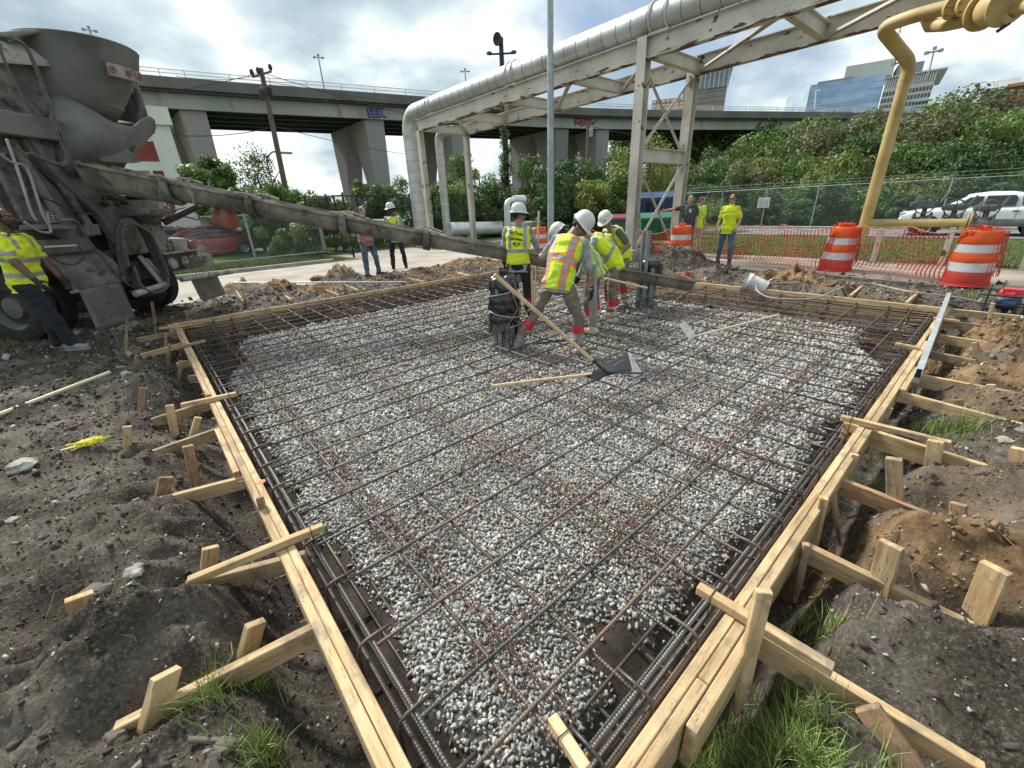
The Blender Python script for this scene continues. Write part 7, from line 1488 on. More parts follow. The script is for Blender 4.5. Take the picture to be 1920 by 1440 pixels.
        if P['hat'] == 'stickers':
            for k in range(9): st = MB(); a, z = random.uniform(0, 6.28), random.uniform(.03, .095); rr_ = .1*hw*math.cos(z/.13*1.35)**.6+.004; q = hb+HR@V3(rr_*math.cos(a), rr_*1.16*math.sin(a), z*hw); n_ = (q-hb).normalized(); st.lathe([(0, .004), (.018, .002), (.018, -.002)], q, n_, 8); st.build('sticker', sticker, H_)
        if P['hat'] == 'badge': q = hb+HR@V3(0, -.113*hw, .055*hw); MB().lathe([(0, .004), (.022, .002), (.022, -.004)], q, HR@V3(0, -1, .35), 12, sc=(1.5, .8)).build('badge', sticker, H_)
    # ---- clothes
    tr = MB(); cuff = P.get('cuff', .97); loft(tr, torso_secs(-.002)[:2]+[(T(hip+Rp@V3(0, 0, .06*s)), W3(Rp), .150*bw, .10*bw)])
    ellipsoid(tr, T(hip+V3(0, -.035, -.03)*s), (.155*bw, .108*bw, .12*bw), W3(Rp))
    for k in 'RL':
        capsule(tr, Jw['h'+k], Jw['k'+k], .098*bw, .073*bw); e_ = Jw['k'+k].lerp(Jw['a'+k], cuff); capsule(tr, Jw['k'+k], e_, .072*bw, P.get('hem', .058)*bw)
    solidify(tr, 'trousers', P['trousers'], rt, .009, 3, .019, 9)
    if P.get('belt'): MB().grid([[c+F@V3((rx+.014)*math.cos(a), (ry+.014)*math.sin(a), dz) for a in np.linspace(0, 6.283, 24, endpoint=False)] for (c, F, rx, ry) in [torso_secs(.01)[1]] for dz in (.03, .07)], closed=True).build('belt', hat_b, rt, smooth='all')
    sh = MB(); S = torso_secs(.016); loft(sh, ([(S[0][0]+(S[0][0]-S[1][0])*.25, S[0][1], S[0][2]+.016, S[0][3]+.018)] if P.get('tail', 1) else [])+S[0 if P.get('tail', 1) else 1:])
    capsule(sh, T(neck-Rc2@V3(0, 0, .03*s)), T(neck+Rc2@V3(0, 0, .0)), .066*s, .062*s)
    for k, sg in (('R', 1), ('L', -1)):
        capsule(sh, T(chest+Rc2@V3(sg*.10*s, 0, .10*s)), Jw['s'+k], .058*bw, .062*bw)
        if P.get('sleeve', 'long') == 'long': capsule(sh, Jw['s'+k], Jw['e'+k], .062*bw, .050*bw); capsule(sh, Jw['e'+k], Jw['w'+k], .050*bw, .036*bw)
        else: capsule(sh, Jw['s'+k], Jw['s'+k].lerp(Jw['e'+k], .72), .062*bw, .060*bw)
    RcI = (M@Rc2).inverted(); cw = T(chest)
    def loc_(c): q = (c-np.array(cw))@np.array(RcI).T; return q
    scl = P.get('shirt_cls'); solidify(sh, 'shirt', P['shirt'], rt, .009, 3, .017, 9, (lambda c: scl(loc_(c)/s)) if scl else None)
    if P.get('vest'):
        v = MB(); S = torso_secs(.030); zl = P.get('vest_low', 0); loft(v, ([(S[0][0], S[0][1], S[0][2]+.004, S[0][3]+.004)] if zl else [])+S[1:6]+[(S[6][0]-(W3(Rc2)@V3(0, 0, .018)), S[6][1], S[6][2]+.012, S[6][3]+.012)])
        for sg in (-1, 1): capsule(v, T(chest+Rc2@V3(sg*.07*s, 0, .115*s)), T(chest+Rc2@V3(sg*.165*s, 0, .105*s)), .052*bw, .060*bw)
        vc = P['vest_cls']; solidify(v, 'safety_vest', P['vest'], rt, .008, 3, .015, 9, lambda c: vc(loc_(c)/s))
    for k, sg in (('R', 1), ('L', -1)):
        if P.get('gloves', '') and k in P['gloves']: g = MB(); hand(g, k, sg, .003); capsule(g, Jw['w'+k]-(Jw['w'+k]-Jw['e'+k]).normalized()*.03, Jw['w'+k]+(Jw['w'+k]-Jw['e'+k]).normalized()*.02, .032*s, .031*s); solidify(g, 'glove', glove_k, rt, .006, 1)
        f = M@(rotm('Z', -P.get('feet', {'R': 12, 'L': -12})[k])@V3(0, 1, 0)); ft = MB(); a = Jw['a'+k]; up = V3(0, 0, 1)
        capsule(ft, a-f*.045*s-up*.036*s, a+f*.13*s-up*.048*s, .046*s, .043*s, fy=1.); capsule(ft, a+f*.10*s-up*.052*s, a+f*.165*s-up*.054*s, .040*s, .034*s)
        kn = Jw['k'+k]
        if P.get('boots'): capsule(ft, a-up*.01*s, a.lerp(kn, .62), .052*s, .062*s)
        else: capsule(ft, a, a.lerp(kn, .12), .045*s, .045*s)
        bo = solidify(ft, 'boot' if P.get('boots') else 'shoe', P.get('shoe', shoe_g), rt, .008, 3, .004, 14)
        sl = MB(); q = a-up*.085*s; sl.prism([q-f*.09*s+f.cross(up)*.036*s+up*.001, q-f*.09*s-f.cross(up)*.036*s+up*.001, q+f*.12*s-f.cross(up)*.048*s+up*.001, q+f*.205*s-f.cross(up)*.02*s+up*.001, q+f*.205*s+f.cross(up)*.02*s+up*.001, q+f*.12*s+f.cross(up)*.048*s+up*.001], up*.022*s); sl.build('sole', P.get('sole', shoe_g), bo, bevel=.004)
        if P.get('boots'): MB().tube([a.lerp(kn, .50), a.lerp(kn, .56), a.lerp(kn, .64), a.lerp(kn, .72)], [.066*s, .072*s, .070*s, .072*s], 16, cap=False).build('red_tape', redtape, bo, smooth='all')
    rt['_w'] = 0; del rt['_w']; return rt, Jw, (M, T, chest, Rc2, s, bw)
def cls_silver(c):   # 0 cloth, 1 silver
    x, y, z = c.T; o = np.zeros(len(c)); o[(np.abs(np.abs(x)-.115) < .026) & (z > -.17)] = 1; o[(np.abs(z+.20) < .027)] = 1; return o
def cls_orange(c):   # 0 lime, 1 silver, 2 orange
    x, y, z = c.T; o = np.zeros(len(c)); ax = np.abs(x); v = (np.abs(ax-.118-.12*np.clip(-.02-z, 0, 1)*0) < .042) & (z > -.17); o[v] = 2; o[(np.abs(ax-.118) < .023) & (z > -.17)] = 1
    o[np.abs(z+.17) < .045] = 2; o[np.abs(z+.17) < .023] = 1; o[(np.abs(ax-.118) < .040) & (z < -.21)] = 2; o[(np.abs(ax-.118) < .020) & (z < -.21)] = 1; return o
def cls_tee(c):
    x, y, z = c.T; o = np.zeros(len(c)); o[(np.abs(z+.13) < .028) & (np.abs(x) < .24)] = 1; o[(np.abs(z+.30) < .028) & (np.abs(x) < .24)] = 1; o[(np.abs(x) > .178) & (np.abs(z+.03) < .028)] = 1; o[(np.abs(np.abs(x)-.10) < .022) & (z > .0) & (z < .5)] = 1; return o
PIT = lambda x, y: Vector((x, y, float(G(np.array([x]), np.array([y]), False)[0][0])+.02))
GRD = lambda x, y, z=None: Vector((x, y, gz(x, y) if z is None else z))
# -- the five in the pit
wA = person('worker in a lime vest with handwriting on its back, seen from behind', PIT(4.55, 5.10), 50, dict(h=1.78, skin=skinB, hat='badge', shirt=greyT, vest=[hiyel, silver_t], vest_cls=cls_silver, trousers=blackT, boots=True, shoe=boot_m, vest_low=0,
    torso=(5, 2, -4), head=(4, 66, 0), arms={'R': ((50, 28), (-5, 70)), 'L': ((-60, 16), (-10, 30))}, gloves='RL', legs={'R': ((60, 6), (0, 2)), 'L': ((-60, 8), (180, 4))}, group='workers standing among the bars'))
rt, J, (M, T, chest, Rc2, s, bw) = wA
from mathutils.bvhtree import BVHTree
vest_o = [o for o in bpy.data.objects if o.parent == rt and o.name.startswith('safety_vest')][0]
def drape(tx, on, n_):
    A = wm(on); bv = BVHTree.FromPolygons([A @ v.co for v in on.data.vertices], [tuple(p.vertices) for p in on.data.polygons]); B = wm(tx); Bi = B.inverted()
    for v in tx.data.vertices:
        q = B @ v.co; h = bv.ray_cast(q+n_*.2, -n_)[0]
        if h is not None: v.co = Bi @ (h+n_*.004)
ink = mat('marker_ink', [(.01,.015,.02)], rough=.7); nb = (M@Rc2@Vector((0, -1, 0))).normalized(); upv = (M@Rc2@Vector((0, 0, 1))).normalized()
for body, dz, sz, ro in (('EyDuu', .055, .075, -.12), ('NaTuRaca', -.03, .046, -.10), ('M X', -.10, .065, -.1), ('*', -.15, .09, 0)):
    tx = text('handwriting', body, sz, ink, rt, facing(T(chest+Rc2@Vector((-.015, -.1, dz*s)))+nb*(.098 if dz > .0 else .090), nb, up=tuple(upv), roll=ro), .0012, .0022); drape(tx, vest_o, nb)
wB = person('worker bending in a lime vest with orange and silver stripes and a white hard hat', PIT(3.62, 3.52), 74, dict(h=1.80, skin=skinB, hat='plain', shirt=greyT, vest=[hiviz, silver_t, oran_t], vest_cls=cls_orange, vest_low=1, trousers=khaki, boots=True, shoe=boot_g,
    torso=(30, 6, 0), head=(48, 82, 0), arms={'R': ((80, 14), (60, 8)), 'L': ((-85, 48), (-20, 78))}, gloves='RL', legs={'R': ((60, 20), (75, 4)), 'L': ((-110, 26), (-120, 34))}, feet={'R': 20, 'L': -10}, hem=.055, cuff=.8, group='workers standing among the bars'))
wC = person('bent worker in a light green mesh vest and stickered hard hat, partly hidden', PIT(4.80, 3.70), -32, dict(h=1.72, skin=skinB, hat='stickers', shirt=greyT, vest=[himesh, silver_t], vest_cls=lambda c: (np.abs(np.abs(c[:, 0])-.13) < .02)*1., trousers=khaki, boots=True, shoe=boot_m,
    vest_low=1, torso=(46, 0, 0), head=(50, 0, 0), arms={'R': ((20, 30), (0, 25)), 'L': ((-30, 30), (0, 20))}, gloves='RL', legs={'R': ((90, 12), (180, 8)), 'L': ((-60, 16), (180, 14))}, feet={'R': 80, 'L': 20}, hem=.055, cuff=.8, group='workers standing among the bars'))
wE = person('worker in a yellow vest with grey stripes leaning over between two others', PIT(5.50, 3.92), -42, dict(h=1.76, skin=skinB, hat=None, hair=hairk, shirt=greyT, vest=[hiyel, silver_t], vest_cls=cls_silver, trousers=khaki, boots=True, shoe=boot_m,
    vest_low=1, torso=(50, 0, 0), head=(62, 0, 0), arms={'R': ((80, 40), (-20, 25)), 'L': ((-30, 30), (0, 20))}, gloves='RL', legs={'R': ((70, 16), (120, 10)), 'L': ((-60, 8), (180, 8))}, feet={'R': 60, 'L': 0}, hem=.055, cuff=.8, group='workers standing among the bars'))
wD = person('worker in a green T-shirt and lime vest bending beside the conduit bundle', PIT(6.36, 4.36), -72, dict(h=1.74, skin=skinB, hat='stickers', shirt=greenT, sleeve='short', vest=[hiyel, silver_t], vest_cls=cls_silver, trousers=khaki, boots=True, shoe=boot_g,
    vest_low=1, torso=(36, 0, 0), head=(34, -20, 0), arms={'R': ((30, 22), (10, 20)), 'L': ((-140, 40), (40, 42))}, legs={'R': ((60, 8), (180, 8)), 'L': ((-40, 18), (180, 12))}, hem=.055, cuff=.8, group='workers standing among the bars'))
# long-handled tools held by the workers
wr = J['wR']; tag(MB().tube([wr+Vector((.03, -.02, .62)), wr, wr+Vector((-.05, .04, -1.0))], .017, 8).build('tool_handle', handle_m, None, smooth=True, loc=wr), 'upright wooden handles held by the worker with the written-on vest', 'tool handle', 'upright tool handles')
a = at(997, 505, 6.62); tag(MB().tube([Vector((a.x, a.y, .56)), Vector((a.x+.03, a.y+.02, -.27))], .019, 8).build('tool_handle', handle_m, None, smooth=True, loc=a), 'wooden handle standing between the vest with writing and the orange striped vest', 'tool handle', 'upright tool handles')
_, JB, _q = wB; w = JB['wR']; d = (JB['wR']-JB['eR']).normalized(); tag(MB().beam(w+d*.06+Vector((0, 0, .35)), w+d*.06+Vector((.03, -.02, -.42)), .10, .012, up=(1,.2,0)).build('metal_screed', mat('dusty_screed', [(.33,.33,.32), (.45,.45,.43)], scale=5, rough=.5, metal=.4), None, loc=w), 'flat grey metal screed plate held down by the worker in orange stripes', 'screed')
tag(MB().tube([onz(1135, 522, .62), onz(1213, 540, .42)], .014, 8).build('tool_handle', handle_m, None, smooth=True), 'pale handle pointing right below the chute, held by the hidden workers', 'tool handle')
# -- by the truck, on the drive and at the right
person('bearded man in a yellow striped T-shirt, black gloves and dark jeans by the mixer truck', GRD(-1.14, 8.27, GL+.02), 122, dict(h=1.86, skin=skinD, shirt=[hiyel, silver_t], shirt_cls=cls_tee, sleeve='short', trousers=jeanD, shoe=shoe_g, beard=hairk, bulk=1.17, gloves='RL', hem=.062,
    torso=(7, 0, 0), head=(-4, 4, 0), arms={'R': ((25, 26), (12, 34)), 'L': ((-30, 14), (0, 22))}, legs={'R': ((10, 24), (10, 12)), 'L': ((180, 3), (180, 10))}, feet={'R': 8, 'L': -4}, curl=25))
person('man in a pink shirt and jeans standing with folded arms below the chute', GRD(4.72, 11.3, GL+.02), 160, dict(h=1.78, skin=skinP, shirt=pinkT, sleeve='short', trousers=jeanB, shoe=shoe_k, bulk=1.12, belly=1, hair=hairg, torso=(2, 0, 0), arms={'R': ((40, 22), (-80, 84)), 'L': ((-40, 22), (80, 84))},
    legs={'R': ((90, 6), (90, 2)), 'L': ((-60, 14), (-90, 4))}, feet={'R': 10, 'L': -35}, vox=.008))
person('man in a white hard hat, yellow vest and black trousers on the concrete drive', GRD(5.58, 11.4, GL+.02), 215, dict(h=1.80, skin=skinD, hat='plain', shirt=greyT, vest=[hiyel, silver_t], vest_cls=cls_silver, trousers=blackT, shoe=boot_m, beard=hairk, torso=(2, 0, 0), head=(8, 60, 0), arms={'R': ((80, 12), (30, 14)), 'L': ((-80, 12), (-30, 14))},
    legs={'R': ((90, 8), (90, 3)), 'L': ((-90, 8), (-90, 3))}, vox=.008, bulk=.95))
person('man in a yellow T-shirt, sunglasses and blue jeans, hands in pockets', GRD(11.42, 4.74, GL+.02), 268, dict(h=1.68, skin=skinP, glasses=True, beard=None, shirt=hiyel, sleeve='short', trousers=jeanB, shoe=shoe_k, bulk=1.05, torso=(2, 0, 0), head=(6, -12, 0), arms={'R': ((110, 16), (0, 38)), 'L': ((-110, 16), (0, 38))},
    legs={'R': ((90, 5), (90, 2)), 'L': ((-60, 9), (180, 5))}, feet={'R': 10, 'L': -25}, vox=.008))
p = at(1284, 470, 14.3); person('grey haired man in a dark polo shirt holding the cross brace of the rack', Vector((p.x, p.y, GL)), 250, dict(h=1.74, skin=skinP, hair=hairg, shirt=navyT, sleeve='short', trousers=khaki, shoe=shoe_k, bulk=1.08, belly=.6, torso=(2, 0, 0), head=(8, -10, 0),
    arms={'R': ((75, 82), (70, 84)), 'L': ((-80, 12), (0, 20))}, vox=.008))
ch = Vector((p.x, p.y, 0))+Vector((-.16, -.1, 1.18)); MB().box((0,0,0), (.01, .07, .09), Mx=Matrix.Translation(ch)@Matrix.Rotation(R(-70+90), 4, 'Z')).build('name_badge', lab, bpy.data.objects[-1] if False else [o for o in bpy.data.objects if o.get('label', '').startswith('grey haired man')][0])
p = at(1301, 470, 15.0); person('person in a lime shirt and cap standing behind the man in the dark polo shirt', Vector((p.x, p.y, GL)), 200, dict(h=1.68, skin=skinP, hair=hairg, shirt=hiviz, sleeve='short', trousers=mat('beige_trousers', [(.38,.33,.27), (.5,.45,.38)], rough=.9), shoe=shoe_k, bulk=1.1, torso=(4, 0, 0), head=(10, -40, 0), vox=.009))
# ================================================================ CONCRETE MIXER TRUCK (seen from behind)
TO = Vector((.02, 9.7, 0)); TL = Vector((.69, .724, 0)); TF = Vector((-.724, .69, 0))
def TK(a, b, z): return TO+TL*a+TF*b+Vector((0, 0, z))
def onb(x, y, b):   # pixel -> point on the cross plane b of the truck
    d = ray(x, y); return CAMP+d*((TF.dot(TO+TF*b)-TF.dot(CAMP))/TF.dot(d))
dust = mat('cement_caked_steel', [(.095,.092,.084), (.18,.173,.158), (.27,.26,.238)], scale=2.2, rough=.92, bump=.5, bscale=18, spots=(.045,.038,.033), spot_scale=5, spot_at=(.54,.68), specks=((.27,.25,.22), 16, .64), spec=.25)
dust_l = mat('pale_cement_crust', [(.22,.205,.18), (.34,.32,.285), (.44,.42,.38)], scale=4, rough=.95, bump=.6, bscale=22, spots=(.14,.125,.11), spot_scale=7, spot_at=(.55,.7), spec=.2)
dust_s = mat('smooth_dusty_steel', [(.095,.094,.09), (.145,.143,.136), (.19,.186,.175)], scale=1.1, rough=.7, bump=.2, bscale=9, spots=(.20,.185,.16), spot_scale=3, spot_at=(.56,.8), specks=((.24,.225,.2), 22, .68), spec=.35)
dark_g = mat('grease_and_shade_black', [(.02,.018,.016), (.06,.055,.05)], scale=6, rough=.7, bump=.6, bscale=20); hose_g = mat('dusty_hose', [(.07,.067,.062), (.13,.125,.118)], scale=12, rough=.8, bump=.3, bscale=30)  # dark_g: greasy steel, and the painted shade inside the scoop
flapm = mat('rubber_mud_flap', [(.15,.145,.13), (.24,.232,.212)], scale=2, rough=.95, spots=(.09,.085,.08), spot_scale=4, bump=.3, bscale=14); lamp_dr = mat('dusty_red_lamp', [(.25,.09,.08)], rough=.6); lamp_dw = mat('dusty_clear_lamp', [(.34,.32,.28)], rough=.6)
TRK = empty('concrete_mixer_truck', TK(0, 2, GL), 'grey cement caked concrete mixer truck seen from behind at the left', 'mixer truck')
def tb(b, name, m, parent=TRK, **k): return b.build(name, m, parent, **k)
def tbox(a0, a1, b0, b1, z0, z1, mb=None): mb = mb or MB(); return mb.prism([TK(a0, b0, z0), TK(a1, b0, z0), TK(a1, b1, z0), TK(a0, b1, z0)], (0, 0, z1-z0))
for s in (-1, 1): tb(tbox(s*.45-.05, s*.45+.05, .1, 7, .8, 1.12), 'frame_rail', dark_g)
for bb in (1.15, 2.5):
    for a in (-1.03, 1.03):
        for o in (-.15, .15): wheel(TK(a+o, bb, .40), .52, .26, TL*(1 if a > 0 else -1), TRK, 8, dust_s)
    tb(MB().tube([TK(-1, bb, .4), TK(1, bb, .4)], .09, 10), 'axle', dark_g)
for a in (-1.0, 1.0): wheel(TK(a, 6.6, .40), .52, .3, TL*(1 if a > 0 else -1), TRK, 8)
# cab, far ahead and out of the picture
tb(tbox(-1.15, 1.15, 6.2, 8.4, .6, 2.9), 'cab', dust, bevel=.08)
# fenders
for s, a0, a1 in ((-1, -1.42, -.58), (1, .68, 1.42)):
    prof = [(-.12, .68), (-.14, .80), (-.06, .98), (.10, 1.14), (.45, 1.20), (3.1, 1.20), (3.3, .9)]
    b = MB().grid([[TK(a0, x, z) for x, z in prof], [TK(a1, x, z) for x, z in prof]]); tb(b, 'fender', dust_l if s > 0 else dust, solid=.02)
    tb(tbox(a0, a1, -.16, -.13, .66, .86), 'fender_face', dust, bevel=.008)
tb(tbox(-1.40, -.95, .3, 1.0, 1.2, 1.62), 'side_locker', dust, bevel=.02); tb(tbox(-1.36, -.75, -.02, .25, 1.14, 1.34), 'side_locker', dust_s, bevel=.02)
for a0, a1, z0, z1, b_ in ((-1.34, -.68, .03, .68, -.14), (.72, 1.42, .02, .52, -.12)):
    P = []
    for i in range(9):
        row = []
        for j in range(9):
            u, v = i/8, j/8; ins = .05*max(0, (abs(u-.5)*2)**8)*(1-v)**6; row.append(TK(a0+(a1-a0)*u+.06*(1-v)*(1 if a0 > 0 else -.3), b_+.05*math.sin(u*3)*(1-v)-.03*(1-v), z0+(z1-z0)*v+ins))
        P.append(row)
    f = tb(MB().grid(P), 'mud_flap', flapm, smooth='all', solid=.012); g = MB()
    for k in range(9):
        u0 = .12+.09*k; c = (a0+a1)/2; zz = z0+.1+.05*k; g.tube([TK(c-.02, b_-.035, zz+.14), TK(c+(a1-a0)*.38, b_-.035, zz)], .006, 4).tube([TK(c-.02, b_-.035, zz+.14), TK(c-(a1-a0)*.38, b_-.035, zz)], .006, 4)
    tag(g.build('flap_tread', flapm, f), kind='stuff')
# rear cross-member, lamps
LB = tb(tbox(.30, 1.10, -.12, -.02, .66, .98), 'lamp_panel', dark_g, bevel=.015); tb(tbox(.28, 1.16, -.16, .05, .965, 1.0), 'panel_lip', dust_l, bevel=.005); tb(tbox(-.6, .34, -.04, .12, .62, .92), 'rear_crossmember', dark_g, bevel=.01)
for a, z, m in ((.44, .80, lamp_dw), (.74, .80, lamp_dw), (.95, .80, lamp_dr)): o = tb(MB().lathe([(.095, 0), (.10, .02), (.09, .035), (.08, .03)], TK(a, -.12, z), -TF, 20), 'lamp_bezel', dust_l, LB, smooth=True); 
for a, z, m in ((.44, .80, lamp_dw), (.74, .80, lamp_dw), (.95, .80, lamp_dr)): tb(MB().lathe([(.082, .015), (.07, .035), (0, .045)], TK(a, -.12, z), -TF, 20), 'lamp', m, smooth=True)
tb(MB().prism([TK(.64, -.10, 1.0), TK(1.42, -.10, .72), TK(1.42, -.10, .98), TK(1.2, -.10, 1.18), TK(.64, -.10, 1.22)], TF*.05), 'lamp_wing', dust_l, bevel=.008)
tb(MB().lathe([(.095, 0), (.09, .03), (.07, .04), (0, .045)], TK(1.05, -.11, 1.07), -TF, 20), 'lamp', lamp_dr, smooth=True)
tb(MB().tube([TK(-.68, -.30, .46), TK(.0, -.28, .50)], .05, 10), 'stub_pipe', dust_l, smooth=True); tb(MB().tube([TK(.35, -.26, .52), TK(1.05, -.24, .50), TK(1.74, -.24, .47)], [.045, .05, .055], 10), 'stub_pipe', dust_l, smooth=True)
tb(MB().beam(TK(-.02, -.2, .52), TK(-.14, -.1, 1.0), .07, .07).beam(TK(.1, -.22, .52), TK(-.04, -.1, .95), .06, .05), 'bracket', dust_l, bevel=.01)
# pedestal plates
def plate(pts, b, t, m, name='pedestal_plate', bev=.01): return tb(MB().prism([TK(a, b, z) for a, z in pts], TF*t), name, m, bevel=bev)
def cur(P, n=4): return [(q.x, q.y) for q in smoothline([Vector((a, z, 0)) for a, z in P], n)]
plate(cur([(-.28, 1.02), (-.34, 1.3), (-.42, 1.62), (-.62, 1.9), (-.9, 2.25), (-1.02, 2.6)], 4)+[(-.46, 2.62)]+cur([(-.44, 2.55), (-.36, 2.25), (-.1, 2.0), (.3, 1.9), (.72, 1.88)], 4)+[(.80, 1.6), (.70, 1.48), (.72, 1.02)], .04, .10, dust)
plate(cur([(-1.34, 1.5), (-1.36, 2.0), (-1.34, 2.58)], 2)+[(-1.0, 2.6)]+cur([(-.98, 2.55), (-.88, 2.2), (-.64, 1.86), (-.5, 1.6), (-.45, 1.35)], 4)+[(-.9, 1.3)], .16, .08, dust, 'body_side_plate')
for a0, z0, a1, z1 in ((-1.15, 2.58, -.95, 1.45), (-.80, 2.3, -.58, 1.4)): tb(MB().beam(TK(a0, .08, z0), TK(a1, .06, z1), .07, .09), 'stiffener', dust, bevel=.01)
tb(MB().prism([TK(a, -.02, z) for a, z in cur([(-.98, 2.6), (-.90, 2.25), (-.66, 1.9), (-.46, 1.62), (-.38, 1.36)], 4)]+[TK(a, -.02, z) for a, z in cur([(-.30, 1.36), (-.38, 1.66), (-.58, 1.95), (-.82, 2.3), (-.88, 2.6)], 4)], TF*.12), 'curved_rib', dust_s)
tb(tbox(-1.5, -.44, -.12, .22, 2.60, 2.87), 'cross_beam', dust_s, bevel=.012)
tb(MB().prism([TK(-.3, -.06, 1.02), TK(.70, -.06, 1.02), TK(.62, -.02, 1.5), TK(-.2, -.02, 1.5)], TF*.3), 'pedestal_base', dust, bevel=.02)
b = MB()
for a, z in ((-.15, 1.42), (.1, 1.42), (.35, 1.42), (.58, 1.42), (.6, 1.2), (-.2, 1.15), (.3, 1.1)): b.lathe([(.022, 0), (.022, .02), (0, .025)], TK(a, -.06, z), -TF, 6)
for k in range(8): b.lathe([(.02, 0), (.02, .02), (0, .02)], TK(-1.25+.09*k, .15, 2.4-.03*k), -TF, 6)
tag(tb(b, 'bolt', dust_l), kind='stuff')
tb(MB().lathe([(.0, 0), (.42, 0), (.44, .03), (.44, .09), (.36, .11), (.36, .22), (.30, .24), (0, .24)], TK(.30, .12, 1.62), (0,0,1), 28), 'swivel_base', dust, smooth=True)
b = MB().lathe([(0, 0), (.16, 0), (.18, .2), (.24, .3), (.1, .34), (0, .34)], TK(.45, .02, 1.80), (0,0,1), 18); tb(b, 'swivel_post', dark_g, smooth=True)
tb(MB().prism([TK(.55, -.03, 1.62), TK(.92, -.03, 1.60), TK(.95, -.03, 1.85), TK(.82, -.03, 2.02), TK(.62, -.03, 2.0)], TF*.05), 'lug_plate', dust_l, bevel=.01)
tb(MB().grid([[TK(.02+.42*math.cos(t), .0-.38*math.sin(t), z+.05*math.cos(t)) for t in np.linspace(.5, 2.75, 12)] for z in (2.02, 2.16)]), 'drip_ring', dust_l, smooth='all', solid=.02)
# drum and its mouth (mostly outside the picture)
ax0, ax1 = TK(.05, .75, 3.25), TK(0, 6.2, 2.2); dax = (ax1-ax0).normalized(); LD = (ax1-ax0).length
tb(MB().lathe([(.42, 0), (.52, .05), (.52, .25), (.60, .3), (1.14, 2.2), (1.2, 3.0), (1.15, 4.2), (.6, LD), (0, LD)], ax0, dax, 40), 'drum', dust, smooth=True)
tb(MB().lathe([(.62, .28), (.67, .30), (.67, .45), (.62, .47)], ax0, dax, 40), 'drum_ring', dust_s, smooth=True)
b = MB(); b.prism([TK(-.62, .2, 2.85), TK(-.30, .2, 2.85), TK(-.26, .2, 3.55), TK(-.52, .2, 3.85), TK(-.80, .2, 3.7)], TF*.35); tb(b, 'yoke', dust, bevel=.03)
tb(MB().prism([TK(-.98, .1, 3.42), TK(-.35, -.1, 3.52), TK(-.30, -.1, 3.60), TK(-.5, .1, 3.72), TK(-1.0, .15, 3.62)], (0, 0, .07)), 'step_plate', dust_l, bevel=.02)
tb(MB().prism([TK(-.70, -.05, 3.74), TK(-.38, -.2, 3.90), (TK(-.38, -.2, 3.95)), TK(-.70, -.05, 3.82)], TF*.3), 'hopper_arm', dust, bevel=.02)
tb(tbox(-1.25, -.3, .55, 1.3, 1.1, 2.75), 'backing_box', dust, bevel=.05); tb(tbox(-.5, .5, .4, 1.0, 1.1, 2.6), 'dark_backing', dark_g, bevel=.05)  # boxes added as dark backing behind the gap between the plates
# charge hopper
hc_ = (.27, .02); HOP = MB(); P = []
for r_, z, da, db in ((.70, 3.93, 0, 0), (.72, 3.925, 0, 0), (.70, 3.88, .0, 0), (.66, 3.7, -.02, 0), (.48, 3.30, -.10, .04), (.30, 2.90, -.22, .08)):
    P.append([TK(hc_[0]+da+r_*math.cos(t), hc_[1]+db+r_*math.sin(t), z+(.0 if r_ < .6 else .10*math.sin(t*1.)*0)) for t in np.linspace(-math.pi*1.12, math.pi*.02, 40)])
H_ = tb(HOP.grid(P), 'hopper', dust_s, smooth=True, solid=.012)
P2_ = [[TK(hc_[0]+da+r_*math.cos(t), hc_[1]+db+r_*math.sin(t), z) for t in np.linspace(.02*math.pi, .88*math.pi, 20)] for r_, z, da, db in ((.70, 3.93, 0, 0), (.68, 3.7, 0, 0), (.60, 3.45, -.02, .04))]
tb(MB().grid(P2_), 'hopper_back', dust, smooth=True, solid=.012)
tb(MB().tube([TK(hc_[0]+.70*math.cos(t), hc_[1]+.70*math.sin(t), 3.93) for t in np.linspace(0, 6.283, 48, endpoint=False)], .016, 6, closed=True), 'hopper_rim', dust_s, smooth='all')
sm_ = MB().tube([TK(hc_[0]-.135+.425*math.cos(t), hc_[1]+.05+.425*math.sin(t), 3.16) for t in np.linspace(-1.9, -.1, 20)], .008, 5); tb(sm_, 'weld_seam', dust_l)
t0, t1 = -2.02, -1.22; rb = .66; BAR = [[TK(hc_[0]+(rb+o)*math.cos(t), hc_[1]+(rb+o)*math.sin(t), z) for o, z in ((.0, 3.66), (.05, 3.65), (.02, 3.50), (-.04, 3.50))] for t in np.linspace(t0, t1, 8)]
LBR = tb(MB().grid(BAR, closed=True), 'lamp_bar', dust_l)
for t in (t0+.09, (t0+t1)/2, t1-.09):
    c = TK(hc_[0]+(rb+.035)*math.cos(t), hc_[1]+(rb+.035)*math.sin(t), 3.575); n_ = TL*math.cos(t)+TF*math.sin(t)+Vector((0, 0, -.15))
    tb(MB().lathe([(.032, 0), (.036, .01), (.044, .01), (.046, 0)], c, n_, 16).lathe([(0, .006), (.022, .004), (.022, 0)], c, n_, 12), 'lamp', lamp_dr, LBR, smooth=True)
# rags and drips on the right of the hopper
rr = random.Random(3); b = MB()
for k in range(5):
    x0, y0 = 246+rr.uniform(-3, 8), 135+rr.uniform(-5, 15); pts = [onb(x0+rr.uniform(-6, 10)*j/3+6*j, y0+30*j, .1+.05*k*.3) for j in range(4)]; b.tube(pts, [.02, .05, .045, .02], 7)
b.tube([onb(252, 163, .0), onb(258, 180, .0), onb(263, 200, .0), onb(262, 208, 0)], [.03, .06, .05, .02], 8)
tb(b, 'torn_flap', dust, smooth='all'); tb(MB().prism([onb(222, 165, .25), onb(243, 143, .3), onb(262, 232, .35), onb(192, 218, .3)], TF*.04), 'hopper_inner', dark_g)
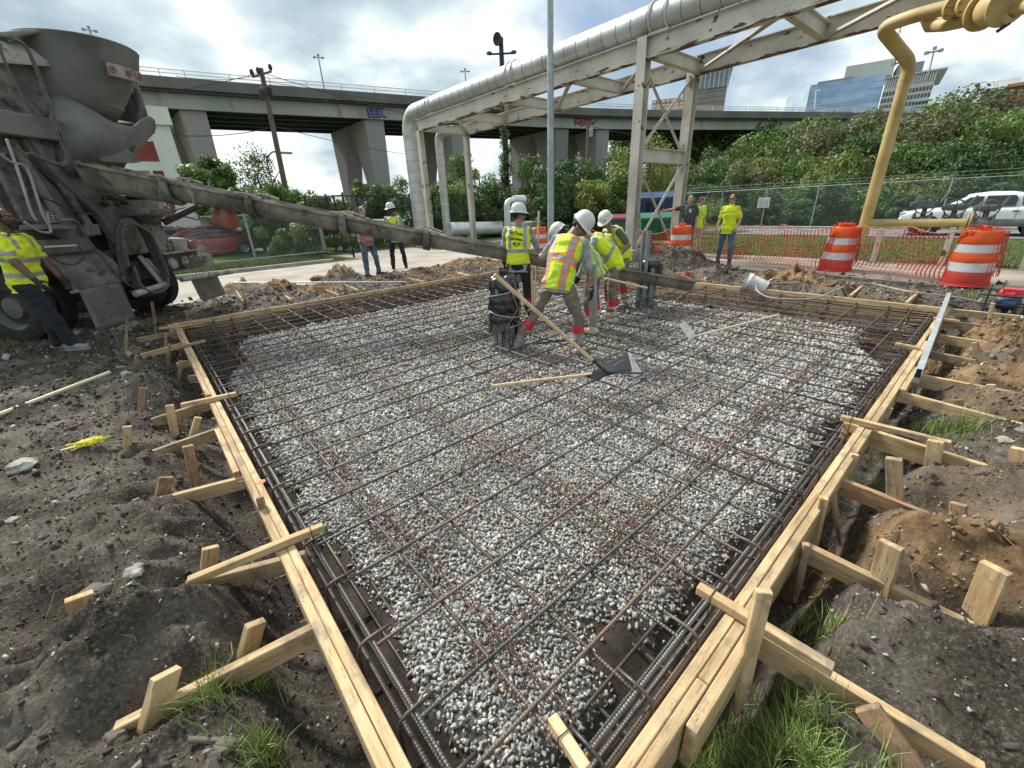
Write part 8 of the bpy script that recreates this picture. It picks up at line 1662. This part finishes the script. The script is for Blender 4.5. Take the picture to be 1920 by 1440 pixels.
# collector scoop
topc = [(95, 178, .15), (120, 182, -.05), (150, 195, -.22), (178, 210, -.32), (205, 226, -.36), (235, 236, -.32), (252, 235, -.22), (266, 222, -.12), (280, 218, -.02), (290, 226, .1)]
botc = [(88, 262, .2), (104, 300, .05), (128, 322, -.05), (160, 328, -.12), (195, 318, -.14), (228, 304, -.12), (250, 290, -.06), (268, 272, 0), (284, 252, .08), (292, 240, .12)]
P = []
for f in np.linspace(0, 1, 9):
    row = []
    for (x0, y0, b0), (x1, y1, b1) in zip(topc, botc):
        x, y = x0+(x1-x0)*f, y0+(y1-y0)*f; row.append(onb(x, y, b0+(b1-b0)*f-.16*math.sin(math.pi*f)*math.sin(math.pi*min(1, max(0, (x-80)/210)))))
    P.append(smoothline(row, 4))
tb(MB().grid(P), 'collector_scoop', dust_s, smooth='all', solid=.016)
P = [[onb(x, y, b0+.75*math.sin(math.pi*min(1, max(0, (x-95)/195)))+.06) for x, y, b0 in topc], [onb(x, y+22, b0+.55*math.sin(math.pi*min(1, max(0, (x-95)/195)))+.1) for x, y, b0 in topc], [onb(x*.5+90, y+60, b0+.3) for x, y, b0 in botc]]
tb(MB().grid([smoothline(r_, 4) for r_ in P]), 'scoop_back', dark_g, smooth='all', solid=.012)  # inside of the scoop coloured darker to stand for its shade
tb(MB().prism([onb(184, 290, -.33), onb(218, 265, -.33), onb(232, 272, -.30), onb(266, 303, -.28), onb(252, 306, -.30), onb(190, 303, -.33)], TF*.02), 'hinge_plate', dust_s, bevel=.004)
tb(MB().prism([onb(228, 268, -.26), onb(256, 274, -.25), onb(250, 286, -.25), onb(240, 287, -.25)], TF*.02), 'gap_shade', dark_g)  # dark plate drawn as the shade of a gap
for x, y in ((203, 276), (218, 268)): tb(MB().lathe([(.012, 0), (.012, .012), (0, .014)], onb(x, y, -.345), -TF, 8), 'rivet', dust_l)
# chute in sections
c0 = onb(176, 312, -.42)+Vector((0, 0, .03)); c1 = onz(1296, 524, .22); cd = (c1-c0).normalized(); CLn = (c1-c0).length; cs_ = cd.cross(Vector((0, 0, 1))).normalized(); cu_ = cs_.cross(cd)
chm = mat('chute_cement_crust', [(.13,.118,.096), (.22,.20,.165), (.32,.295,.245)], scale=2.8, rough=.92, bump=.5, bscale=20, spots=(.07,.06,.048), spot_scale=6, spot_at=(.55,.72), spec=.25)
def cf(x):   # fraction of the chute line seen at image column x
    d = ray(x, 300+(x-180)*.2); n_ = d.cross(Vector((0, 0, 1))); return (CAMP-c0).dot(n_)/cd.dot(n_)/CLn
cuts_ = [0]+[cf(x) for x in (325, 478, 648, 802)]+[cf(1140)*.9, 1.0]
def trough(f0, f1, r0, r1, name, ends=True, depth=1.):
    P = []
    for f in np.linspace(f0, f1, 5):
        k = (f-f0)/(f1-f0); r_ = r0+(r1-r0)*k; c = c0+cd*(CLn*f); sag = Vector((0, 0, -.05*math.sin(math.pi*f)))
        prof = [(-r_-.035, .01), (-r_-.035, -.02), (-r_-.005, -.022)]+[(-r_*math.cos(t), -r_*depth*math.sin(t)) for t in np.linspace(.05, math.pi-.05, 14)]+[(r_+.005, -.022), (r_+.035, -.02), (r_+.035, .01)]
        P.append([c+cs_*x+cu_*z+sag for x, z in prof])
    return tb(MB().grid(P), name, chm, smooth=True, solid=.014)
RR_ = [(.27, .24), (.225, .22), (.215, .205), (.20, .195), (.19, .18), (.175, .165)]
for k in range(6): trough(cuts_[k]+(.002 if k else 0), cuts_[k+1], *RR_[k], 'chute_section', depth=1.3 if k == 0 else 1.15)
for k, f in enumerate(cuts_[1:5]):
    r_ = RR_[k][1]+.012; c = c0+cd*(CLn*f)+Vector((0, 0, -.05*math.sin(math.pi*f))); P = [[c+cd*(x)+cs_*(-(r_+o)*math.cos(t))+cu_*(-(r_+o)*1.15*math.sin(t)) for t in np.linspace(-.12, math.pi+.12, 18)] for x, o in ((-.05, 0), (-.05, .035), (.05, .035), (.05, 0))]
    tb(MB().grid(P), 'chute_flange', dust, smooth=True)
    for s in (-1, 1): tb(MB().tube([c+cs_*s*(r_+.05)-cd*.16+cu_*.03, c+cs_*s*(r_+.06)+cu_*.05, c+cs_*s*(r_+.05)+cd*.2+cu_*.02], .018, 7).lathe([(.035, -.02), (.035, .02), (0, .02)], c+cs_*s*(r_+.05)+cu_*.03, cs_, 10), 'chute_latch', dust_l, smooth=True)
P = [[c0-cd*x+cs_*(-r_*math.cos(t))+cu_*(-r_*1.3*math.sin(t)+x*.2) for t in np.linspace(.05, math.pi-.05, 14)] for x, r_ in ((0, .27), (.08, .2), (.12, .05))]; tb(MB().grid(P), 'chute_end_cap', dust, smooth=True, solid=.012)
for x, y0 in ((312, 316), (372, 322)):
    f = cf(x); p = c0+cd*(CLn*f)+cs_*.27*(1 if cs_.dot(CAMP-c0) > 0 else -1); b = MB()
    for i in range(6): q = p-Vector((0, 0, .05*i)); b.tube([q+Vector((.014*math.cos(t)*(i % 2), .014*math.cos(t)*((i+1) % 2), .03*math.sin(t))) for t in np.linspace(0, 6.28, 8, endpoint=False)], .005, 4, closed=True)
    tb(b, 'chain', dust_l)
# support ram, guard, hoses
tb(MB().tube([onb(306, 418, -.05), onb(372, 386, -.5)], .055, 12), 'ram_cylinder', dark_g, smooth=True); tb(MB().tube([onb(368, 388, -.48), onb(395, 375, -.65)], .032, 10), 'ram_rod', dust_l, smooth=True)
tb(MB().tube(spline([onb(308, 395, 0), onb(345, 405, -.2), onb(372, 412, -.35), onb(368, 395, -.4), onb(350, 390, -.3)], 5), .013, 6), 'hose', hose_g, smooth='all'); tb(MB().tube(spline([onb(305, 385, 0), onb(318, 393, -.1), onb(335, 392, -.2), onb(390, 378, -.5)], 5), .012, 6), 'hose', hose_g, smooth='all')
redg = mat('dusty_red_guard', [(.30,.09,.06), (.48,.13,.08)], scale=3, rough=.8, bump=.3, bscale=14, spots=(.17,.13,.11), spot_scale=3.2, spot_at=(.47,.62))
fG = onv(420, 378, c0+cd*(CLn*cf(420))); hG = [onv(x, y, fG) for x, y in ((402, 380), (432, 382), (448, 420), (446, 429), (402, 427), (396, 408))]; t_ = Vector((fG.x, fG.y, 0)).normalized()
P = [[q+t_*(.02+.12*abs(i-2.5)/2.5) for i, q in enumerate(hG)], [q+t_*(.25) for q in hG]]
ctr = sum(hG, Vector())/6; bb = MB(); 
for u in np.linspace(0, 1, 7):
    P.append(None)
rowT = [onv(x, y, fG)+t_*(.16*(2*abs(u-.5))**2) for u, (x, y) in zip(np.linspace(0, 1, 6), ((402, 379), (409, 376), (416, 375), (423, 376), (430, 379), (434, 384)))]
rowM = [onv(x, y, fG)+t_*(.22*(2*abs(u-.5))**2-.03) for u, (x, y) in zip(np.linspace(0, 1, 6), ((397, 405), (408, 404), (418, 403), (428, 402), (438, 402), (444, 404)))]
rowB = [onv(x, y, fG)+t_*(.28*(2*abs(u-.5))**2-.05) for u, (x, y) in zip(np.linspace(0, 1, 6), ((400, 427), (410, 426), (420, 427), (430, 429), (440, 430), (448, 424)))]
tb(MB().grid([smoothline(r_, 4) for r_ in (rowT, rowM, rowB)]), 'red_guard', redg, smooth='all', solid=.018)
tb(MB().tube([onv(397, 400, fG), onv(404, 382, fG), onv(416, 373, fG), onv(430, 378, fG), onv(436, 390, fG)], .03, 8), 'guard_edge', dust, smooth=True)
for k in range(6):
    o = k*3.1; b_ = -.16-.035*k; pts = [(226+o, 520-k*4, 0), (220+o, 470, 0), (218+o*.8, 430, 0), (230+o, 412+k*1.5, 0), (250+o*.7, 414+k*2, 0), (268+o, 440, 0), (285+o*1.1, 480, 0), (298+o*1.1, 515, 0), (298+o*.9, 540, 0), (280+o*.5, 555-k*1.2, 0), (258+o*.5, 545-k*2, 0), (246+o*.6, 520-k*2, 0), (238+o*.8, 500, 0)]
    tb(MB().tube(spline([onb(x, y, b_) for x, y, _ in pts], 5), .019, 8), 'hose', hose_g if k % 3 else hose_k, smooth='all')
tb(MB().tube(spline([onb(x, y, -.2) for x, y in ((112, 412), (135, 414), (150, 425), (165, 450), (190, 480), (215, 510), (240, 532), (262, 545))], 5), .017, 8), 'hose', hose_g, smooth='all')
for pts, r_, nm in (([(0, 68), (20, 72), (45, 84), (60, 110), (85, 170), (105, 230), (124, 270), (128, 300), (118, 311), (100, 306), (78, 298), (60, 288), (45, 292)], .020, 'hose'), ([(18, 66), (40, 80), (56, 105), (78, 160), (98, 215), (112, 262), (122, 285), (124, 300), (114, 307), (90, 300), (70, 295), (42, 285)], .014, 'hose'),
                    ([(0, 82), (3, 100), (18, 135), (40, 175), (60, 205), (72, 220)], .016, 'hose')):
    tb(MB().tube(spline([onb(x, y, -.35) for x, y in pts], 5), r_, 7), nm, hose_g, smooth='all')
for pts in ([(12, 260), (25, 295), (42, 345), (58, 395), (68, 414)], [(-20, 275), (5, 293), (22, 304), (42, 309), (52, 318), (62, 345), (78, 395), (95, 430), (90, 436), (75, 434), (58, 424), (45, 416)], ):
    tb(MB().tube(spline([onb(x, y, -.30) for x, y in pts], 5), .016, 8), 'ladder_rail', mat('dusty_galvanised', [(.26,.26,.25), (.38,.38,.36)], rough=.6, metal=.3), smooth='all')
tb(MB().tube(spline([onb(x, y, -.2) for x, y in ((50, 352), (75, 368), (100, 378), (130, 392), (170, 402))], 4), .014, 6), 'hose', hose_k, smooth='all')
tb(MB().prism([onb(88, 396, -.2), onb(105, 398, -.2), onb(110, 417, -.2), (onb(92, 418, -.2))], TF*.02), 'perforated_plate', dust_l, bevel=.003)
b = MB()
for i in range(3):
    for j in range(2): b.lathe([(.012, 0), (0, .002)], onb(94+j*8+i*1.5, 401+i*5.5, -.205), -TF, 8)
tb(b, 'hole_shade', mat('hollow_shade', [(.01,.01,.01)])); tb(MB().tube([onb(84, 396, -.2), onb(100, 395, -.2), onb(106, 400, -.2), onb(112, 418, -.2)], .012, 6), 'plate_frame', dust_s)  # dark discs stand for the shade in the holes of the plate
tb(MB().prism([onb(68, 421, -.28), onb(135, 421, -.20), onb(145, 426, -.20), onb(143, 430, -.2), onb(72, 430, -.28)], TF*.35), 'step', dust_s, bevel=.006)
tb(MB().tube([onb(112, 413, -.25), onb(135, 412, -.25), onb(148, 420, -.2)], .022, 7), 'step_pipe', dust_s, smooth='all')
for x in (160, 170, 178): tb(MB().prism([onb(x, 420, -.1), onb(x+7, 421, -.1), onb(x+12, 440, -.1), onb(x+3, 440, -.1)], TF*.03), 'bracket_tab', dust_s)
tb(MB().tube([onb(84, 463, -.1), onb(143, 460, -.1)], .014, 6), 'white_rod', cream); tb(MB().tube(spline([onb(x, y, -.22) for x, y in ((80, 468), (95, 480), (115, 493), (140, 495), (155, 485), (156, 475), (148, 464))], 4), .010, 6), 'hose', hose_k, smooth='all')
tb(MB().tube(spline([onb(308, 375, -.1), onb(314, 382, -.1), onb(312, 390, -.1), onb(306, 388, -.1)], 4), .009, 5), 'hose', hose_k)
# clotted cement lumps hanging under the swivel
b = MB(); rr = random.Random(9)
for k in range(60): q = onb(rr.uniform(195, 300), rr.uniform(345, 385), rr.uniform(-.12, .1)); ellipsoid(b, q, (rr.uniform(.02, .07), rr.uniform(.02, .07), rr.uniform(.015, .045)), None, 8)
tag(tb(b, 'cement_clots', dark_g, smooth=True), kind='stuff')
print('objects', len(bpy.data.objects))
